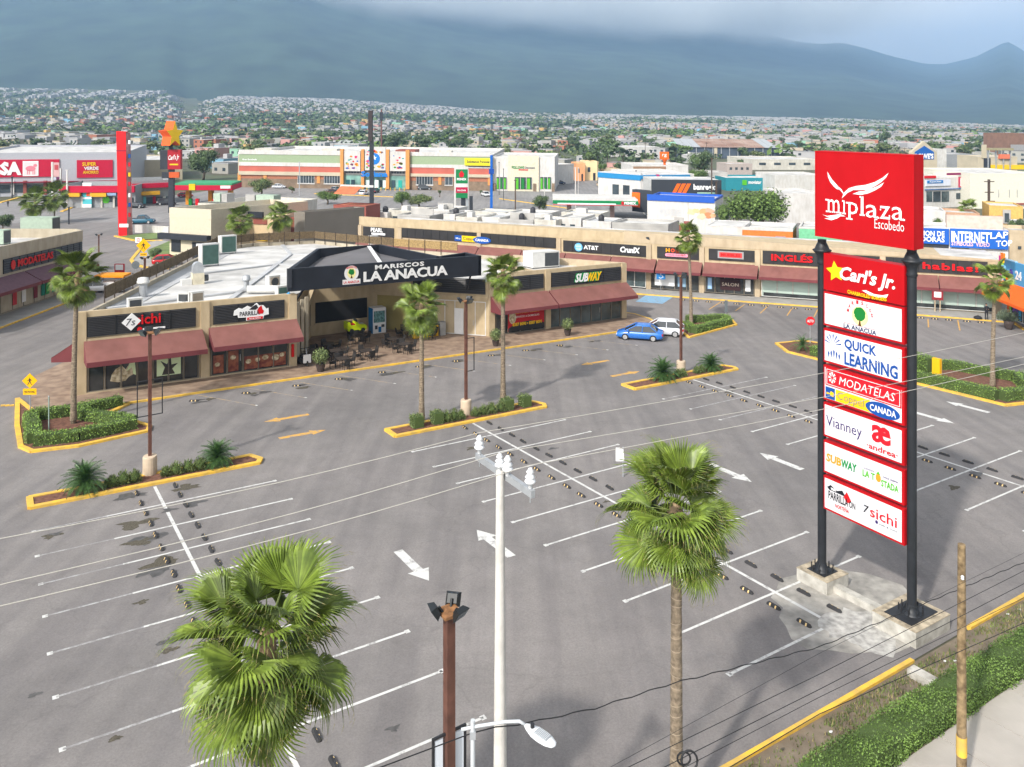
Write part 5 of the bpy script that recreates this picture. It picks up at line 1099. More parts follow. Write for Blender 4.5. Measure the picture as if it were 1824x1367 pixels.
# ================================================================ STREET FURNITURE
BRN = M('brown painted steel', (.115, .05, .035), rough=.55, var=.25, scale=3); FLB = M('black floodlight housing', (.015, .018, .02), rough=.45); FLG = M('floodlight glass', (.10, .13, .15), rough=.15, spec=.7)
CPOT = M('cream concrete base', (.52, .42, .31), rough=.9, var=.1, bump=.2)
def lamp(label, x, y, zb, zt, base=True, frame=None, heads=3, group='brown floodlight masts', w_=.082, rot=0, hs=1.0):
    o = thing('street_lamp', label, 'street lamp', (x, y, zb), group); b = Vector((x, y, zb)); hh = zt - zb
    if base: MB().lathe(b, [(.36, 0), (.35, 1.0), (.33, 1.06), (.1, 1.07)], CPOT, 18, smooth=False).build('concrete_base', o)
    fn = lambda u, v, h: Vector((x + u * math.cos(.577) - v * math.sin(.577), y + u * math.sin(.577) + v * math.cos(.577), zb + h))
    part('pole', o, fn, (-w_, w_, -w_, w_, 1.0 if base else 0, hh - .12), BRN)
    part('head_plate', o, fn, (-.2, .2, -.2, .2, hh - .12, hh - .06), M('rusty head plate', (.25, .12, .05), var=.4, scale=8))
    for k in range(heads):
        a = rot + k * 2 * math.pi / max(heads, 1) + .9; d = Vector((math.cos(a), math.sin(a), 0)); s = Vector((-math.sin(a), math.cos(a), 0)); c = b + Vector((0, 0, hh)) + d * .42 * hs; up = Vector((0, 0, 1)); fd = (d * .75 - up * .5).normalized(); ft_ = fd.cross(s).normalized()
        m2 = MB(); m2.cyl(b + Vector((0, 0, hh - .1)) + d * .12, c - fd * .1, .03, .03, FLB, 5)
        vs = [c + s * sx * .2 * hs + ft_ * sz * .17 * hs + fd * sy * hs for sy, sz_k in ((-.1, .7), (.08, 1.1)) for sx, sz in ((-sz_k, -sz_k), (sz_k, -sz_k), (sz_k, sz_k), (-sz_k, sz_k))]
        m2.add(vs, [(0, 3, 2, 1), (4, 5, 6, 7), (0, 1, 5, 4), (1, 2, 6, 5), (2, 3, 7, 6), (3, 0, 4, 7)], FLB); hd = m2.build('floodlight', o)
        q = c + fd * .085 * hs; MB().add([q - s * .19 * hs - ft_ * .16 * hs, q + s * .19 * hs - ft_ * .16 * hs, q + s * .19 * hs + ft_ * .16 * hs, q - s * .19 * hs + ft_ * .16 * hs], [(0, 1, 2, 3)], FLG).build('lens', hd)
    if frame:
        for sgn_ in frame[0]:
            f0, f1, ww = frame[1], frame[2], .55 if hs == 1 else .3
            m2 = MB(); xs = sgn_ * w_; xe = sgn_ * (w_ + ww)
            a0, a1 = sorted((xs, xe)); e0, e1 = sorted((xe, xe - sgn_ * .05))
            m2.box(fn, e0, e1, -.02, .02, f0, f1, BLACK); m2.box(fn, a0, a1, -.025, .025, f0 - .04, f0, BLACK); m2.box(fn, a0, a1, -.025, .025, f1, f1 + .04, BLACK); m2.build('banner_frame', o)
            if len(frame) > 3: part('banner', o, fn, (a0 + .03, a1 - .06, -.01, .01, f0 + .04, f1 - .04), frame[3])
    return o
def lamp_px(label, px, py, yt, **k):
    q = P(px, py); return lamp(label, q.x, q.y, q.z, H + (HY - yt) / FP * q.y, **k)
lamp_px('brown floodlight mast with a cream base on the left sago island', 267, 848, 590, frame=((-1, 1), 3.2, 5.0), heads=3, rot=1.2)
lamp_px('brown floodlight mast with a cream base between the two palms of the restaurant island', 830, 741, 534, frame=((1,), 2.9, 5.0), rot=.3)
lamp_px('brown floodlight mast with a cream base on the far right island', 1213, 667, 490, rot=2.0)
q = Vector((-1.28, 16.6)); lamp('tall brown floodlight mast in the foreground left of the white utility pole', q.x, q.y, g(q.x, q.y), H - (1082 - HY) / FP * 16.6, base=False, frame=((-1, 1), 2.9, 5.2, flat('#dfe6ee')), heads=3, rot=.5, group=None, w_=.092, hs=.72)
lamp_px('thin brown mast before the curly script sign of the long mall', 1157, 516, 424, base=False, heads=2, frame=((1,), 1.6, 3.6), w_=.09)
lamp_px('thin brown mast at the near end of the left shops', 176, 452, 418, base=False, heads=2, w_=.1)
lamp_px('short brown mast under the yellow sign on the road island', 258, 512, 459, base=False, heads=2, w_=.12)
for lab, px_, yb, yt in (('thin mast before the far left end of the long mall', 655, 432, 389), ('thin mast rising behind the black canopy', 778, 448, 425), ('thin mast on the mall roof line above the right palm', 1770, 480, 447)):
    q = P(px_, yb, 3.0); zb = g(q.x, q.y); lamp(lab, q.x, q.y, zb, H + (HY - yt) / FP * q.y, base=False, heads=2, w_=.09)
# white concrete utility pole with crossarm and insulators
PORC = M('white porcelain', (.72, .74, .76), rough=.2, var=.02, spec=.6); CPOLE = M('pale concrete pole', (.56, .54, .50), rough=.85, var=.1, scale=3, bump=.2)
q = F1(3.2, -49.85, 0); up = thing('utility_pole', 'white tapering concrete utility pole with a steel crossarm in the foreground', 'utility pole', q)
zt = 16.99 - (838 - HY) / FP * q.y; MB().cyl(q, (q.x, q.y, zt), .175, .082, CPOLE, 12).build('pole', up)
ax = Vector((.546, -.838, 0)); c = Vector((q.x, q.y, zt - .12)); px3 = lambda u, v, h: c + ax * u + Vector((.838, .546, 0)) * v + Vector((0, 0, h))
part('crossarm', up, px3, (-1.12, .98, .08, .17, -.07, .07), STEEL)
def insul(p, s=1.0):
    return MB().lathe(p, [(.03 * s, 0), (.05 * s, .02), (.05 * s, .1 * s), (.10 * s, .12 * s), (.125 * s, .16 * s), (.09 * s, .2 * s), (.07 * s, .21 * s), (.115 * s, .25 * s), (.07 * s, .29 * s), (.06 * s, .32 * s), (.09 * s, .35 * s), (.05 * s, .4 * s), (.035 * s, .43 * s)], PORC, 16)
for t_ in (-1.02, .88): insul(px3(t_, .125, .07), .92).build('insulator', up); MB().cyl(px3(t_, .125, -.2), px3(t_, .125, .07), .012, .012, STEEL, 5).build('pin', up)
for t_, s in ((-.02, .85), (.12, .95)): insul(px3(t_, .0 if t_ < 0 else .1, .1 if t_ < 0 else .03), s).build('insulator', up)
# wires
WIRE = M('aluminium conductor', (.50, .48, .43), rough=.5, var=.05); CABLE = M('black cable', (.015, .016, .018), rough=.6)
def wire(label, vv, pts, r, m, twist=0, name='power_line', group='power lines over the lot'):
    """pts: pixel points the line passes in the vertical plane v = vv; ends run on beyond the frame"""
    uh = [F1.pf(x, y, vv) for x, y in pts]; uh = [(u, F1(u, vv, h).z) for u, h in uh]; uh.sort()
    (a, za), (b, zb) = uh[0], uh[1]; (c_, zc), (d, zd) = uh[-2], uh[-1]
    ext = [(a - 30, za + (za - zb) / (b - a) * -30 * -.3)] + uh + [(d + 45, zd + .3)]
    out = []; 
    for (u0, z0), (u1, z1) in zip(ext, ext[1:]):
        n = max(2, int((u1 - u0) / (.5 if not twist else .22)))
        if u1 - u0 > 25: n = 10
        for i in range(n):
            t = i / n; u = u0 + (u1 - u0) * t; z = z0 + (z1 - z0) * t; k = 0
            if twist: k = twist * math.sin(u * 7)
            q = F1(u, vv, 0); out.append(Vector((q.x, q.y, z + k)))
    o = MB().tube(out, r, m, 4).build(name, loc=out[len(out) // 2]); tag(o, label, 'power line', group); return o
A1, A2, A3 = px3(-1.02, .12, .52), px3(.05, .1, .5), px3(.88, .12, .52)
def fuv(p): d = Vector((p.x, p.y)) - F1.o; return d.dot(F1.e), d.dot(F1.n)
def insw(label, p, left, right):
    u, v = fuv(p); uh = [(F1.pf(*left, v)), (F1.pf(*right, v))]
    pl = F1(uh[0][0], v, uh[0][1]); pr_ = F1(uh[1][0], v, uh[1][1]); pts = [pl - (pr_ - pl).normalized() * 20 + Vector((0, 0, .4))]
    for a, b in ((pl, p), (p, pr_)): pts += [a.lerp(b, i / 8) - Vector((0, 0, .1 * math.sin(math.pi * i / 8))) for i in range(8)]
    pts += [pr_, pr_ + (pr_ - p).normalized() * 25 + Vector((0, 0, .6))]
    tag(MB().tube(pts, .008, WIRE, 4).build('power_line', loc=p), label, 'power line', 'power lines over the lot')
insw('pale wire over the farthest insulator of the crossarm', A1, (0, 960), (1824, 593)); insw('pale wire over the middle insulator at the pole top', A2, (0, 1042), (1824, 636)); insw('pale wire over the nearest insulator of the crossarm', A3, (0, 1080), (1824, 649))
wire('twisted black cable sagging lowest across the bottom of the lot', -51.6, [(842, 1304), (960, 1284), (1060, 1262), (1200, 1217), (1459, 1153), (1824, 1002)], .012, CABLE, twist=.018)
for i, pts in enumerate((((1087, 1367), (1460, 1164), (1824, 985)), ((1119, 1367), (1460, 1201), (1824, 1017)), ((1183, 1367), (1460, 1228), (1824, 1040)), ((1220, 1367), (1460, 1242), (1824, 1065)), ((1300, 1367), (1460, 1272), (1824, 1110)))):
    wire('%s straight black cable below the twisted one, crossing the wooden pole' % ORD[i], -52.05, pts, (.005, .009, .010, .008, .012)[i], CABLE, group='black cables along the street')
cq = F1(*F1.pf(1228, 1355, -52.0)[:1], -52.0, F1.pf(1228, 1355, -52.0)[1]); o = thing('cable_coil', 'small coil of black cable hanging on the cables at the bottom', 'cable coil', cq)
MB().tube([cq + Vector((.16 * math.cos(t), .05 * math.sin(t), .16 * math.sin(t))) for t in [2 * math.pi * i / 14 for i in range(15)]], .022, CABLE, 5).build('loop', o); MB().tube([cq + Vector((.13 * math.cos(t) - .1, .05, .13 * math.sin(t))) for t in [2 * math.pi * i / 14 for i in range(15)]], .02, CABLE, 5).build('loop', o)
# wooden pole at the sidewalk
WOOD = M('weathered pole wood', (.20, .135, .07), rough=.95, var=.4, scale=6, bump=.5, col2=(.33, .24, .13))
q = Vector((12.15, 22.0)); zb = g(q.x, q.y) + .13; zt = H - (970 - HY) / FP * 22.0; o = thing('wooden_pole', 'weathered wooden pole with a yellow band standing at the sidewalk on the right', 'utility pole', (q.x, q.y, zb))
MB().cyl((q.x, q.y, zb), (q.x, q.y, zt), .135, .10, WOOD, 10).build('shaft', o)
z1 = H - (1345 - HY) / FP * 22; z2 = H - (1311 - HY) / FP * 22; MB().cyl((q.x, q.y, z1), (q.x, q.y, z2), .136, .135, YEL, 12).build('yellow_band', o)
z3 = H - (1025 - HY) / FP * 22; MB().lathe((q.x - .04, q.y - .12, z3), [(.03, -.05), (.05, -.02), (.03, 0), (.05, .03), (.02, .06)], PORC, 10).build('insulator', o)
# LED street light with arm
q = F1(1.55, -51.6, .1); zt = H - (1283 - HY) / FP * q.y; o = thing('arm_light', 'white cobra-head street light reaching over the foreground from a thin grey pole', 'street light', q)
PG_ = M('pale grey paint', (.5, .53, .55), rough=.5, var=.05)
MB().cyl(q, (q.x, q.y, zt), .06, .04, PG_, 10).build('pole', o)
def ray(px, py, Y): return Vector(((px - 912) / FP * Y, Y, H + (HY - py) / FP * Y))
Yq = q.y; arm = [ray(822, 1300, Yq), ray(850, 1294, Yq), ray(900, 1286, Yq), ray(925, 1285, Yq), ray(938, 1293, Yq)]; MB().tube(arm, [.028] * 5, PG_, 8).build('arm', o)
LHM = M('white lamp housing', (.68, .71, .74), rough=.35, var=.02)
a_ = ray(936, 1292, Yq); d = Vector((.72, -.62, -.05)).normalized(); s = Vector((d.y, -d.x, 0)).normalized(); upv = s.cross(d).normalized()
if upv.z < 0: upv = -upv
prof = [(0, .035, .03), (.08, .07, .045), (.2, .115, .05), (.35, .125, .05), (.48, .11, .045), (.58, .07, .03), (.61, .02, .01)]
vs = []; n = 12
for t, w2, hh in prof: vs += [a_ + d * t * 1.05 + s * w2 * 1.1 * math.cos(2 * math.pi * i / n) + upv * hh * math.sin(2 * math.pi * i / n) for i in range(n)]
MB().add(vs, [(j * n + i, j * n + (i + 1) % n, (j + 1) * n + (i + 1) % n, (j + 1) * n + i) for j in range(len(prof) - 1) for i in range(n)] + [tuple(range(n))[::-1], tuple(range(6 * n, 7 * n))], LHM, True).build('lamp_head', o)
lf = lambda u, v, h: a_ + d * u + s * v + upv * h
part('cooling_fins', o, lf, (.24, .5, -.075, .075, .044, .058), M('ribbed aluminium', (.42, .45, .48), metal=.3)); 
for k in range(9): part('fin', o, lf, (.25 + .028 * k, .256 + .028 * k, -.07, .07, .059, .072), LHM)
MB().cyl(lf(.15, 0, .04), lf(.15, 0, .11), .035, .035, BLACK, 10).build('photocell', o)
part('clamp', o, lambda u, v, h: Vector((q.x + u, q.y + v, zt + h)), (-.05, .05, -.05, .05, -.3, -.18), STEEL)
# traffic signs
def pole_sign(label, px, py, yt, hh_plate, fn_plate, rp=.03, name='traffic_sign', cat='sign', pm=STEEL):
    q = P(px, py, .1); zt = H + (HY - yt) / FP * q.y; o = thing(name, label, cat, q); MB().cyl(q, (q.x, q.y, zt), rp, rp, pm, 8).build('post', o); fn_plate(o, q, zt); return o
YSG = flat('#f7b512', .4)
def facing(q, ang=0): 
    c, s_ = math.cos(ang), math.sin(ang); return lambda x, y, z: Vector((q.x + x * c + z * s_, q.y + x * s_ - z * c, q.z + y))
def ped(o, q, zt, s=.48, lower=True):
    f = facing(Vector((q.x, q.y - .05, zt)), .05); cy = -s * .75
    shape([(0, cy - s), (s, cy), (0, cy + s), (-s, cy)], f, YSG, o, 'diamond', depth=.02); 
    for pts in ([(-.03, .14), (.03, .14), (.03, .2), (-.03, .2)], [(-.05, .12), (.06, .12), (.05, -.06), (-.04, -.06)], [(-.04, -.06), (.0, -.06), (-.1, -.26), (-.15, -.26)], [(.0, -.06), (.05, -.06), (.14, -.26), (.09, -.26)], [(-.05, .1), (-.04, .04), (-.14, -.02), (-.15, .02)], [(.05, .1), (.06, .04), (.14, .0), (.14, .05)]):
        MB().add([f(x * s / .48, y * s / .48 + cy, .026) for x, y in pts], [(0, 1, 2, 3)], BLACK).build('walker', o)
    if lower: shape([(-.42, cy - s - .42), (.42, cy - s - .42), (.42, cy - s - .02), (-.42, cy - s - .02)], f, YSG, o, 'plate', depth=.02); text('PASO PEATONAL', lambda x, y, z: f(-.32 + x, cy - s - .3 + y, .028), .64, .14, BLACK, o)
pole_sign('yellow diamond walker sign above a yellow plate at the left corner island', 54, 738, 668, 0, ped)
o = pole_sign('yellow diamond sign on the road island behind the near shops', 256, 510, 428, 0, lambda o, q, zt: ped(o, q, zt, .9, True), rp=.05)
o = thing('sign_post', 'bare green-grey post standing in the corner island hedge', 'post', P(87, 775)); q = P(87, 775); MB().cyl(q, q + Vector((0, 0, 2.3)), .035, .035, M('grey green post', (.25, .33, .29)), 8).build('post', o); MB().lathe(q + Vector((0, 0, 2.3)), [(.05, 0), (.05, .02), (.0, .05)], STEEL, 8).build('cap', o)
def stop(o, q, zt):
    f = facing(Vector((q.x, q.y - .05, zt)), 0); shape(ell(0, -.4, .42, .42, 8, math.pi / 8, 2 * math.pi + math.pi / 8), f, flat('#d8202a'), o, 'octagon', depth=.02); text('ALTO', lambda x, y, z: f(-.3 + x, -.52 + y, .028), .6, .24, WT, o, bold=.03)
pole_sign('red octagonal stop sign left of the tall sign post', 1443, 612, 564, 0, stop)
def acc(o, q, zt):
    f = facing(Vector((q.x, q.y - .06, zt)), 0); shape([(-.55, -1.1), (.55, -1.1), (.55, 0), (-.55, 0)], f, flat('#2a7bc0'), o, 'plate', depth=.03)
    for r0, r1, a0, a1 in ((.22, .28, -2.6, .3),):
        MB().add([f(r * math.cos(a0 + (a1 - a0) * i / 12) - .02, -.7 + r * math.sin(a0 + (a1 - a0) * i / 12), .04) for r in (r0, r1) for i in range(13)], [(i, i + 1, 14 + i, 13 + i) for i in range(12)], WT).build('wheel_mark', o)
    for pts in ([(-.06, -.2), (.02, -.2), (.04, -.62), (-.04, -.62)], [(-.04, -.58), (.22, -.58), (.22, -.64), (-.04, -.64)], [(.18, -.6), (.24, -.6), (.32, -.88), (.26, -.88)]): MB().add([f(x, y, .04) for x, y in pts], [(0, 1, 2, 3)], WT).build('figure_mark', o)
    MB().add([f(-.02 + .07 * math.cos(t), -.13 + .07 * math.sin(t), .04) for t in [.785 * i for i in range(8)]], [tuple(range(8))], WT).build('figure_mark', o)
pole_sign('blue wheelchair parking sign in front of the long mall', 1177, 520, 482, 0, acc)
def rnd(o, q, zt): f = facing(Vector((q.x, q.y - .06, zt)), 0); shape(ell(0, -.5, .5, .5, 20), f, M('grey sign back', (.12, .14, .15)), o, 'disc', depth=.03)
pole_sign('round grey-backed sign on a thin post at the road behind the near shops', 242, 512, 465, 0, rnd)
def nos(o, q, zt): f = facing(Vector((q.x, q.y - .06, zt)), 0); shape([(-.55, -.9), (.55, -.9), (.55, 0), (-.55, 0)], f, WT, o, 'plate', depth=.03); shape(ell(0, -.45, .32, .32, 18), f, SRED, o, 'ring', z=.035); shape(ell(0, -.45, .22, .22, 18), f, WT, o, 'disc', z=.04); text('E', lambda x, y, z: f(-.1 + x, -.6 + y, .045), .2, .3, BLACK, o)
pole_sign('small white no-parking plate beside the red tower', 247, 447, 423, 0, nos)
def sp(o, q, zt): f = facing(Vector((q.x, q.y - .06, zt)), .1); shape([(-.16, -1.2), (.16, -1.2), (.16, 0), (-.16, 0)], f, M('grey sign back', (.12, .14, .15)), o, 'plate', depth=.03)
pole_sign('thin grey sign seen from behind before the hedge island of the parked cars', 1293, 572, 535, 0, sp)
c = P(1110, 850); zt = H + (HY - 797) / FP * c.y; o = thing('hanging_sign', 'white square sign plate half hidden behind the big near palm', 'sign', c); MB().cyl(c, (c.x, c.y, zt), .04, .04, STEEL, 8).build('post', o); f = facing(Vector((c.x, c.y - .05, zt))); shape([(-.4, -.7), (.05, -.7), (.0, -.1), (-.2, 0), (-.4, 0)], f, WT, o, 'plate', depth=.05)

# ================================================================ WHEEL STOPS
RUB = M('black rubber', (.03, .03, .032), rough=.8, var=.2); YR = M('faded yellow reflector', (.62, .44, .2), rough=.6, var=.2, scale=20)
ws = thing('wheel_stop', 'first black wheel stop left of the left divider line', 'wheel stop', (0, 0, 0), 'rubber wheel stops in the parking rows')
mb = MB(); L_ = .3
secs = [(-.3, .06, .05), (-.24, .085, .1), (.24, .085, .1), (.3, .06, .05)]
vs = []
for y_, w2, h_ in secs: vs += [Vector((-w2, y_, 0)), Vector((-w2 * .55, y_, h_)), Vector((w2 * .55, y_, h_)), Vector((w2, y_, 0))]
mb.add(vs, [(4 * j + i, 4 * j + 4 + i, 4 * j + 5 + i, 4 * j + 1 + i) for j in range(3) for i in range(3)] + [(0, 1, 2, 3), (15, 14, 13, 12)], RUB); mb.build('rubber_body', ws)
for s_ in (-1, 1):
    mb = MB(); y0, y1 = s_ * .09, s_ * .155; mb.add([Vector((-.083 * 1.06, y0, .02)), Vector((-.083 * 1.06, y1, .02)), Vector((-.05 * 1.0, y1, .104)), Vector((-.05, y0, .104))], [(0, 1, 2, 3)], YR)
    mb.add([Vector((-.05, y0, .104)), Vector((-.05, y1, .104)), Vector((-.03, y1, .104)), Vector((-.03, y0, .104))], [(0, 1, 2, 3)], YR); mb.build('yellow_mark', ws)
first = True; rowname = ('left', 'middle', 'right'); F1A = F1.ang()
for di, d in enumerate(DIV):
    for s_ in (-1, 1):
        for k in range(21 if di != 1 else 20):
            v = -19.65 - 1.31 * k
            if di == 1 and ((s_ > 0 and k > 19) or False): continue
            if R.random() < .03: continue
            lab = '%s %s wheel stop %s of the %s divider line, counted from its island' % (ORD[k], 'yellow-marked' if s_ < 0 else 'black', 'left' if s_ < 0 else 'right', rowname[di])
            loc = F1(d + s_ * .88 + R.uniform(-.03, .03), v + R.uniform(-.04, .04), .03); rot = F1A + (math.pi if s_ > 0 else 0) + R.uniform(-.05, .05)
            if first: ws.location = loc; ws.rotation_euler = (0, 0, rot); ws['label'] = lab; first = False
            else: copy_tree(ws, label=lab, loc=loc, rot=rot)
for i, px_ in enumerate((1215, 1240, 1262, 1290, 1312, 1338, 1362, 1390, 1415, 1440, 1640, 1665, 1690, 1722, 1748)):
    py = 531.5 + (px_ - 1200) * .0757 + 3 ; q = P(px_, py); copy_tree(ws, label='%s wheel stop along the yellow kerb of the long mall, from the left' % ORD[i], loc=q + Vector((0, 0, .03)), rot=F2.ang() + math.pi / 2, scale=1.2)
for i, (px_, py_) in enumerate(((345, 716), (438, 702), (528, 689), (603, 677), (680, 665), (746, 655), (812, 645), (875, 635), (936, 626), (997, 617))):
    q = P(px_, py_); copy_tree(ws, label='%s wheel stop in the angled bays before the near shops, from the left' % ORD[i], loc=q + Vector((0, 0, .03)), rot=F1A + math.pi / 2 - .45)

# ================================================================ CARS
TYRE = M('tyre rubber', (.02, .02, .02), rough=.9); RIM = M('alloy rim', (.5, .5, .5), rough=.35, metal=.5); CGL = M('car glass', (.025, .03, .035), rough=.08, spec=.8, var=.1)
HLM = M('headlight glass', (.6, .62, .62), rough=.15); TLM = M('tail light', (.4, .015, .02), rough=.3); PLT = M('licence plate', (.6, .6, .6))
def loft(secs, m, mb):
    """secs: (x, [(y, z) ring points of one half]) mirrored to both sides"""
    n = len(secs[0][1]); vs = []
    for x, half in secs: vs += [Vector((x, y, z)) for y, z in half] + [Vector((x, -y, z)) for y, z in half[::-1]]
    N = 2 * n; fs = [(j * N + i, (j + 1) * N + i, (j + 1) * N + (i + 1) % N, j * N + (i + 1) % N) for j in range(len(secs) - 1) for i in range(N)]
    fs += [tuple(range(N)), tuple(range((len(secs) - 1) * N, len(secs) * N))[::-1]]
    mb.add(vs, fs, m, True)
def wheels(o, wb, tr, r, first_):
    for x in (-wb / 2, wb / 2):
        for s_ in (-1, 1):
            mb = MB(); mb.cyl((x, s_ * (tr - .1), r), (x, s_ * (tr + .1), r), r, r, TYRE, 18, smooth=False); w_ = mb.build('wheel', o)
            mb = MB(); mb.cyl((x, s_ * (tr + .101), r), (x, s_ * (tr + .112), r), r * .66, r * .62, RIM, 10, smooth=False); mb.build('rim', w_)
def car(kind, label, colour, loc=(0, 0, 0), rot=0, scale=1.0, group=None, cat='car', name='parked_car'):
    m = M('car paint ' + colour, C(colour), rough=.25, var=.03, spec=.7); o = thing(name, label, cat, (0, 0, 0), group); mb = MB()
    K = {'sedan': dict(L=4.4, W=.87, bh=.86, rh=1.43, roof=(-1.0, .35), base=(-1.75, 1.4), wb=2.6), 'hatch': dict(L=4.1, W=.87, bh=.9, rh=1.48, roof=(-1.3, .35), base=(-2.0, 1.25), wb=2.55),
         'suv': dict(L=4.7, W=.92, bh=1.05, rh=1.75, roof=(-1.95, .5), base=(-2.2, 1.25), wb=2.8), 'pickup': dict(L=5.4, W=.95, bh=1.08, rh=1.8, roof=(-.5, .7), base=(-.75, 1.5), wb=3.3)}[kind]
    L_, W_, bh, rh = K['L'] / 2, K['W'], K['bh'], K['rh']
    def ring(w_, z0, zs, zt): return [(w_ * .86, z0), (w_ * .98, z0 + .12), (w_, zs), (w_ * .97, zt - .06), (w_ * .86, zt)]
    hood = bh - .03; nose = bh - .26
    secs = [(-L_, ring(W_ * .8, .42, .6, bh - .14)), (-L_ + .1, ring(W_ * .94, .28, .6, bh - .02)), (-L_ + .5, ring(W_, .22, .62, bh + (.04 if kind == 'sedan' else .0))), (-.9, ring(W_, .2, .62, bh)), (.9, ring(W_, .2, .62, bh)),
            (1.3, ring(W_, .2, .6, hood)), (L_ - .45, ring(W_ * .97, .22, .56, nose + .12)), (L_ - .08, ring(W_ * .86, .28, .5, nose)), (L_, ring(W_ * .7, .36, .48, nose - .1))]
    loft(secs, m, mb); mb.build('body', o)
    b0, b1 = K['base']; r0, r1 = K['roof']; g_ = bh - .02; wt = W_ * .76
    mb = MB(); vs = [Vector(p) for p in ((b0, -W_ * .9, g_), (b1, -W_ * .88, g_), (r1, -wt, rh - .05), (r0, -wt, rh - .05), (b0, W_ * .9, g_), (b1, W_ * .88, g_), (r1, wt, rh - .05), (r0, wt, rh - .05))]
    mb.add(vs, [(0, 1, 2, 3), (7, 6, 5, 4), (1, 5, 6, 2), (4, 0, 3, 7)], CGL); mb.build('windows', o)
    mb = MB(); loft([(r0 - .06, [(wt * .7, rh - .07), (wt, rh - .06), (wt * .96, rh - .02), (wt * .6, rh)]), (r0 + .2, [(wt * .7, rh - .07), (wt * 1.03, rh - .06), (wt * .98, rh), (wt * .6, rh + .03)]), (r1 - .2, [(wt * .7, rh - .07), (wt * 1.03, rh - .06), (wt * .98, rh), (wt * .6, rh + .03)]), (r1 + .06, [(wt * .7, rh - .08), (wt, rh - .07), (wt * .96, rh - .03), (wt * .6, rh - .01)])], m, mb)
    for s_ in (-1, 1):   # pillars
        for (xa, xb) in ((b0, r0), (b1, r1), ((b0 + b1) / 2 - .1, (r0 + r1) / 2)):
            a = Vector((xa, s_ * W_ * .895, g_)); b_ = Vector((xb, s_ * (wt + .01), rh - .04)); mb.cyl(a, b_, .045, .04, m, 4)
    mb.build('roof', o)
    wheels(o, K['wb'], W_ - .08, .32 if kind in ('sedan', 'hatch') else .37, True)
    for s_ in (-1, 1):
        mb = MB(); y0, y1 = sorted((s_ * W_ * .5, s_ * W_ * .84)); mb.box(I, L_ - .22, L_ - .03, y0, y1, nose - .16, nose - .01, HLM); mb.build('headlight', o)
        mb = MB(); y0, y1 = sorted((s_ * W_ * .56, s_ * W_ * .92)); mb.box(I, -L_ - .005, -L_ + .2, y0, y1, bh - .28, bh - .1, TLM); mb.build('tail_light', o)
        mb = MB(); y0, y1 = sorted((s_ * W_ * .95, s_ * (W_ + .18))); mb.box(I, b1 - .45, b1 - .3, y0, y1, bh, bh + .13, m); mb.build('mirror', o)
    MB().box(I, -L_ - .012, -L_ + .05, -.2, .2, .55, .67, PLT).build('licence_plate', o); MB().box(I, L_ - .05, L_ + .012, -.45, .45, .3, .42, BLACK).build('grille', o)
    if kind == 'pickup': mb = MB(); mb.box(I, -L_ + .15, -.85, -.75, .75, bh - .01, bh + .012, BLACK); mb.build('bed', o)
    o.location = loc; o.rotation_euler = (0, 0, rot); o.scale = (scale,) * 3; return o
def car_uv(kind, label, colour, fr, nose, tail, **k):
    a = fr(*nose, .03); b = fr(*tail, .03); c_ = (a + b) / 2; return car(kind, label, colour, c_, math.atan2(a.y - b.y, a.x - b.x), **k)
car_uv('sedan', 'bright blue sedan parked nose-in at the yellow kerb', '#2f6fc0', F1, (44.15, -5.0), (47.15, -8.3), scale=.98)
car_uv('hatch', 'silver white hatchback parked behind the blue sedan', '#d5d8de', F1, (47.35, -4.8), (50.1, -7.9), scale=1.0)
def car_px(kind, label, colour, px, py, ang, s=1.0, group='cars parked in the far lots', **k):
    q = P(px, py); return car(kind, label, colour, (q.x, q.y, q.z + .06), math.radians(ang), s, group, **k)
car_px('pickup', 'teal pickup on the road beside the red tower', '#1d5a70', 252, 399, 8, 1.05); car_px('sedan', 'dark grey sedan by the red-fascia store', '#23262a', 244, 371, -12, 1.0)
car_px('hatch', 'red hatchback at the road island behind the near shops', '#b8141c', 297, 472, 20, 1.0, group=None)
car_px('sedan', 'white sedan half behind the left palm on the side road', '#d8dade', 172, 521, 15, 1.0, group=None)
car_px('pickup', 'dark blue pickup before the supermarket at the far left', '#141c2c', 22, 349, 5, 1.1)
for i, (kd, lab, c_, px_, py_, an) in enumerate((('suv', 'maroon suv nearest in the bank parking row', '#6a1022', 1095, 349, 5), ('suv', 'green suv second in the bank parking row', '#31483f', 1083, 343, 8), ('sedan', 'white sedan third in the bank parking row', '#d8d8d8', 1080, 338, 8), ('suv', 'tan suv farthest in the bank parking row', '#b5a78a', 1075, 333, 8),
        ('pickup', 'dark pickup before the peach houses', '#23282c', 1080, 321, 10), ('sedan', 'blue sedan beside the white pharmacy annex', '#1f3558', 996, 329, 15), ('suv', 'dark suv at the blue totem pole', '#3a3f42', 757, 339, 3), ('sedan', 'white sedan left of the blue totem pole', '#cfd3d3', 865, 350, -70),
        ('sedan', 'white sedan nearest the dark mast', '#dfe2e8', 648, 348, 80), ('sedan', 'white sedan beside the supermarket doors', '#d0d4da', 632, 342, 80), ('sedan', 'olive sedan in the supermarket lot', '#5a6248', 614, 343, 80), ('sedan', 'silver sedan left in the supermarket lot', '#9a9ea4', 597, 341, 80),
        ('sedan', 'dark sedan right of the dark mast', '#3a3f44', 668, 344, 80), ('sedan', 'maroon sedan behind the green bushes', '#5a2228', 592, 346, 30), ('sedan', 'white sedan at the left of the supermarket facade', '#ccd0d6', 497, 336, 0), ('suv', 'dark suv in the gas station forecourt', '#2a2c30', 296, 366, 20), ('hatch', 'red hatchback in the gas station forecourt', '#a01820', 330, 352, 30))):
    car_px(kd, lab, c_, px_, py_, an, 1.05)
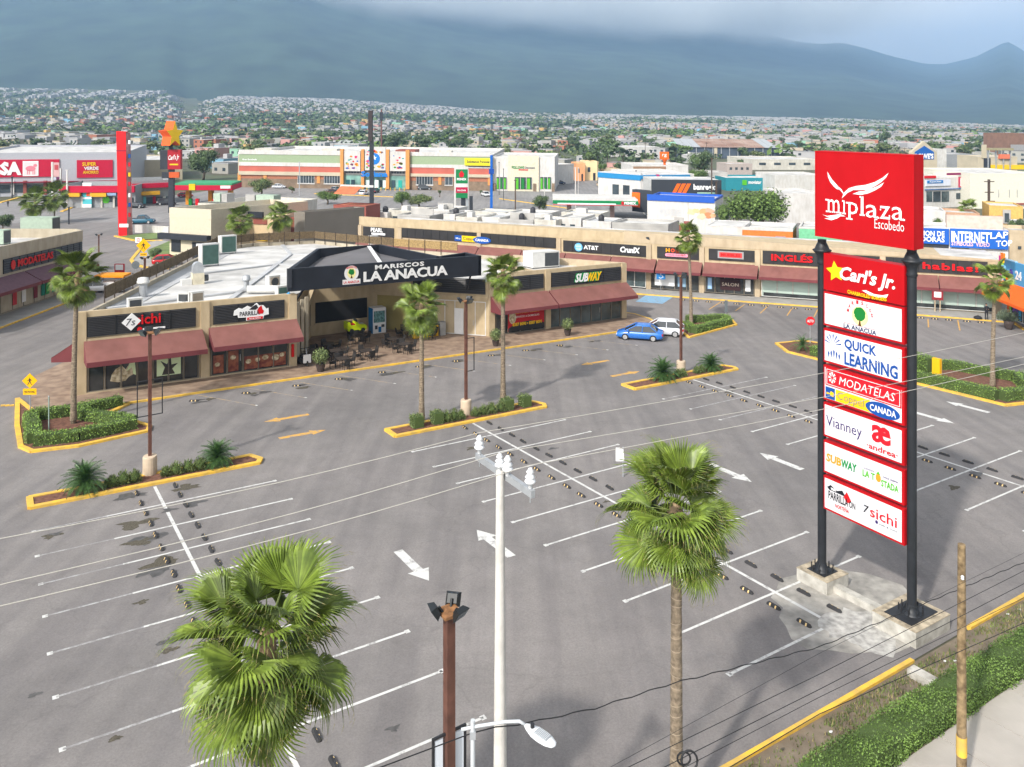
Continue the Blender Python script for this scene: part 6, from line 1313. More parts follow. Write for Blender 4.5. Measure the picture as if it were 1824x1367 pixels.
# ================================================================ PEOPLE
SKIN = M('skin', (.42, .25, .17), rough=.6, var=.03); CLB = M('black clothing', (.02, .022, .028), rough=.9); HAIR = M('dark hair', (.02, .014, .01), rough=.7)
def person(label, px, py, h=0, top=CLB, low=CLB, rot=0, hh=1.74, cross=True):
    q = P(px, py, h); o = thing('person', label, 'person', q); k = hh / 1.74; bm = bmesh.new()
    J = {'pel': (0, 0, .95), 'ch': (0, 0, 1.25), 'nk': (0, 0, 1.47), 'hd': (0, .01, 1.58), 'ht': (0, .01, 1.7), 'ls': (.17, 0, 1.4), 'le': (.27, -.03, 1.13), 'lh': (.08 if cross else .28, -.2 if cross else -.05, 1.12 if cross else .88), 'rs': (-.17, 0, 1.4), 're': (-.27, -.03, 1.13), 'rh': (-.08 if cross else -.28, -.2 if cross else -.05, 1.16 if cross else .88),
         'lp': (.09, 0, .9), 'lk': (.11, -.01, .5), 'la': (.12, .02, .09), 'lt': (.13, -.14, .04), 'rp': (-.09, 0, .9), 'rk': (-.11, -.01, .5), 'ra': (-.12, .02, .09), 'rt': (-.13, -.14, .04)}
    Rr = {'pel': .14, 'ch': .15, 'nk': .06, 'hd': .095, 'ht': .07, 'ls': .07, 'le': .048, 'lh': .035, 'rs': .07, 're': .048, 'rh': .035, 'lp': .095, 'lk': .062, 'la': .045, 'lt': .035, 'rp': .095, 'rk': .062, 'ra': .045, 'rt': .035}
    Ed = [('pel', 'ch'), ('ch', 'nk'), ('nk', 'hd'), ('hd', 'ht'), ('ch', 'ls'), ('ls', 'le'), ('le', 'lh'), ('ch', 'rs'), ('rs', 're'), ('re', 'rh'), ('pel', 'lp'), ('lp', 'lk'), ('lk', 'la'), ('la', 'lt'), ('pel', 'rp'), ('rp', 'rk'), ('rk', 'ra'), ('ra', 'rt')]
    names = list(J); me = bpy.data.meshes.new('body'); me.from_pydata([Vector(J[n]) * k for n in names], [(names.index(a), names.index(b)) for a, b in Ed], [])
    b = bpy.data.objects.new('body', me); COL.objects.link(b); b.parent = o; sk = b.modifiers.new('skin', 'SKIN')
    for i, n in enumerate(names): me.skin_vertices[0].data[i].radius = (Rr[n] * k * (1.15 if n in ('pel', 'ch') else 1), Rr[n] * k * (.8 if n in ('pel', 'ch') else 1)); me.skin_vertices[0].data[i].use_root = (n == 'pel')
    b.modifiers.new('sub', 'SUBSURF').levels = 1; b.modifiers['sub'].render_levels = 1; dg = bpy.context.evaluated_depsgraph_get(); m2 = bpy.data.meshes.new_from_object(b.evaluated_get(dg)); b.modifiers.clear(); b.data = m2; m2.name = 'body'
    m2.materials.clear(); [m2.materials.append(x) for x in (SKIN, top, low)]
    for p in m2.polygons:
        z = p.center.z / k; p.use_smooth = True; p.material_index = 0 if z > 1.46 or (abs(p.center.x) < .13 and p.center.y < -.13 and 1.05 < z < 1.22) else (1 if z > .93 else 2)
    MB().lathe(q + Vector((0, .02, 1.63 * k)), [(.1, 0), (.105, .05), (.075, .1), (.02, .125)], HAIR, 10).build('hair', o)
    o.rotation_euler = (0, 0, rot); return o
person('person in dark clothes standing with folded arms outside the mall windows', 1757, 570, .14)
person('person in dark clothes walking on the far left road', 14, 369, 0, cross=False)
q = P(1742, 568.5, .14); o = thing('bag', 'black bag lying on the kerb beside the standing person', 'bag', q); MB().lathe(q, [(.3, 0), (.42, .08), (.4, .2), (.25, .3), (.08, .33)], CLB, 12).build('sack', o); MB().tube([q + Vector((-.15, 0, .3)), q + Vector((0, 0, .42)), q + Vector((.15, 0, .3))], .02, CLB, 4).build('strap', o)

# ================================================================ PLAZA FURNITURE
CHB = M('dark wicker furniture', (.025, .022, .02), rough=.8, var=.3, scale=10); WTOP = M('dark table top', (.05, .04, .035), rough=.4)
def chair_proto():
    o = thing('chair', 'dark wicker chair', 'chair', (0, 0, 0), 'dark chairs on the restaurant plaza'); MB().box(I, -.24, .24, -.24, .24, .40, .46, CHB).build('seat', o); mb = MB(); mb.add([Vector(p) for p in ((-.24, .22, .46), (.24, .22, .46), (.22, .32, .92), (-.22, .32, .92), (-.24, .27, .46), (.24, .27, .46), (.22, .36, .92), (-.22, .36, .92))], [(0, 1, 2, 3), (7, 6, 5, 4), (3, 2, 6, 7), (0, 3, 7, 4), (1, 5, 6, 2)], CHB); mb.build('backrest', o)
    for sx in (-1, 1):
        for sy in (-1, 1): MB().cyl((sx * .21, sy * .21, 0), (sx * .21, sy * .21, .4), .02, .02, CHB, 5).build('leg', o)
        MB().box(I, sx * .25 - .02, sx * .25 + .02, -.2, .24, .62, .66, CHB).build('armrest', o)
    return o
def table_proto():
    o = thing('table', 'dark square table', 'table', (0, 0, 0), 'dark tables on the restaurant plaza'); MB().box(I, -.45, .45, -.45, .45, .71, .75, WTOP).build('table_top', o)
    for sx in (-1, 1):
        for sy in (-1, 1): MB().cyl((sx * .38, sy * .38, 0), (sx * .38, sy * .38, .71), .025, .025, CHB, 5).build('leg', o)
    return o
tabs = [(700, 618, 'nearest the potted shrub side, left of the palm trunk'), (652, 640, 'closest to the yellow kerb in the plaza middle'), (597, 640, 'just left of the plaza middle'), (585, 628, 'in the shade under the canopy corner'), (725, 600, 'behind the left island palm'), (760, 603, 'right of the left island palm'), (560, 640, 'at the foot of the stair'), (640, 612, 'below the green ride car'), (720, 628, 'in front of the ochre wall'), (610, 655, 'nearest the round potted shrub')]
cp_ = tp_ = None
for i, (x_, y_, ds) in enumerate(tabs):
    q = P(x_, y_, .14); lab = 'dark plaza table ' + ds
    if tp_ is None: tp_ = table_proto(); tp_.location = q; tp_.rotation_euler = (0, 0, .6); tp_['label'] = lab
    else: copy_tree(tp_, label=lab, loc=q, rot=.577 + R.uniform(-.3, .3))
    for j, an in enumerate((0, math.pi / 2, math.pi, 1.5 * math.pi)):
        a2 = an + .577 + R.uniform(-.3, .3); qq = q + Vector((math.sin(a2) * -.75, math.cos(a2) * .75, 0)); wh = ('behind', 'left of', 'in front of', 'right of')[j]; lb = 'dark chair %s the table %s' % (wh, ds)
        lb = ' '.join(lb.split()[:16])
        if cp_ is None: cp_ = chair_proto(); cp_.location = qq; cp_.rotation_euler = (0, 0, a2); cp_['label'] = lb
        else: copy_tree(cp_, label=lb, loc=qq, rot=a2)
# claw machine
fr = F1; u, v = F1.uv(672, 592, .14); o = thing('claw_machine', 'tall white and blue claw game machine against the back wall of the plaza', 'game machine', F1(u, v, .14))
cf = lambda a, b, h: F1(u + a, v + b, .14 + h); BLM = flat('#1f6ea8')
part('cabinet', o, cf, (-.65, .65, -.5, .5, 0, 1.0), WHITE); part('side', o, cf, (-.68, -.651, -.5, .5, 0, 2.35), BLM); part('side', o, cf, (.651, .68, -.5, .5, .0, 2.3), BLM); part('glass_case', o, cf, (-.58, .58, -.45, .45, 1.001, 2.1), M('claw glass', (.12, .24, .24), rough=.1, var=.6, scale=6))
part('header', o, cf, (-.65, .65, -.52, .5, 2.101, 2.4), WHITE); part('post', o, cf, (-.65, -.581, -.51, -.45, 1.001, 2.1), WHITE); part('post', o, cf, (.581, .65, -.51, -.45, 1.001, 2.1), WHITE)
part('coin_door', o, cf, (-.45, -.2, -.53, -.501, .4, .75), ACG); part('coin_door', o, cf, (.2, .5, -.53, -.501, .55, .8), ACG); part('prize_door', o, cf, (-.1, .18, -.53, -.501, .1, .6), BLM); part('lamp', o, cf, (.0, .25, -.3, -.1, 1.7, 1.95), flat('#1fbf8a'))
# kiddie ride car
u, v = F1.uv(637 - 90, 0, 0) if False else F1.uv(634, 600, .14); u, v = F1.uv(632, 597, .14); LG = flat('#c8e01c', .35)
o = thing('kiddie_ride', 'lime green coin-operated toy car on a black stand in the plaza', 'kiddie ride', F1(u, v, .14)); kf = lambda a, b, h: F1(u + a, v + b, .14 + h)
part('stand', o, kf, (-.6, .7, -.4, .4, 0, .35), BLACK); mb = MB()
prof = [(-.9, .75), (-.9, 1.25), (-.65, 1.3), (-.55, 1.0), (-.1, 1.0), (.0, 1.25), (.1, 1.28), (.25, 1.05), (.85, .98), (1.0, .8), (.95, .5), (-.8, .5)]
mb.add([kf(a, -.5, h) for a, h in prof] + [kf(a, .5, h) for a, h in prof], [(i, (i + 1) % 12, 12 + (i + 1) % 12, 12 + i) for i in range(12)] + [tuple(range(12)), tuple(range(12, 24))[::-1]], LG); mb.build('body', o)
for a in (-.5, .6):
    for b in (-.52, .52): MB().cyl(kf(a, b - .04, .52), kf(a, b + .04, .52), .2, .2, BLACK, 12).build('wheel', o)
part('seat', o, kf, (-.55, -.1, -.35, .35, 1.0, 1.1), flat('#b02030')); part('windscreen', o, kf, (.02, .08, -.42, .42, 1.28, 1.5), GLASSB); part('decal', o, kf, (.35, .75, -.3, .3, 1.05, 1.07), WT)
# yellow counter and white door panel
u, v = F1.uv(762, 600, .14); o = thing('service_counter', 'yellow and grey service counter in the plaza behind the palm', 'counter', F1(u, v, .14)); kf = lambda a, b, h: F1(u + a, v + b, .14 + h)
part('front', o, kf, (-1.5, 1.0, -.2, .2, 0, 1.05), flat('#e6b21c')); part('top', o, kf, (-1.6, 1.1, -.3, .3, 1.051, 1.1), BLACK); part('pier', o, kf, (1.15, 1.75, -.25, .3, 0, 1.25), M('grey tile', (.3, .3, .29))); part('post', o, kf, (-.4, -.3, -.25, -.21, 0, 2.6), CREAM)
u, v = F1.uv(542, 650, .14); o = thing('motor_ride', 'small white and black mobility cart parked under the stair at the plaza', 'cart', F1(u, v, .14)); kf = lambda a, b, h: F1(u + a, v + b, .14 + h)
part('body', o, kf, (-.35, .35, -.6, .6, .25, .55), BLACK); part('front_panel', o, kf, (-.3, .3, -.72, -.601, .3, .95), WHITE); part('seat', o, kf, (-.25, .25, -.1, .4, .551, .75), CLB); MB().cyl(kf(0, -.6, .95), kf(0, -.35, 1.4), .03, .03, STEEL, 6).build('column', o); part('bars', o, kf, (-.4, .4, -.38, -.32, 1.38, 1.43), BLACK)
for a in (-.3, .3): MB().cyl(kf(a - .05, .45, .25), kf(a + .05, .45, .25), .25, .25, TYRE, 12).build('wheel', o)
MB().cyl(kf(-.05, -.6, .25), kf(.05, -.6, .25), .24, .24, TYRE, 12).build('wheel', o)
part('extinguisher', sh, F1, (14.9, 15.1, -.3, -.16, .9, 1.9), SRED)
# orange and white toy kiosk behind the corner of the roof
q = P(199, 520); o = thing('canopy_cart', 'small orange and white canopied cart on the side road', 'cart', q); kf = lambda a, b, h: q + Vector((a, b, h))
part('roof', o, kf, (-1.6, 1.9, -1, 1, 1.9, 2.15), flat('#f29a1c')); part('body', o, kf, (-1.4, 1.7, -.8, .8, .3, 1.3), WHITE)
for a, b in ((-1.4, -.8), (1.6, -.8), (-1.4, .7), (1.6, .7)): part('post', o, kf, (a, a + .08, b, b + .08, 1.3, 1.9), STEEL)
for a in (-1, 1.2): MB().cyl(kf(a, -.9, .3), kf(a, -.8, .3), .3, .3, TYRE, 12).build('wheel', o)
q = P(213, 500); o = thing('red_sign', 'low red and white roadside placard beside the orange cart', 'sign', q); part('board', o, lambda a, b, h: q + Vector((a, b, h)), (-.65, .65, -.05, .05, .3, 2.2), flat('#c32a38')); part('top', o, lambda a, b, h: q + Vector((a, b, h)), (-.5, .5, -.08, -.051, 1.4, 2.1), WT); part('leg', o, lambda a, b, h: q + Vector((a, b, h)), (-.05, .05, -.04, .04, 0, .3), STEEL)
# ================================================================ BUILDINGS BEYOND THE LOT
def mw(name, hx, var=.08, sc_=.25): return M(name, C(hx), rough=.8, var=var, scale=sc_)
W1 = M('white washed wall', (.58, .57, .55), streak=.18, var=.08, scale=.25); W2 = M('off white wall', (.56, .54, .48), streak=.22, var=.12, scale=.3); G0 = M('grey block wall', (.38, .37, .35), var=.15, scale=.5); BG = M('beige wall', (.48, .42, .31), var=.07, scale=.3)
TAU = M('taupe wall', (.225, .20, .165), var=.06, scale=.3); RDW = M('brick red wall', (.27, .075, .055), var=.12, scale=.4); ORR = M('orange tile roof', (.48, .14, .06), var=.2, scale=.8)
def blk(name, label, cat, L_, R_, depth, m, h=None, roof=ROOFW, par=.5, group=None, parm=None, Y=None):
    (xl, tl, bl), (xr, tr, br) = L_, R_
    if h is None: A = P(xl, bl); h = H + (HY - tl) / FP * A.y - A.z; B = P(xr, br)
    elif Y: A = ray(xl, tl, Y[0]); B = ray(xr, tr, Y[1]); h = A.z - g(A.x, A.y)
    else:
        A = P(xl, tl, h); p_ = (xr - 912) / FP; e_ = F2.e; t_ = (p_ * A.y - A.x) / (e_.x - p_ * e_.y); B = A + Vector((e_.x, e_.y, 0)) * t_
    fr = Fr(A, B - A); Lw = (Vector(B[:2]) - Vector(A[:2])).length; o = thing(name, label, cat, fr(Lw / 2, 0, 0), group)
    MB().box(fr, 0, Lw, 0, depth, -.3, h - par, m).build('wall', o)
    MB().add([fr(0, 0, h - par + .02), fr(Lw, 0, h - par + .02), fr(Lw, depth, h - par + .02), fr(0, depth, h - par + .02)], [(0, 1, 2, 3)], roof).build('roof', o)
    if par > .05:
        mb = MB(); t = .25; pm = parm or m
        mb.box(fr, -.03, Lw + .03, -.03, t, h - par, h, pm); mb.box(fr, -.03, Lw + .03, depth - t, depth + .03, h - par, h, pm); mb.box(fr, -.03, t, t, depth - t, h - par, h, pm); mb.box(fr, Lw - t, Lw + .03, t, depth - t, h - par, h, pm); mb.build('parapet', o)
    return o, fr, Lw, h
def fx(o, fr, name, x0, y0, x1, y1, m, prot=.12, v=0.0):
    u0, h0 = fr.pf(x0, y1); u1, h1 = fr.pf(x1, y0); ua, ub = sorted((u0, u1)); ha, hb = sorted((h0, h1)); return part(name, o, fr, (ua, ub, v - prot, v - .004, ha, hb), m)
def ft_(o, fr, body, x0, y0, x1, y1, m, bold=.03, prot=.16, **k):
    u0, h0 = fr.pf(x0, y1); u1, h1 = fr.pf(x1, y0); return text(body, lambda x, y, z: fr(u0 + x, -prot - z, h0 + y), u1 - u0, h1 - h0, m, o, bold=bold, **k)
CY = flat('#2fb0b8'); BLK2 = M('near black metal', (.022, .026, .034), rough=.5); SA = flat('#c0163a'); DKR = flat('#8a1f38'); GL2 = M('far window glass', (.05, .065, .075), rough=.2, var=.4, scale=.3); ORP = flat('#e8742c'); SORI = flat('#1f78c8')
# --- restaurant block behind the near shops
o, f, L_, h_ = blk('burger_restaurant', 'beige cubic restaurant block with a dark framed green window behind the wicker rail', 'restaurant', (302, 370, 456), (376, 379, 462), 24, M('sand render', (.56, .50, .38), var=.05), par=1.6)
fx(o, f, 'dark_frame', 343, 433, 371, 462, BLK2); fx(o, f, 'door_poster', 351, 434, 360, 448, WT, .2); fx(o, f, 'menu_board', 306, 422, 322, 448, BLK2); fx(o, f, 'ledge', 288, 420, 376, 424, BLK2, .9)
o2, f, L_, h_ = blk('restaurant_hall', 'glazed restaurant hall with green blinds and a flat white roof right of the beige block', 'restaurant', (375, 381, 447), (486, 388, 454), 5, M('pale cream wall', (.6, .46, .28), var=.05), par=.3)
fx(o2, f, 'dark_frame', 376, 383, 404, 448, BLK2); fx(o2, f, 'green_blind', 379, 388, 401, 400, flat('#5fae6a')); fx(o2, f, 'green_blind', 379, 404, 401, 418, flat('#5fae6a')); fx(o2, f, 'roof_edge', 373, 378, 470, 384, BLK2, .5)
for p_ in o2.children: pass
for nm, x0, y0, x1, y1, m_, pr in (('green_blind', 379, 388, 401, 400, flat('#4f9e5e'), .2), ('green_blind', 379, 404, 401, 418, flat('#4f9e5e'), .2), ('yellow_panel', 457, 419, 477, 429, YW2, .2), ('red_band', 452, 391, 476, 399, RDW, .15), ('lamp_box', 479, 417, 484, 427, BLK2, .2)): fx(o2, f, nm, x0, y0, x1, y1, m_, pr)
o, f, L_, h_ = blk('red_shop', 'brick red walled shop with an orange tiled roof edge behind the slim palm pair', 'shop', (476, 386, 0), (543, 391, 0), 12, RDW, h=6.2, par=.2, roof=ORR, Y=(146, 143))
o, f, L_, h_ = blk('grey_hall', 'plain taupe windowless hall left of the long mall', 'hall', (543, 378, 0), (649, 366, 0), 2.5, TAU, h=8.3, par=.5, Y=(134, 146))
o, f, L_, h_ = blk('tiled_tower', 'small orange-roofed red tower above the taupe hall', 'tower', (594, 365, 0), (652, 369, 0), 6, RDW, h=9.5, par=.15, roof=ORR, Y=(156, 154))
mb = MB(); mb.add([f(0, 0, 9.0), f(L_ * .65, 0, 9.0), f(L_ * .65, 3, 10.3), f(0, 3, 10.3)], [(0, 1, 2, 3)], ORR); mb.build('tile_slope', o); part('white_cap', o, f, (-.2, L_, 3, 3.3, 10.2, 10.6), W1)
o, f, L_, h_ = blk('white_roof_annex', 'low annex with a white parapet roof and green-grey rooftop boxes behind the beige block', 'annex', (353, 362, 0), (478, 372, 0), 18, W2, h=7.2, par=.9, Y=(165, 160))
for a, b, c_ in ((.08, .18, ACC), (.2, .28, G0), (.55, .68, G0), (.7, .95, ACC)): part('rooftop_box', o, f, (a * L_, b * L_, 3, 5.5, 6.3, 8.0), c_)
# --- supermarket far left
o, f, L_, h_ = blk('sheep_supermarket', 'long grey metal supermarket with red sign panels and a sheep logo at the far left', 'supermarket', (-60, 273, 352), (226, 276, 346), 60, M('ribbed grey metal', (.42, .43, .47), rough=.6, var=.04, metal=.1), par=.6)
fx(o, f, 'red_panel', -60, 284, 106, 317, SA, .3); fx(o, f, 'red_panel', 137, 285, 201, 317, SA, .3); fx(o, f, 'lower_band', -60, 321, 226, 327, DKR, 1.5); fx(o, f, 'shop_windows', -60, 328, 100, 345, GL2, .2)
for x0 in (-40, -10, 20, 42, 78): fx(o, f, 'pillar', x0, 322, x0 + 6, 347, (RDW, W1)[x0 % 4 == 0], .5)
ft_(o, f, 'SA', 0, 288, 39, 313, WT, prot=.45, bold=.06, res=1); ft_(o, f, 'HEB'[:1] if False else 'IN', -45, 288, -8, 313, WT, prot=.45, bold=.06)
u0_, h0_ = f.pf(41, 314); u1_, h1_ = f.pf(69, 287); part('logo_tile', o, f, (u0_, u1_, -.4, -.31, h0_, h1_), WT)
part('logo_tile', o, f, (u0_ + .35, u1_ - .35, -.42, -.401, h0_ + .35, h1_ - .35), flat('#f4dede')); cx_ = (u0_ + u1_) / 2; cy_ = (h0_ + h1_) / 2; PK = flat('#e58a98'); fs_ = lambda x, y, z: f(x, -.44 - z, y)
shape(ell(cx_, cy_, 1.3, .8, 14), fs_, PK, o, 'sheep_body'); shape(ell(cx_ + 1.2, cy_ + .9, .5, .45, 10), fs_, PK, o, 'sheep_head')
for d_ in (-.9, -.4, .5, .9): shape([(cx_ + d_, cy_ - 1.7), (cx_ + d_ + .22, cy_ - 1.7), (cx_ + d_ + .22, cy_ - .4), (cx_ + d_, cy_ - .4)], fs_, PK, o, 'sheep_leg')
ft_(o, f, 'SUPER', 147, 289, 172, 296, YW2, prot=.4); ft_(o, f, 'VERDE', 150, 297, 176, 303, WT, prot=.4); ft_(o, f, 'AHORRO', 148, 304, 176, 310, YW2, prot=.4)
o, f, L_, h_ = blk('beige_wing', 'beige windowless wing right of the grey supermarket', 'building', (232, 286, 322), (325, 284, 320), 40, BG, par=.5)
o, f, L_, h_ = blk('red_fascia_store', 'low roadside store with a long red fascia and yellow awnings', 'store', (108, 331, 371), (241, 331, 370), 14, M('grey store wall', (.27, .28, .29), var=.1), par=1.4)
fx(o, f, 'red_fascia', 108, 331, 241, 343, SA, 1.0); 
for a, b in ((121, 145), (164, 192)): fx(o, f, 'awning', a, 343.5, b, 350, flat('#e0a828'), 1.4)
fx(o, f, 'blue_sign', 193, 343.5, 209, 348, flat('#8fa8c8'), 1.1); fx(o, f, 'window', 184, 351, 200, 360, GL2); fx(o, f, 'window', 204, 352, 238, 368, GL2); shape(ell(0, 0, 1, 1, 6), lambda x, y, z: f(f.pf(189, 356)[0] + x, -.15 - z, f.pf(189, 356)[1] + y), G2, o, 'green_mark')
for x0 in (145, 150, 180, 202): fx(o, f, 'pier', x0, 350, x0 + 3, 370, W2, .3)
o, f, L_, h_ = blk('red_fascia_store', 'right half of the roadside stores, red fascia over yellow awnings', 'store', (234, 323, 366), (310, 330, 362), 12, M('grey store wall', (.27, .28, .29)), par=1.2)
fx(o, f, 'red_fascia', 234, 325, 310, 336, SA, 1.0); fx(o, f, 'awning', 246, 340, 283, 348, flat('#e0a828'), 1.4); fx(o, f, 'window', 240, 350, 300, 364, GL2)
for x0, c_ in ((255, flat('#6fc0c8')), (272, SA), (290, W1)): fx(o, f, 'poster', x0, 350, x0 + 5, 363, c_, .2)
def canopy(name, label, L3, R3, yb, depth, band, m1, m2, cols, colm, hh=1.3):
    (xl, tl), (xr, tr) = L3, R3; A = P(xl, yb); zt = H + (HY - tl) / FP * A.y; h = zt - A.z; B = P(xr, yb + (tr - tl) * .7)
    f = Fr(A, B - A); L_ = (Vector(B[:2]) - Vector(A[:2])).length; o = thing(name, label, 'canopy', f(L_ / 2, 0, 0)); part('slab', o, f, (0, L_, 0, depth, h - hh, h), m2)
    part('fascia', o, f, (-.05, L_ + .05, -.12, -.01, h - hh * band[1], h - hh * band[0]), m1); part('fascia', o, f, (L_ + .01, L_ + .12, 0, depth, h - hh * band[1], h - hh * band[0]), m1)
    for t in cols: part('column', o, f, (t * L_ - .5, t * L_ + .5, depth * .35, depth * .55, 0, h - hh), colm)
    return o, f, L_, h
o, f, L_, h_ = canopy('fuel_canopy', 'red fascia gas station canopy with a green top edge on the left', (311, 327), (413, 327), 368, 10, (.25, .95), SA, flat('#3f9a6a'), (.15, .55, .9), flat('#d8902c'), 1.9)
fx(o, f, 'yellow_mark', 337, 328, 348, 339, YW2, .3); fx(o, f, 'white_plate', 393, 331, 411, 336, WT, .3)
for t in (.2, .32, .62): part('fuel_pump', o, f, (t * L_, t * L_ + .8, 2, 3, 0, 1.8), (RED, WT, DKG)[int(t * 10) % 3])
o, f, L_, h_ = canopy('fuel_canopy', 'white gas station canopy with a green and red fascia behind the long mall', (985, 354), (1136, 357), 392, 12, (.25, .8), flat('#12804a'), W1, (.2, .72), M('pinkish column', (.35, .25, .22)), 1.5)
part('red_line', o, f, (0, L_, -.14, -.121, h_ - 1.5, h_ - 1.36), MR); ft_(o, f, 'PEMEX', 1112, 360, 1133, 364.5, WT, prot=.15, bold=.04); fx(o, f, 'white_line', 993, 363, 1097, 364, WT, .16)
shape([(0, 0), (.5, 0), (.6, .5), (.25, .9), (-.1, .5)], lambda x, y, z: f(f.pf(1107, 364)[0] + x, -.16 - z, f.pf(1107, 365)[1] + y), MR, o, 'eagle_mark')
part('return_fascia', o, f, (L_ + .02, L_ + .14, -.1, 12, h_ - 1.2, h_ - .4), flat('#12804a'))
# --- pylon signs and masts
def pyl(name, label, px, yb, cat='sign', group=None): q = P(px, yb); o = thing(name, label, cat, q, group); return o, q, (lambda x, y: ray(x, y, q.y)), (lambda n, x0, y0, x1, y1, m, d0=0.0, d1=.5, par=None: MB().box(lambda a, b, c: Vector((a, b, c)), ray(x0, 0, q.y).x, ray(x1, 0, q.y).x, q.y + d0, q.y + d1, ray(0, y1, q.y).z, ray(0, y0, q.y).z, m).build(n, par or o))
o, q, rp_, bxp = pyl('red_tower_sign', 'tall slender red sign tower at the road island left of the near shops', 219, 421)
for nm, pts in (('front', [(207, 234), (224, 235), (226, 421), (211, 420)]),):
    v = [rp_(*p) for p in pts]; MB().add(v + [p + Vector((-.1, 1.2, 0)) for p in v], [(3, 2, 1, 0), (4, 5, 6, 7), (0, 1, 5, 4), (1, 2, 6, 5), (2, 3, 7, 6), (3, 0, 4, 7)], flat('#dd1f24', .5)).build('shaft', o)
mb = MB(); v = [rp_(*p) for p in ((224.5, 236), (229, 237), (233, 420), (226.5, 421))]; MB().add([v[0], v[1] + Vector((-.2, 1.2, 0)), v[2] + Vector((-.2, 1.2, 0)), v[3]] + [p + Vector((0, .3, 0)) for p in (v[0], v[1] + Vector((-.2, 1.2, 0)), v[2] + Vector((-.2, 1.2, 0)), v[3])], [(0, 1, 2, 3)], M('glossy side panels', (.45, .22, .22), rough=.3, var=.5, scale=.6)).build('side_panels', o)
bxp('plate', 213, 399, 229, 405, WT, -.1, -.02); bxp('groove', 207.5, 268, 224, 270, DKR, -.03, .0)
mb = MB(); 
for yy, c_ in ((250, WT), (275, BLU), (290, MR), (308, YW2), (325, MR), (345, WT), (362, BLU), (380, MR)): bxp('shop_panel', 227, yy, 230.5, yy + 7, c_, .3, .6)
o, q, rp_, bxp = pyl('star_sign', 'black pole sign carrying an orange and yellow star above a red board', 304, 380)
st_ = star(0, 0, 1, k=.45); cz = rp_(303, 240); rad_ = 24 / FP * q.y
MB().add([cz + Vector((x * rad_ * .45 - .9, -y * 0 + x * rad_ * .5, y * rad_)) for x, y in st_] + [cz + Vector((x * rad_ * .45 + 1.6, x * rad_ * .5 - .9, y * rad_)) for x, y in st_], [(i, (i + 1) % 10, 10 + (i + 1) % 10, 10 + i) for i in range(10)] + [tuple(range(10))[::-1]], flat('#f0642a', .5)).build('star_sides', o)
MB().add([cz + Vector((x * rad_ * .45 + 1.62, x * rad_ * .5 - .92, y * rad_)) for x, y in st_], [tuple(range(10))], flat('#e8c01e', .5)).build('star_face', o)
bxp('dark_side', 285, 268, 299, 302, BLK2, 0, 1.2); bxp('red_face', 299.2, 267, 322, 302, flat('#a8232c', .4), -.2, 1.0); text("Carl's Jr", lambda x, y, z: rp_(300.5, 288) + Vector((x, -.25, y + .1 * x)), 19.5 / FP * q.y, 11 / FP * q.y, WT, o, shear=.2, bold=.02)
bxp('stripe', 303, 292, 318, 294.5, YW2, -.24, -.21); bxp('lower_box', 288, 307, 301, 318, BLK2); bxp('lower_face', 301.2, 307, 319, 317, flat('#c85a2a', .5), -.1, .5); bxp('pole', 299, 302, 308, 380, BLK2, .2, 1.2); bxp('neck', 300, 258, 306, 268, BLK2, .3, .8)
o, q, rp_, bxp = pyl('mast', 'tall thick dark mast standing before the supermarket front', 661, 382, 'mast'); bxp('shaft', 658, 250, 665, 382, BLK2, 0, .9); bxp('shroud', 656, 197, 663, 252, M('dark brown shroud', (.04, .03, .03)), -.2, 1.0)
o, q, rp_, bxp = pyl('mast', 'thin rusty radio mast behind the supermarket', 679, 285, 'mast'); bxp('shaft', 678, 195, 680.5, 285, M('rusty mast', (.14, .06, .05)), 0, .5); bxp('array', 676.5, 200, 682, 215, BLK2, -.3, .8)
o, q, rp_, bxp = pyl('gas_totem', 'white-framed green gas station price totem', 820, 380); bxp('leg', 809, 297, 812, 366, W1); bxp('frame', 812, 297, 834, 302, W1); bxp('board', 812.2, 302, 833, 327, flat('#157a45'), -.1, .4); bxp('board', 812.2, 334, 833, 344, flat('#b01842'), -.1, .4); bxp('board', 812.2, 344.2, 833, 353, flat('#157a45'), -.1, .4); bxp('board', 812.2, 327.2, 833, 333.8, W1, -.1, .4)
bxp('leg', 832, 302, 834.5, 354, W1); text('PEMEX', lambda x, y, z: rp_(814, 321.5) + Vector((x, -.15, y)), 17 / FP * q.y, 4 / FP * q.y, WT, o, bold=.03); text('MAGNA', lambda x, y, z: rp_(815, 341) + Vector((x, -.15, y)), 15 / FP * q.y, 3 / FP * q.y, WT, o); shape([(0, 0), (1, 0), (1.2, 1), (.5, 1.9), (-.2, 1)], lambda x, y, z: rp_(819, 316) + Vector((x * .9, -.15, y * .9)), MR, o, 'eagle_mark')
bxp('dark_leg', 821, 353, 829, 382, BLK2, .3, .9); bxp('dark_leg', 836, 350, 842, 380, BLK2, .3, .9); bxp('pale_leg', 830, 353, 834, 382, M('grey pylon', (.3, .33, .35)), .35, .8)
o, q, rp_, bxp = pyl('blue_totem', 'slim bright blue vertical sign mast right of the supermarket', 875, 378); bxp('shaft', 873, 277, 877.5, 378, flat('#1560b8'), 0, .9); bxp('disc', 871, 301, 880, 310, flat('#1a4a9a'), -.2, .0)
o, q, rp_, bxp = pyl('orange_bank_sign', 'orange cube sign on an orange pole above the dark bank', 1184, 345); bxp('cube', 1176, 271, 1191, 284, flat('#f06a1e'), -.6, 1); MB().cyl(rp_(1184, 290), rp_(1184, 284), .35, .9, flat('#f06a1e'), 10).build('collar', o); bxp('pole', 1182, 288, 1186, 345, flat('#f06a1e'), 0, .5); text('rg', lambda x, y, z: rp_(1179, 280.5) + Vector((x, -.65, y)), 8 / FP * q.y, 6 / FP * q.y, WT, o)
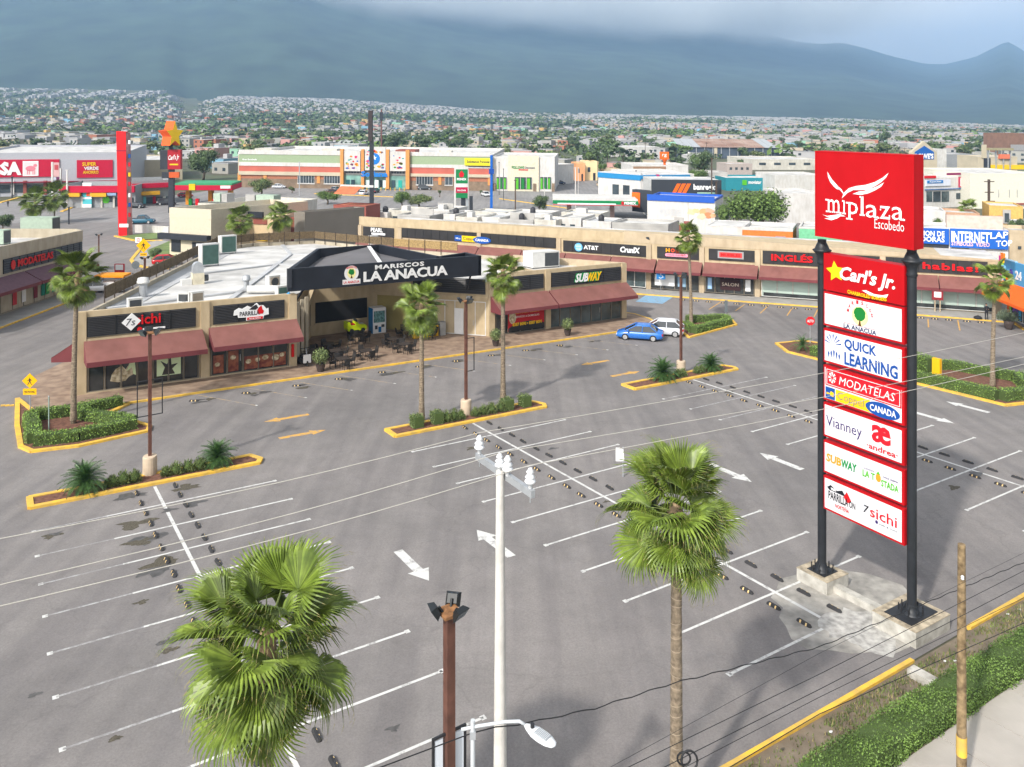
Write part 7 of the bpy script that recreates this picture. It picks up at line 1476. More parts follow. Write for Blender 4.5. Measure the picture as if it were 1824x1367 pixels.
o, q, rp_, bxp = pyl('banner_sign', 'cyan and white banner on a pole before the red fascia store', 155, 371); bxp('board', 147, 327, 163, 370, flat('#55b8c0'), 0, .3); bxp('head_plate', 147, 326, 163, 333, WT, -.05, -.01); bxp('star', 154, 341, 160, 350, flat('#d2582c'), -.05, -.01); bxp('stripe', 147, 352, 163, 355, WT, -.05, -.01); bxp('stripe', 147, 364, 163, 370, WT, -.05, -.01); bxp('pole', 145, 322, 147, 397, BLK2, .1, .3)
o, q, rp_, bxp = pyl('frame_sign', 'tall white framed sign with pink panels before the grey supermarket', 100, 352); bxp('leg', 91, 289, 94, 352, W1); bxp('leg', 106, 300, 108.5, 352, W1); bxp('panel', 95, 290, 105.5, 315, flat('#c8a0a0'), 0, .3); bxp('panel', 95, 316, 100, 335, flat('#b8bcc8'), 0, .3); bxp('panel', 100.5, 316, 105.5, 330, flat('#6a2a58'), 0, .3); bxp('disc', 97, 294, 104, 303, flat('#b04a50'), -.05, -.01)
for lab, px_, yt, yb, w_, m_ in (('white lamp post left of the cyan banner', 119, 304, 372, 1.2, W1), ('thin dark post behind the left shops roof', 122, 370, 400, .8, BLK2), ('thin dark pole at the far left road', 21, 316, 353, .7, BLK2), ('tall thin post between the supermarket lamps', 533, 290, 350, .6, STEEL), ('lamp pole in the middle of the supermarket lot', 482, 282, 330, .5, BLK2),
                        ('white lamp post beside the pharmacy', 1025, 300, 378, .8, W1), ('dark utility pole behind the long mall palm', 918, 322, 380, 1.2, M('dark wood', (.08, .055, .04))), ('thin white post near the round tree', 970, 338, 385, .5, W1), ('thin dark lamp post near the blue bank', 1133, 305, 360, .5, BLK2), ('dark pole before the peach houses', 1065, 280, 330, .6, BLK2), ('thin dark post left of the pharmacy', 897, 302, 358, .5, BLK2),
                        ('second thin dark post left of the pharmacy', 889, 290, 348, .5, BLK2), ('tall dark utility pole by the dark bank', 1268, 283, 395, .9, M('dark wood', (.08, .055, .04))), ('brown pole right of the bank building', 1276, 325, 395, 1.2, M('dark wood', (.08, .055, .04))), ('thin white post before the white mural building', 1030, 300, 360, .4, W1), ('pale street lamp by the movistar hall', 1257, 290, 320, .5, W1)):
    o, q, rp_, bxp = pyl('roadside_pole', lab, px_, yb, 'pole', 'poles around the far lots'); bxp('shaft', px_ - w_, yt, px_ + w_, yb, m_, 0, .3); bxp('head', px_ - w_ * 2.2, yt - 1.2, px_ + w_ * 2.2, yt, m_, -.1, .4)
o, q, rp_, bxp = pyl('utility_pole', 'dark wooden utility pole with three crossarms and wires before the big white wall', 1762, 402, 'utility pole'); DW = M('dark wood', (.08, .055, .04)); bxp('shaft', 1760.5, 320, 1764, 402, DW, 0, .35)
for yy, a, b in ((323, 1753, 1771), (342, 1754, 1770), (358, 1756, 1772)): bxp('crossarm', a, yy, b, yy + 1.6, DW, -.1, .0)
# --- the big supermarket
o, f, L_, h_ = blk('supermarket', 'wide supermarket with green and brick red bands and orange entrance piers', 'supermarket', (424, 271, 334), (876, 276, 341), 55, BG, par=1.0, parm=W1)
SG = M('sage green band', (.28, .36, .22), var=.05); SRD = M('brick red band', (.46, .115, .08), var=.08, scale=.3); SBR = M('brown stone base', (.21, .15, .10), var=.25, scale=.6); OBR = M('terracotta wall', (.36, .14, .075), var=.12); SOR = M('orange entrance pier', (.60, .26, .07), var=.05)
def y_(x, y): return y + (x - 424) * .012
def band(nm, x0, x1, y0, y1, m, prot=.15): fx(o, f, nm, x0, y_(x0, y0), x1, y_(x1, y1), m, prot)
for (a, b) in ((426, 607), (731, 875)):
    band('white_trim', a, b, 269, 272.5, W1, .3); band('green_band', a, b, 273, 290.5, SG); band('white_trim', a, b, 291, 293, W1, .3); band('red_band', a, b, 293.5, 307, SRD); band('ledge', a, b, 307.5, 309, BG, .6); band('terracotta', a, b, 309.5, 320, OBR, .1); band('stone_base', a, b, 320.5, 333, SBR, .2)
for a, b in ((531, 560), (578, 606), (742, 771), (793, 806)):
    band('window', a, b, 310.5, 325, GL2, .25)
    n = max(2, int((b - a) / 4.5)); 
    for i in range(n + 1): x = a + (b - a) * i / n; band('mullion', x - .35, x + .35, 310.5, 325, STEEL, .32)
    band('sill', a - 1, b + 1, 325.2, 326.4, W1, .4)
for a in (424, 470, 565, 781, 869): band('pier', a, a + 5.5, 308.5, 325, SOR, .35)
for a, b in ((608, 613.5), (645, 650), (689, 694.5), (724, 730.5)): band('entrance_pier', a, b, 263.5, 333, SOR, 1.4)
band('entry_wall', 613.6, 723.9, 300, 309, M('grey entry wall', (.22, .22, .21)), .3); band('entry_glass', 613.6, 723.9, 310, 332, M('green entry glass', (.16, .30, .26), rough=.3, var=.4, scale=.4), .3)
for a in range(616, 644, 5): band('grille_window', a, a + 4, 302, 306, BLK2, .4)
for a in range(697, 722, 5): band('grille_window', a, a + 4, 302, 306, BLK2, .4)
for a, c_ in ((617, '#2a5a60'), (626, '#2a4048'), (652, '#cfe0e0'), (660, '#4a9ad0'), (668, '#e8ecec'), (676, '#1a2a30'), (682, '#cfe0e0'), (698, '#3a5058'), (710, '#2fa89a')): band('door_pane', a, a + 6.5, 318, 331.5, flat(c_), .45)
for a, b, y0, y1 in ((614, 643, 266, 302), (651, 688, 259, 300), (695, 723.5, 266, 301)): band('sign_panel', a, b, y0 + 1, y1, W1, 1.0)
rr = random.Random(8); fc_ = [flat(c) for c in ('#d42a6a', '#c81f2c', '#3a8a2a', '#2a5ab0', '#e8a01c', '#6a2a8a', '#ef7b1d', '#2a9a9a', '#7a3a20')]
for a, b, y0, y1, n in ((616, 641, 270, 299, 16), (653, 686, 262, 270, 9), (653, 659, 270, 297, 5), (680, 686, 270, 297, 5), (697, 721, 270, 298, 14), (655, 685, 290, 298, 5)):
    for i in range(n):
        x, y = rr.uniform(a + 2, b - 2), rr.uniform(y0 + 2, y1 - 1); u, hh = f.pf(x, y_(x, y)); r_ = rr.uniform(.25, .65); shape([(u + r_ * k_ * math.cos(t), hh + r_ * .7 * k_ * math.sin(t)) for t, k_ in [(2 * math.pi * j / 9, rr.uniform(.6, 1.15)) for j in range(9)]], lambda x, y, z: f(x, -1.03 - z, y), fc_[i % 9], o, 'printed_food')
u, hh = f.pf(668, y_(668, 280)); shape(ell(u, hh, 1.9, 1.9, 20), lambda x, y, z: f(x, -1.05 - z, y), SORI, o, 'logo_disc'); shape([(u + x, hh + .3 + y) for x, y in star(0, 0, .9)], lambda x, y, z: f(x, -1.08 - z, y), WT, o, 'logo_star')
ft_(o, f, 'Soriana', 645, y_(668, 302), 692, y_(668, 311.5), SORI, prot=1.5, bold=.05, depth=.15)
o3 = thing('billboard', 'yellow hiring billboard on the green band of the supermarket', 'billboard', f(f.pf(850, 285)[0], -.5, f.pf(850, 285)[1])); a = f.pf(828, 292); b = f.pf(875, 279.5); part('board', o3, f, (a[0], b[0], -.6, -.4, a[1] - .5, b[1] - .5), flat('#e8dc2a')); ft_(o3, f, 'Solicitamos Personal', 832, 286, 872, 290.5, BLK2, prot=.62)
part('rail', o3, f, (a[0] + .3, b[0] - .3, -.55, -.5, a[1] - .9, a[1] - .6), BLK2)
ft_(o, f, 'Gran Escobedo', 432, 283, 458, 285.5, WT, prot=.2); 
for i in range(14): q = ray(620 + i * 8.3, 331 + .1 * i, f(f.pf(620 + i * 8, 334)[0], -5, 0).y); c = f(f.pf(618 + i * 8.2, 334)[0], -4, 0); tag(MB().cyl(c, c + Vector((0, 0, 1.1)), .13, .13, YEL, 8).build('bollard', loc=c), '%s yellow bollard from the left before the supermarket doors' % ORD[i], 'bollard', 'bollards before the supermarket')
for a, b, d0, d1 in ((.03, .1, 8, 14), (.3, .36, 10, 15), (.78, .83, 8, 12), (.6, .68, 10, 18)): part('rooftop_unit', o, f, (a * L_, b * L_, d0, d1, h_ - 1, h_ + .9), (W2, RDW)[a > .5 and a < .7])
# --- pharmacy
o, f, L_, h_ = blk('pharmacy', 'white and cream store with tall green windows right of the supermarket', 'store', (878, 279, 340), (988, 280, 342), 30, W1, par=.6)
fx(o, f, 'cream_bay', 905, 278, 960, 341, M('ivory wall', (.62, .56, .42)), .6); ft_(o, f, 'FOLLOWS', 912, 296, 934, 301, G1, prot=.7); ft_(o, f, 'Discount', 935, 297, 953, 300.5, GRY, prot=.7); fx(o, f, 'red_strip', 924, 302, 941, 303.5, MR, .7)
for a, b in ((884, 903), (917, 948), (962, 982)):
    v_ = -.6 if a == 917 else 0; fx(o, f, 'window', a, 316, b, 337, GL2, .08, v=v_)
    for k in range(3): x = a + (b - a) * (k + .15) / 3; fx(o, f, 'window_poster', x, 318, x + (b - a) / 6, 337, G2 if k != 1 else DKG, .05, v=v_ - .09)
    for k in range(4): x = a + (b - a) * k / 3; fx(o, f, 'mullion', x - .4, 316, x + .4, 337, W1, .05, v=v_ - .15)
for x in (878, 950, 983): fx(o, f, 'stone_pier', x, 327, x + 5, 341, SBR, .9)
blk('white_annex', 'plain white annex right of the pharmacy', 'annex', (989, 294, 330), (1022, 297, 327), 14, W1)
for lab, a, b, y0, y1, yb, hx in (('orange rendered house behind the bank parking row', 1026, 1042, 291, 291, 323, '#e0a070'), ('peach round-fronted house beside the orange one', 1042, 1066, 288, 288, 322, '#e8cfa0'), ('beige little house left of the blue-striped bank', 1078, 1108, 302, 302, 322, '#b8a888')):
    o, f, L_, h_ = blk('house', lab, 'house', (a, y0, yb), (b, y1, yb), 10, mw('wall ' + hx, hx)); part('window', o, f, (L_ * .2, L_ * .4, -.05, -.01, h_ * .45, h_ * .7), GL2); part('door', o, f, (L_ * .6, L_ * .78, -.05, -.01, 0, h_ * .4), BLK2)
# --- banks
o, f, L_, h_ = blk('blue_striped_bank', 'white bank with a wide blue stripe behind the orange pole', 'bank', (1141, 311, 368), (1236, 311, 366), 22, W1, par=.6)
fx(o, f, 'blue_stripe', 1141, 311.5, 1228, 319, flat('#2a82b8'), .5); fx(o, f, 'pink_tile', 1168, 311, 1173, 318, flat('#b83a78'), .6); ft_(o, f, 'Banamex', 1175, 313, 1195, 317, WT, prot=.62)
f6 = Fr(f(0, 0, 0), Vector(P(1113, 335)[:2]) - Vector(f(0, 0, 0)[:2])); u6 = 11.0
mb = MB(); mb.prism(f, [(0, 0), (-7.5, 13), (-2, 16), (4, 8)], -.2, h_ - .02, W1); mb.build('angled_wing', o); mb = MB(); mb.prism(f, [(-.1, -.15), (-7.7, 13), (-7.4, 13.1), (.2, .0)], h_ - 1.7, h_ - .25, flat('#2a82b8')); mb.build('blue_stripe', o)
for t in (.25, .5): mb = MB(); mb.prism(f, [(-7.5 * t - .12, 13 * t - .1), (-7.5 * (t + .15) - .12, 13 * (t + .15) - .1), (-7.5 * (t + .15), 13 * (t + .15)), (-7.5 * t, 13 * t)], .2, 5.5, GL2); mb.build('window', o)
o, f, L_, h_ = blk('white_upper_block', 'white box rising behind the blue-striped bank', 'building', (1124, 294, 345), (1226, 293, 345), 14, W1, par=.5); fx(o, f, 'brown_panel', 1128, 297, 1186, 303, M('brown cladding', (.28, .17, .10)))
o, f, L_, h_ = blk('dark_bank', 'dark grey bank with orange stripes and a white name sign', 'bank', (1160, 321, 0), (1284, 322, 0), 12, M('bank lower wall', (.5, .5, .48)), h=7.0, par=.4, roof=ROOFG, Y=(196, 196))
DG = flat('#3a3e44', .5); fx(o, f, 'dark_fascia', 1160, 321, 1284, 349, DG, .6)
for k in range(3): 
    pts = [f.pf(x, y) for x, y in ((1196 + 9 * k, 344), (1205 + 9 * k, 327), (1212 + 9 * k, 327), (1203 + 9 * k, 344))]; shape([(u, hh) for u, hh in pts], lambda x, y, z: f(x, -.64 - z, y), flat('#f06a1e'), o, 'orange_stripe')
ft_(o, f, 'banregio', 1234, 328, 1275, 341, WT, prot=.7, bold=.04, split=True); fx(o, f, 'green_line', 1241, 343, 1276, 344.5, flat('#a8d0b8'), .7)
mb = MB(); mb.prism(f, [(0, 0), (-4, 4), (-3, 5), (1, 1)], 1.5, 6.9, DG); mb.build('angled_fascia', o); mb = MB(); mb.prism(f, [(-2.4, 2.2), (-4.1, 3.9), (-4.0, 4.0), (-2.3, 2.3)], 2.6, 6.2, flat('#f06a1e')); mb.build('orange_tile', o)
o, f, L_, h_ = blk('mural_building', 'white block with a blue roof edge and a faded food mural', 'building', (1153, 350, 0), (1274, 354, 0), 12, W1, h=7.5, par=.5, parm=flat('#2a5ab8'))
fx(o, f, 'blue_edge', 1153, 351, 1273, 357, flat('#2a5ab8'), .2); ft_(o, f, 'WORLD BURGER', 1175, 372, 1215, 384, flat('#c4c6c8'), prot=.05, shear=.2)
rr = random.Random(3)
for i, (x, y, c_, r_) in enumerate(((1231, 378, '#d8cfa0', 1.0), (1240, 376, '#c8c090', .8), (1256, 378, '#d8a878', 1.2), (1264, 376, '#dca890', 1.0), (1262, 384, '#d08860', .9), (1250, 386, '#e0c8a8', 1.0), (1270, 384, '#e4b088', .7))):
    u, hh = f.pf(x, y); shape([(u + r_ * k_ * math.cos(t), hh + r_ * .7 * k_ * math.sin(t)) for t, k_ in [(2 * math.pi * j / 12, rr.uniform(.7, 1.1)) for j in range(12)]], lambda x, y, z, i=i: f(x, -.03 - .004 * i - z, y), flat(c_), o, 'mural_patch')
part('divider', o, f, (L_ * .605, L_ * .612, -.05, -.001, 0, 7), G0)
o, q, rp_, bxp = pyl('panel_sign', 'white and yellow panel sign standing in front of the dark bank', 1177, 364); bxp('board', 1159, 329, 1197, 348, WT, 0, .4); bxp('yellow_field', 1171, 331, 1187, 347, flat('#e8e0a0'), -.04, -.01); bxp('leg', 1165, 348, 1167, 364, STEEL); bxp('leg', 1189, 348, 1191, 364, STEEL)
# --- buildings of the right background
o, f, L_, h_ = blk('rusty_warehouse', 'long open warehouse with a rusty red metal roof', 'warehouse', (1210, 262, 282), (1388, 264, 284), 30, M('dark blue wall', (.06, .08, .11), var=.3, scale=.2), par=0.0)
mb = MB(); RS = M('rusty sheet roof', (.34, .17, .11), var=.35, scale=.08, col2=(.42, .30, .24)); n = 14
for i in range(n): a, b = i / n, (i + 1) / n - .003; part_ = MB().add([f(L_ * a, -1, h_), f(L_ * b, -1, h_), f(L_ * b, 30, h_ + 4.2), f(L_ * a, 30, h_ + 4.2)], [(0, 1, 2, 3)], RS if 3 <= i <= 11 else M('grey sheet roof', (.38, .40, .42))).build('roof_sheet', o)
for i in range(12): part('post', o, f, (L_ * i / 12, L_ * i / 12 + .4, -.5, -.1, 0, h_ - .1), STEEL)
part('beige_gable', o, f, (L_ * .35, L_ * .38, -.4, 0, 0, h_), BG)
for lab, nm, a, b, y0, y1, yb, d, m_ in (('long white warehouse left of the tall red sign', 'warehouse', 1340, 1460, 284, 283, 303, 30, W2), ('white lower block before the long white warehouse', 'warehouse', 1380, 1470, 312, 312, 345, 16, W1), ('teal and white phone shop hall', 'shop', 1293, 1384, 317, 319, 340, 14, flat('#2f8a98')),
                              ('plain white wall block behind the broad tree', 'building', 1400, 1470, 345, 347, 398, 14, W1), ('grey concrete block house left of the teal hall', 'house', 1255, 1296, 307, 308, 335, 10, G0), ('pinkish grey house behind the teal hall', 'house', 1295, 1340, 292, 292, 312, 12, M('pinkish grey wall', (.42, .36, .33)))):
    o, f, L_, h_ = blk(nm, lab, nm, (a, y0, yb), (b, y1, yb), d, m_)
    for k in range(4 if lab[:5] not in ('white', 'plain', 'teal ') else 0): part('window', o, f, (L_ * (.1 + .22 * k), L_ * (.2 + .22 * k), -.06, -.01, h_ * .45, h_ * .68), GL2)
    if 'teal' in lab: ft_(o, f, 'movistar', 1333, 322, 1356, 328, WT, prot=.1); fx(o, f, 'green_mark', 1322, 321, 1330, 330, G2, .15)
o, f, L_, h_ = blk('hardware_store', 'beige store with a blue gabled sign right of the tall red sign', 'store', (1600, 279, 306), (1668, 280, 306), 30, BG, par=.4)
u0_, h0_ = f.pf(1622, 300); u1_, _ = f.pf(1668, 300); _, hp = f.pf(1645, 252); _, he = f.pf(1668, 272)
MB().prism(lambda a, b, c: f(a, c, b), [(u0_, 0), (u1_, 0), (u1_, he), ((u0_ + u1_) / 2, hp), (u0_, he)], -.5, 1.5, BG).build('gable', o)
pts = [f.pf(x, y) for x, y in ((1628, 284), (1662, 284), (1662, 271), (1645, 260), (1628, 271))]; shape(pts, lambda x, y, z: f(x, -.55 - z, y), flat('#1a5aa8'), o, 'blue_sign', depth=.15); ft_(o, f, "LOWE'S", 1629, 273.5, 1661, 283, WT, prot=.75, bold=.04)
blk('white_block', 'white block adjoining the blue gabled store', 'building', (1668, 266, 303), (1686, 266, 303), 12, W1)
blk('low_grey_store', 'low grey flat store between the blue gabled store and the plaza towers', 'store', (1686, 275, 300), (1742, 277, 300), 20, M('grey store wall', (.27, .28, .29)))
o, f, L_, h_ = blk('brown_block', 'tall brown brick block at the right edge of the skyline', 'building', (1794, 238, 285), (1850, 240, 285), 20, M('brown brick', (.22, .12, .08), var=.15, scale=.4), par=.6); fx(o, f, 'pale_windows', 1800, 258, 1824, 280, M('pale glass', (.3, .3, .3)))
o, f, L_, h_ = blk('play_pavilion', 'beige and yellow playground pavilion of the restaurant on the right skyline', 'pavilion', (1742, 279, 312), (1812, 279, 312), 14, BG)
fx(o, f, 'yellow_band', 1764, 294, 1824, 302, YW2, .3); fx(o, f, 'dark_openings', 1752, 282, 1764, 308, BLK2, .2); fx(o, f, 'orange_sign', 1778, 275, 1796, 283, flat('#e07a5a'), 1.0); fx(o, f, 'roof_slab', 1756, 264, 1800, 268, M('olive roof', (.3, .27, .16)), 2.0)
for x in (1758, 1772, 1785, 1797): fx(o, f, 'post', x, 266, x + 1.4, 312, STEEL, .8)
fx(o, f, 'tower', 1748, 258, 1756, 282, BG, .5)
o, f, L_, h_ = blk('big_white_wall', 'big windowless cream-white hall filling the right edge', 'hall', (1728, 309, 372), (1860, 312, 372), 24, M('cream white wall', (.66, .64, .54), var=.06), par=.4)
for x in (1778, 1797, 1811): fx(o, f, 'downpipe', x, 338, x + 1.2, 352, G0)
fx(o, f, 'brown_eave', 1765, 362, 1824, 365, RDW, .4)
o, f, L_, h_ = blk('small_shops', 'row of small shops with blue, white and red boards right of the tall sign', 'shop', (1640, 318, 372), (1728, 316, 368), 12, W1, par=.4)
fx(o, f, 'board', 1648, 320, 1692, 332, flat('#d8dce8'), .3); fx(o, f, 'blue_board', 1650, 321, 1678, 327, flat('#2a7ac0'), .4); ft_(o, f, 'AquaClean', 1653, 322, 1674, 326, WT, prot=.45); fx(o, f, 'blue_band', 1647, 335, 1728, 339, flat('#1f5a9a'), .4); fx(o, f, 'red_board', 1646, 313, 1666, 318, RED, .3); fx(o, f, 'violet_board', 1686, 308, 1712, 312.5, flat('#8a2a58'), .3)
fx(o, f, 'window', 1650, 341, 1660, 360, GLASSB); fx(o, f, 'window', 1662, 341, 1675, 360, GL2); fx(o, f, 'window', 1677, 341, 1690, 360, GLASSB); fx(o, f, 'window', 1703, 344, 1712, 355, GL2); fx(o, f, 'window', 1720, 342, 1727, 355, GL2)
o3_ = fx(o, f, 'red_board', 1707, 315, 1728, 334, flat('#b8425a'), .3); fx(o, f, 'red_face', 1709, 317, 1727, 332, WT, .35); shape(ell(f.pf(1715, 324)[0], f.pf(1715, 324)[1], .8, 1.3, 12), lambda x, y, z: f(x, -.37 - z, y), MR, o, 'emblem')
blk('rounded_shed', 'white vaulted shed before the small shops', 'shed', (1644, 375, 0), (1684, 380, 0), 10, W1, h=4.5); blk('clay_house', 'clay coloured low house with a brown wall behind the fan palm', 'house', (1684, 378, 0), (1745, 381, 0), 9, M('clay wall', (.45, .27, .17)), h=4.2)
o, f, L_, h_ = blk('yellow_house', 'yellow rendered house with a stone niche at the right', 'house', (1762, 366, 0), (1822, 366, 0), 10, M('ochre yellow wall', (.58, .36, .10)), h=6.0, par=.3); fx(o, f, 'niche', 1786, 374, 1800, 398, G0, .3); fx(o, f, 'dark_window', 1789, 380, 1797, 396, GL2, .35)
o, q, rp_, bxp = pyl('shop_placard', 'white placard with pink lettering on the yellow house', 1773, 410); bxp('board', 1762, 383, 1785, 401, WT, -8, -7.7)
for yy, t_ in ((389, 'GRANITO'), (395, 'DEL MARMOL')): text(t_, lambda x, y, z: Vector((ray(1763.5, 0, q.y - 8).x + x, q.y - 8.05, ray(0, yy, q.y - 8).z + y)), 20 / FP * q.y, 4.3 / FP * q.y, flat('#b02a78'), o)
o, f, L_, h_ = blk('internet_shop', 'white shop whose big blue board advertises internet, behind the right end of the mall', 'shop', (1585, 402, 0), (1796, 412, 0), 9, W1, h=8.5, par=.3)
fx(o, f, 'blue_board', 1585, 408, 1690, 431, flat('#1f58b0'), .3); fx(o, f, 'blue_board', 1692, 411, 1795, 440, flat('#2260b8'), .35); ft_(o, f, 'ION DE', 1645, 412, 1682, 420, WT, prot=.36, bold=.02); ft_(o, f, 'DORAS', 1640, 422, 1682, 430, WT, prot=.36, bold=.02)
ft_(o, f, 'INTERNET', 1694, 414, 1762, 431, WT, prot=.4, bold=.025, split=True); ft_(o, f, 'SYMBOLES  VIDEO', 1694, 432, 1762, 437, flat('#d8b8c8'), prot=.4)
u0_, h0_ = f.pf(1763, 432); text('LAP', lambda x, y, z: f(u0_ + x, -.4 - z, h0_ + .45 + y + .1 * x), 1.9, .8, WT, o, bold=.02); text('TOP', lambda x, y, z: f(u0_ + .6 + x, -.4 - z, h0_ - .5 + y + .12 * x), 1.7, .75, WT, o, bold=.02)
fx(o, f, 'shutter', 1645, 433, 1690, 448, BLK2, .1); fx(o, f, 'shutter', 1695, 439, 1726, 452, M('grey shutter', (.15, .16, .15)), .1); part('pink_parapet', o, f, (L_ * .5, L_ * .97, 1.0, 2.0, 8.2, 10.0), M('pale pink wall', (.55, .44, .38)))
o, f, L_, h_ = blk('cream_house', 'cream house with a small square window at the right edge behind the mall', 'house', (1798, 410, 0), (1850, 418, 0), 10, CREAM2, h=7.5); fx(o, f, 'window', 1813, 439, 1819, 444, GL2, .1)
# --- houses right behind the long mall
o, f, L_, h_ = blk('orange_house', 'bright orange house with a white roof edge behind the long mall', 'house', (1322, 404, 0), (1412, 409, 0), 11, M('bright orange wall', (.62, .17, .03)), h=6.0, par=.5, parm=W1); part('window', o, f, (L_ * .22, L_ * .32, -.08, -.01, 3.4, 4.6), GL2); part('window', o, f, (L_ * .66, L_ * .86, -.08, -.01, 3.3, 4.7), M('lilac glass', (.3, .25, .32)))
o, f, L_, h_ = blk('green_house', 'mint green house between the orange house and the tall red sign', 'house', (1423, 404, 0), (1500, 411, 0), 11, M('mint green wall', (.16, .46, .26)), h=6.3, par=.3, parm=W1); part('window', o, f, (L_ * .15, L_ * .27, -.08, -.01, 3.3, 4.3), GL2)
blk('white_shed', 'white sloping shed roof behind the slim palm', 'shed', (1258, 402, 0), (1322, 407, 0), 12, W1, h=5.5, par=.1); blk('grey_wall_house', 'grey block house with a weathered wall left of the slim palm', 'house', (1090, 396, 0), (1190, 400, 0), 9, G0, h=6.6, par=.4, parm=G0)
TANK = M('black water tank', (.03, .03, .035), rough=.6)
rr = random.Random(5)
for i, (a, b, yt, c_, hh) in enumerate(((655, 690, 377, W1, 5.2), (693, 736, 374, W2, 5.6), (708, 765, 382, G0, 5.4), (790, 810, 381, W1, 5.6), (812, 850, 386, W2, 5.2), (850, 890, 386, W1, 5.2), (888, 950, 390, G0, 5.0), (952, 990, 391, W2, 5.3), (992, 1035, 387, W1, 5.6), (1038, 1088, 393, W1, 5.2), (760, 800, 372, W1, 5.4), (840, 900, 376, W2, 5.2), (905, 975, 378, W1, 5.2), (1000, 1070, 378, W2, 5.4), (1190, 1215, 400, RDW, 5.6))):
    lab = '%s small %s flat-roofed house in the row just behind the long mall, from the left' % (ORD[i], 'white' if c_ is W1 else 'cream' if c_ is W2 else 'grey' if c_ is G0 else 'red')
    o, f, L_, h_ = blk('house', lab, 'house', (a, yt, 0), (b, yt + (b - a) * .04, 0), rr.uniform(6, 9), c_, h=hh, par=.35, group='small houses behind the long mall', roof=(ROOFW, ROOFG)[i % 2])
    for k in range(2): part('window', o, f, (L_ * (.15 + .4 * k), L_ * (.35 + .4 * k), -.06, -.01, hh - 2.3, hh - 1.2), GL2)
    if i % 3 == 0: c = f(L_ * .5, 3, hh - .3); tag(MB().lathe(c, [(.5, 0), (.55, .1), (.55, .9), (.35, 1.15), (.15, 1.25)], TANK, 12).build('water_tank', loc=c), 'black water tank on the %s small house behind the mall' % ORD[i], 'water tank', 'roof water tanks')
    if i % 3 == 1: part('rooftop_box', o, f, (L_ * .3, L_ * .55, 2, 3.5, hh - .3, hh + .7), W1)
    if i % 4 == 2: part('laundry_wall', o, f, (L_ * .1, L_ * .8, 4, 4.2, hh - .3, hh + .9), G0)
# --- grass and kerbs at the road fork
sheet('road_grass', pxs([(212, 423), (290, 414), (300, 426), (240, 429)]), .18, M('roadside grass', (.14, .20, .06), var=.3, scale=.6)); sheet('road_grass', pxs([(262, 448), (300, 432), (320, 440), (308, 478), (275, 478)]), .2, M('roadside grass', (.14, .20, .06)))
def pkerb(pts, wd=.5):
    mb = MB()
    for a, b in zip(pts, pts[1:]):
        A, B = P(*a), P(*b); t = Vector((B - A)[:2]).normalized(); n = Vector((-t.y, t.x)) * wd / 2; q = [Vector(A[:2]) - n, Vector(B[:2]) - n, Vector(B[:2]) + n, Vector(A[:2]) + n]
        v = [Vector((x, y, g(x, y) + z)) for z in (0, .22) for x, y in q]; mb.add(v, [(4, 5, 6, 7), (0, 1, 5, 4), (1, 2, 6, 5), (2, 3, 7, 6), (3, 0, 4, 7)], YEL)
    mb.build('kerb')['kind'] = 'structure'
pkerb([(205, 422), (240, 430), (290, 430)]); pkerb([(258, 435), (234, 465), (240, 473), (275, 482), (300, 480)]); pkerb([(110, 378), (135, 368), (205, 367)], .8); pkerb([(0, 362), (45, 350)], .8); pkerb([(560, 346), (700, 352)], .5); pkerb([(890, 355), (1010, 372)], .4)
sheet('fork_walk', pxs([(258, 436), (285, 428), (300, 432), (266, 447), (275, 480), (245, 472), (236, 464)]), .15, TILE)
wlm = thing('low_wall', 'low white wall along the road right of the red tower', 'wall', P(265, 414)); A = P(240, 415); B = P(300, 418); f = Fr(A, B - A); part('wall', wlm, f, (0, (B - A).length, 0, .3, 0, 1.6), W1)
# ================================================================ TREES OF THE TOWN
LFD = M('tree leaves dark', (.085, .125, .06), rough=.7, var=.3, scale=.3, island=.4, col2=(.10, .15, .06)); LFM = M('tree leaves green', (.10, .17, .035), rough=.7, var=.3, scale=.4, island=.4, col2=(.14, .22, .05)); LFO = M('tree leaves olive', (.13, .16, .06), rough=.7, var=.3, scale=.4, island=.4)
BARK = M('tree bark', (.12, .09, .06), rough=.95, var=.3, scale=3)
def crown_mesh(seed, n, lobes, leaf, lm, core=True, flatz=.8):
    """leaves through several uneven lobes of a unit crown (radius about 1, centre at 0)"""
    rr = random.Random(seed); mb = MB(); lb = []
    for i in range(lobes):
        a = rr.uniform(0, 6.28); r_ = rr.uniform(.2, .62); lb.append((Vector((r_ * math.cos(a), r_ * math.sin(a), rr.uniform(-.4, .5) * flatz)), rr.uniform(.3, .52)))
    for c, r_ in lb:
        if core:
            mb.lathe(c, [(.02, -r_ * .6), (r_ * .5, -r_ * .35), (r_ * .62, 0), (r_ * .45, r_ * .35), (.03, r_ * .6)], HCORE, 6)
        for _ in range(n // lobes):
            d = Vector((rr.gauss(0, 1), rr.gauss(0, 1), rr.gauss(0, 1))).normalized(); p = c + Vector((d.x, d.y, d.z * flatz)) * r_ * rr.uniform(.62, 1.12)
            mb.leaf(p, Vector((rr.uniform(-1, 1), rr.uniform(-1, 1), rr.uniform(-1, 1))).normalized(), (d + Vector((0, 0, .5))).normalized(), leaf * rr.uniform(.7, 1.4), leaf * rr.uniform(.5, .9), lm)
    return mb
def mesh_only(mb, name): o = mb.build(name); me = o.data; bpy.data.objects.remove(o); return me
BIG = [mesh_only(crown_mesh(i, 2600, 9, .085, (LFM, LFD, LFO)[i % 3]), 'crown') for i in range(3)]
SML = [mesh_only(crown_mesh(10 + i, 420, 6, .2, (LFD, LFM, LFO, LFD)[i]), 'crown') for i in range(4)]
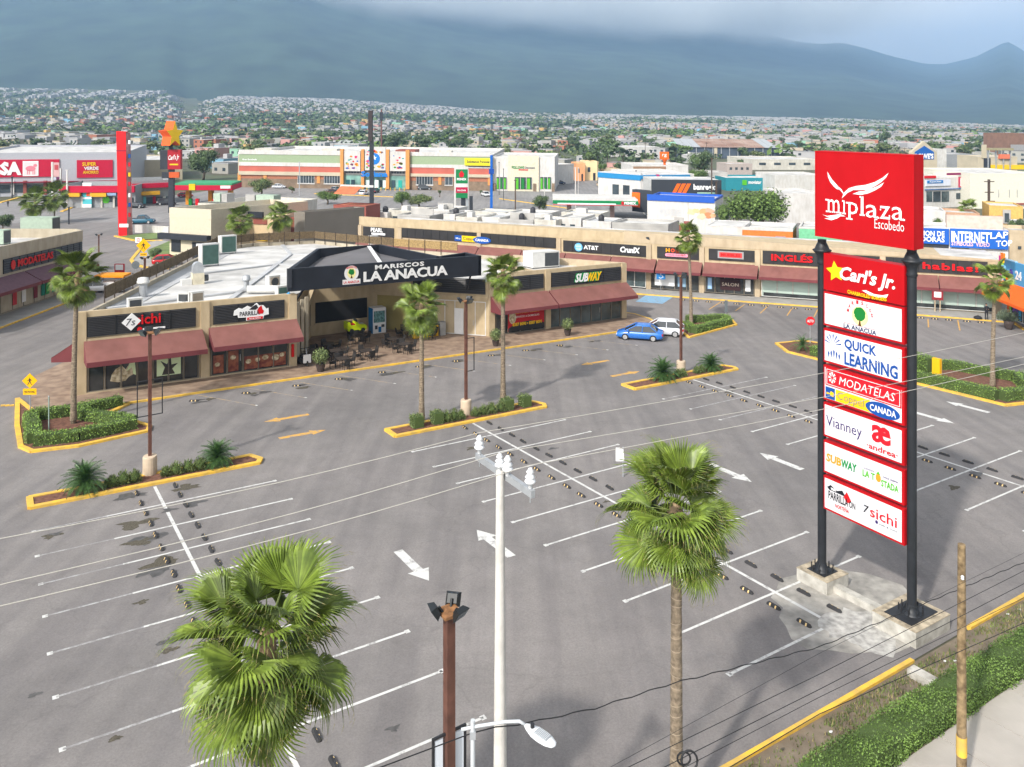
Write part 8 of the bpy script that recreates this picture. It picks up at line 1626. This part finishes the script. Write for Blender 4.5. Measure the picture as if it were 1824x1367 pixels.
def trunk_mb(x, y, z, h, r):
    mb = MB(); mb.tube([(x, y, z - .2), (x + r, y, z + h * .5), (x, y + r, z + h)], [r * 1.3, r, r * .7], BARK, 7)
    for k in range(5): a = k * 1.26; mb.tube([(x, y, z + h * .7), (x + math.cos(a) * h * .4, y + math.sin(a) * h * .4, z + h * 1.15)], [r * .5, r * .2], BARK, 5)
    return mb
def tree_px(label, px, yb, yt, wpx, kind=0, group='leafy trees beyond the lot', name='leafy_tree'):
    q = P(px, yb); W_ = wpx / FP * q.y / 2; zt = H + (HY - yt) / FP * q.y; Ht = zt - q.z; ch = min(Ht * .5, W_ * 1.0); o = thing(name, label, 'tree', q, group)
    trunk_mb(q.x, q.y, q.z, Ht - ch * 1.2, max(.12, W_ * .06)).build('trunk', o); c = bpy.data.objects.new('crown', BIG[kind % 3]); COL.objects.link(c); c.parent = o; c.location = (0, 0, Ht - ch * .95); c.scale = (W_ * 1.05, W_ * 1.05, ch * 1.12); c.rotation_euler = (0, 0, R.uniform(0, 6.28)); return o
for a in (('broad bright green tree behind the mall left of the tall sign', 1352, 432, 327, 120, 0), ('second bushy tree left of the broad green one behind the mall', 1307, 420, 355, 60, 0), ('tall dark tree right of the orange bank sign', 1246, 325, 262, 55, 1), ('olive tree below the tall dark one', 1243, 335, 298, 44, 0), ('round dark tree right of the star sign', 362, 322, 258, 66, 1),
          ('dark tree before the grey supermarket', 177, 330, 287, 44, 1), ('dark olive tree before the green-banded supermarket', 465, 350, 312, 52, 2), ('small red-brown ornamental tree in the supermarket lot', 520, 345, 330, 14, 2), ('green bushy tree behind the orange-roofed tower', 583, 365, 338, 46, 0), ('leafy thicket before the supermarket entrance', 745, 374, 340, 62, 2), ('light green young tree in the thicket before the supermarket', 715, 372, 338, 40, 0),
          ('round dark tree beside the gas station canopy', 960, 385, 343, 38, 1), ('dark bush at the far left behind the left shops', 4, 412, 378, 40, 1), ('small tree before the peach houses', 1074, 325, 290, 18, 0), ('small palm-like bush at the road fork', 277, 465, 440, 26, 1), ('dark round tree in the white building gap', 1320, 305, 282, 18, 1), ('tree behind the yellow house', 1810, 425, 385, 36, 1), ('low green tree left of the clay house', 1668, 412, 384, 30, 0),
          ('dark tree on the skyline beside the blue gabled store', 1722, 285, 251, 30, 1), ('green tree right of the small shops', 1790, 305, 285, 20, 1), ('young tree in the bank forecourt', 1105, 335, 315, 9, 0), ('little shrub in the middle lot', 858, 348, 338, 9, 1), ('slim shrub by the red totem', 783, 352, 338, 8, 1)): tree_px(*a)
palm_px('left palm of the pair before the grey supermarket', 62, 400, 360, 1.9, n=26, dead=4, seed=11); palm_px('right palm of the pair before the grey supermarket', 97, 398, 350, 1.9, n=26, dead=4, seed=12)
palm_px('left palm of the pair behind the wicker rail', 428, 462, 392, 1.4, n=26, dead=4, seed=13); palm_px('right palm of the pair behind the wicker rail', 499, 462, 385, 1.35, n=26, dead=4, seed=14)
palm_px('fan palm standing between the small shops and the clay house', 1724, 405, 372, 1.5, n=24, dead=3, seed=15)
# ================================================================ THE TOWN
HC = [M('town white', (.38, .375, .375), var=.06, scale=.1), M('town off white', (.34, .33, .30), var=.08, scale=.1), M('town cream', (.42, .36, .27), var=.08, scale=.1), M('town grey', (.26, .26, .27), var=.1, scale=.1), M('town pink', (.50, .27, .24), var=.08, scale=.1), M('town sky blue', (.20, .38, .50), var=.08, scale=.1),
      M('town mint', (.25, .45, .32), var=.08, scale=.1), M('town terracotta', (.36, .14, .08), var=.1, scale=.1), M('town ochre', (.52, .34, .12), var=.1, scale=.1), M('town dark', (.12, .12, .13), var=.2, scale=.1)]
HCN = ['white', 'off-white', 'cream', 'grey', 'pink', 'sky-blue', 'mint-green', 'terracotta', 'ochre', 'dark']
HWT = [30, 24, 12, 14, 4, 3, 3, 4, 4, 2]
TR_ = M('town roof', (.34, .33, .32), var=.2, scale=.05); TR2 = M('town dark roof', (.17, .165, .16), var=.2, scale=.05)
def ymin(px):
    if px < 232: return 345
    if px < 424: return 330
    if px < 890: return 375
    if px < 1110: return 330
    if px < 1240: return 360
    if px < 1460: return 440
    if px < 1600: return 400
    return 430
def place(): "town along the same street grid"
taken = []
def free(x, y, r):
    for (a, b, c) in taken:
        if (a - x) ** 2 + (b - y) ** 2 < (c + r) ** 2 * .8: return False
    return True
def area(px, y):
    s = 'left of the star sign' if px < 290 else 'above the left shops' if px < 420 else 'behind the green-banded supermarket' if px < 880 else 'behind the pharmacy' if px < 1110 else 'behind the banks' if px < 1290 else 'behind the rusty warehouse' if px < 1460 else 'behind the tall red sign' if px < 1640 else 'behind the blue gabled store'
    for lim, ww in LMK:
        if px < lim: s = ww; break
    else: s = 'at the right end of the skyline'
    return s + (', front' if y < 480 else ', middle' if y < 640 else ', far')
LMK = [(100, 'above the sheep sign'), (200, 'left of the red tower'), (290, 'between red tower and star sign'), (420, 'right of the star sign'), (540, 'over the supermarket\'s left end'), (650, 'over the supermarket entrance'), (760, 'right of the dark mast'), (880, 'over the yellow billboard'), (990, 'behind the pharmacy'), (1110, 'above the peach houses'), (1200, 'left of the rusty warehouse'), (1300, 'left behind the rusty warehouse'), (1390, 'right behind the rusty warehouse'), (1460, 'just left of the tall red sign'), (1640, 'behind the tall red sign'), (1740, 'behind the blue gable')]
rt = random.Random(21); TH = math.atan2(F2.e.y, F2.e.x)
def house_mesh(mb, fr, w_, d_, hh, cm, rm, two=False, win=True, par=.35):
    mb.box(fr, 0, w_, 0, d_, -1.5, hh, cm); mb.add([fr(0, 0, hh + .02), fr(w_, 0, hh + .02), fr(w_, d_, hh + .02), fr(0, d_, hh + .02)], [(0, 1, 2, 3)], rm)
nh = 0; tries = 0
while nh < 235 and tries < 6000:
    tries += 1; px = rt.uniform(-30, 1860); y = ymin(px) + (900 - ymin(px)) * rt.random() ** 1.35; x = (px - 912) / FP * y; w_ = rt.uniform(7, 13) * (1 + (rt.random() < .12) * 1.5); d_ = rt.uniform(8, 14); 
    if not free(x, y, max(w_, d_) * .58): continue
    taken.append((x, y, max(w_, d_) * .58)); k = rt.choices(range(10), HWT)[0]; hh = rt.choice((3.2, 3.4, 4.0, 6.0, 6.4)); fr = Fr(Vector((x, y)), Vector((math.cos(TH + rt.uniform(-.06, .06)), math.sin(TH + rt.uniform(-.06, .06)))))
    o = thing('house', 'house', 'house', fr(w_ / 2, 0, 0), 'flat-roofed houses of the town'); feat = []
    MB().box(fr, 0, w_, 0, d_, -1.5, hh, HC[k]).build('wall', o); MB().box(fr, -.1, w_ + .1, -.1, d_ + .1, hh, hh + .3, HC[k] if rt.random() < .6 else HC[0]).build('parapet', o); MB().add([fr(.2, .2, hh + .304), fr(w_ - .2, .2, hh + .304), fr(w_ - .2, d_ - .2, hh + .304), fr(.2, d_ - .2, hh + .304)], [(0, 1, 2, 3)], rt.choice((ROOFW, TR_, TR2))).build('roof', o)
    n = 2 if w_ < 10 else 3
    for fl in range(2 if hh > 5 else 1):
        for i in range(n): a = w_ * (i + .3) / n; part('window', o, fr, (a, a + 1.5, -.06, -.01, 1.1 + 3 * fl, 2.4 + 3 * fl), GL2)
    if rt.random() < .4: feat.append('stair room'); part('stair_room', o, fr, (w_ * .6, w_ * .85, d_ * .4, d_ * .75, hh + .31, hh + 2.3), HC[rt.choices(range(10), HWT)[0]])
    if rt.random() < .35: feat.append('water tank'); MB().lathe(fr(w_ * .25, d_ * .5, hh + .31), [(.55, 0), (.6, .1), (.6, 1.0), (.3, 1.3)], TANK if rt.random() < .6 else W1, 8).build('water_tank', o)
    o['label'] = '%s %s-storey house%s %s' % (HCN[k], 'two' if hh > 5 else 'one', (' with ' + ', '.join(feat)) if feat else '', area(px, y)); nh += 1
ntr = 0; tries = 0
while ntr < 245 and tries < 9000:
    tries += 1; px = rt.uniform(-20, 1850); y0 = ymin(px) - 12; y = y0 + (850 - y0) * rt.random() ** 1.2; x = (px - 912) / FP * y; r_ = rt.uniform(2.8, 6.5) * (1.3 if noise.noise(Vector((x * .01, y * .01, 5))) > .1 else .9)
    if not free(x, y, r_ * .7): continue
    taken.append((x, y, r_ * .7)); k = rt.randrange(4); hh = r_ * rt.uniform(1.2, 1.7); z = g(x, y)
    o = thing('town_tree', '%s tree %s' % (('small ' if r_ < 3.6 else 'large ' if r_ > 5.6 else '') + ('dark green rounded', 'mid green spreading', 'olive green loose', 'deep green bushy')[k], area(px, y)), 'tree', (x, y, z), 'trees among the town houses')
    MB().tube([(x, y, z - .5), (x, y, z + hh * .6)], [.3, .2], BARK, 5).build('trunk', o); c = bpy.data.objects.new('crown', SML[k]); COL.objects.link(c); c.parent = o; c.location = (0, 0, hh * .68); c.scale = (r_, r_, hh * .52); c.rotation_euler = (0, 0, rt.uniform(0, 6.28)); ntr += 1
# utility poles of the town
for i in range(34):
    px = rt.uniform(0, 1824); y = ymin(px) + rt.random() ** 1.5 * 380; x = (px - 912) / FP * y; z = g(x, y); o = thing('street_pole', 'thin dark utility pole of the town %s' % area(px, y), 'utility pole', (x, y, z), 'utility poles of the town'); hh = rt.uniform(8, 11)
    MB().cyl((x, y, z), (x, y, z + hh), .17, .12, DW, 5).build('shaft', o); MB().box(lambda a, b, c: Vector((x + a, y + b, z + c)), -1, 1, -.08, .08, hh - .7, hh - .5, DW).build('crossarm', o)
# the rest of the town reads as one mass: far houses and far trees
mb = MB(); cnt = 0
def far_house(x, y, hs, ks, s=1.0):
    w_ = rt.uniform(7, 14) * s; d_ = rt.uniform(7, 12) * s; th = TH + (0 if rt.random() < .7 else math.pi / 2) + rt.uniform(-.08, .08); e = Vector((math.cos(th), math.sin(th))); fr = Fr(Vector((x, y)), e); k = ks[rt.randrange(len(ks))]; z = g(x, y)
    f = lambda u, v, h: Vector((x + e.x * u - e.y * v, y + e.y * u + e.x * v, z + h)); mb.box(f, 0, w_, 0, d_, -5, hs, HC[k]); mb.add([f(.2, .2, hs + .05), f(w_ - .2, .2, hs + .05), f(w_ - .2, d_ - .2, hs + .05), f(.2, d_ - .2, hs + .05)], [(0, 1, 2, 3)], (ROOFW, TR_, TR2)[rt.randrange(3)])
    if y < 1500:
        for a in (.15, .6): mb.add([f(w_ * a, -.06, 1), f(w_ * (a + .2), -.06, 1), f(w_ * (a + .2), -.06, 2.3), f(w_ * a, -.06, 2.3)], [(0, 1, 2, 3)], HC[9])
pool = [0] * 8 + [1] * 7 + [2] * 4 + [3] * 5 + [4, 5, 6, 7, 7, 8, 9]
for i in range(9500):
    px = rt.uniform(-60, 1900); y = 560 + (2420 - 560) * rt.random() ** .85; x = (px - 912) / FP * y
    if y < ymin(px) + 150: continue
    dens = noise.noise(Vector((x * .004, y * .0035, 1.7)))
    if dens < -.12 and rt.random() < .8: continue
    if y > 1750 and px < 330 and (int((x + y * .25) / 55) % 2): continue
    far_house(x, y, rt.choice((3.2, 3.6, 6, 6.5)), pool if y < 1700 else [0, 0, 1, 1, 2, 3], 1 if y < 1100 else .85)
for i in range(3800):   # bright new estates at the foot of the range
    px = rt.choice((rt.uniform(0, 310), rt.uniform(390, 620), rt.uniform(560, 900), rt.uniform(1030, 1500), rt.uniform(1300, 1730))); y = rt.uniform(2050, 2440); x = (px - 912) / FP * y
    if px < 330 and (int((x + y * .25) / 55) % 2): continue
    far_house(x, y, rt.choice((5, 6.5)), [0, 0, 0, 1], 1.1)
tag(mb.build('distant_houses'), kind='stuff')
mb = MB()
def far_tree(x, y, r_):
    z = g(x, y) + r_ * .55; m_ = (LFD, LFM, LFD, LFO)[rt.randrange(4)]; c = Vector((x, y, z)); n = 26 if y < 1000 else 13; ls = r_ * (.55 if y < 1000 else .8)
    for _ in range(n):
        d = Vector((rt.gauss(0, 1), rt.gauss(0, 1), rt.gauss(0, .8))).normalized(); mb.leaf(c + Vector((d.x, d.y, d.z * .75)) * r_ * rt.uniform(.5, 1.05), Vector((rt.uniform(-1, 1), rt.uniform(-1, 1), rt.uniform(-.6, .6))).normalized(), (d + Vector((0, 0, .6))).normalized(), ls * rt.uniform(.7, 1.3), ls, m_)
for i in range(13000):
    px = rt.uniform(-60, 1900); y = 420 + (2300 - 420) * rt.random() ** .8; x = (px - 912) / FP * y
    if y < ymin(px) + 40: continue
    dens = noise.noise(Vector((x * .004, y * .0035, 1.7)))
    if dens > .12 and rt.random() < .6: continue
    if not y > 800 and not free(x, y, 3): continue
    far_tree(x, y, rt.uniform(2.6, 6.0) * (1.25 if dens < -.1 else 1))
tag(mb.build('distant_trees'), kind='stuff')
# a big striped market hall and a few far landmarks
for lab, a, b, yt, yb, d_, m_ in (('long pale green industrial hall behind the supermarket roof', 555, 650, 253, 268, 30, M('pale green metal', (.45, .52, .46))), ('long cream hall right of the supermarket roof trees', 765, 850, 258, 270, 20, W2), ('white hangar behind the peach houses', 1090, 1175, 262, 280, 26, W1), ('dark red hall in the town centre', 330, 382, 236, 244, 16, RDW), ('cream two-storey school left of the red tower', 0, 60, 262, 278, 16, M('ochre cream', (.55, .46, .25)))):
    o, f, L_, h_ = blk('hall', lab, 'hall', (a, yt, yb), (b, yt, yb), d_, m_, par=.3)
    for k in range(5): part('window', o, f, (L_ * (.08 + .18 * k), L_ * (.16 + .18 * k), -.06, -.01, h_ * .4, h_ * .7), GL2)
# ================================================================ MIST ON THE RANGE AND HAZE
MS = M('ridge mist', (1, 1, 1)); n = MS.node_tree.nodes; n.clear(); L = MS.node_tree.links
vo = n.new('ShaderNodeVolumePrincipled'); out = n.new('ShaderNodeOutputMaterial'); L.new(vo.outputs[0], out.inputs['Volume']); vo.inputs['Color'].default_value = (1, 1, .99, 1); vo.inputs['Anisotropy'].default_value = -.3
geo = n.new('ShaderNodeNewGeometry'); sx = n.new('ShaderNodeSeparateXYZ'); L.new(geo.outputs['Position'], sx.inputs[0])
nz = n.new('ShaderNodeTexNoise'); nz.inputs['Scale'].default_value = .0016; nz.inputs['Detail'].default_value = 3; L.new(geo.outputs['Position'], nz.inputs['Vector'])
def mr(src, a, b, c=0, d=1):
    m = n.new('ShaderNodeMapRange'); m.interpolation_type = 'SMOOTHSTEP'; m.inputs[1].default_value = a; m.inputs[2].default_value = b; m.inputs[3].default_value = c; m.inputs[4].default_value = d; L.new(src, m.inputs[0]); return m.outputs[0]
def mth(op, a, b):
    m = n.new('ShaderNodeMath'); m.operation = op
    for i, v in enumerate((a, b)):
        if isinstance(v, (int, float)): m.inputs[i].default_value = v
        else: L.new(v, m.inputs[i])
    return m.outputs[0]
zz = mth('ADD', sx.outputs['Z'], mth('MULTIPLY', mth('SUBTRACT', nz.outputs['Fac'], .5), 420))
dn = mth('MULTIPLY', mr(zz, 470, 830), mth('MULTIPLY', mr(sx.outputs['X'], 3000, 1700), mr(sx.outputs['X'], -3600, -1200, .25, 1)))
L.new(mth('MULTIPLY', dn, .003), vo.inputs['Density'])
mb = MB(); mb.box(I, -3600, 3000, 4300, 8200, 430, 1140, MS); ms = mb.build('mist'); tag(ms, kind='stuff')
sc.cycles.volume_max_steps = 64; sc.cycles.volume_step_rate = 1.0
HZ = M('haze', (1, 1, 1)); n = HZ.node_tree.nodes; n.clear()
vo = n.new('ShaderNodeVolumePrincipled'); out = n.new('ShaderNodeOutputMaterial'); HZ.node_tree.links.new(vo.outputs[0], out.inputs['Volume'])
vo.inputs['Density'].default_value = 1.4e-4; vo.inputs['Color'].default_value = (.38, .60, .90, 1); vo.inputs['Anisotropy'].default_value = 0.0
mb = MB(); mb.box(I, -7000, 7000, -200, 11000, -45, 1150, HZ); hz = mb.build('haze'); tag(hz, kind='stuff')

# ---------------------------------------------------------------- labels that would repeat: told apart by their place from the left
seen = {}
for o in sc.objects:
    if o.parent is None and o.get('label'): seen.setdefault(o['label'], []).append(o)
for lb, os_ in seen.items():
    if 1 < len(os_) <= len(ORD):
        os_.sort(key=lambda o: o.location.x / max(o.location.y, 1))
        wds = lb.split()
        for i, o in enumerate(os_): o['label'] = ' '.join([ORD[i], 'from', 'left:'] + wds[:13])
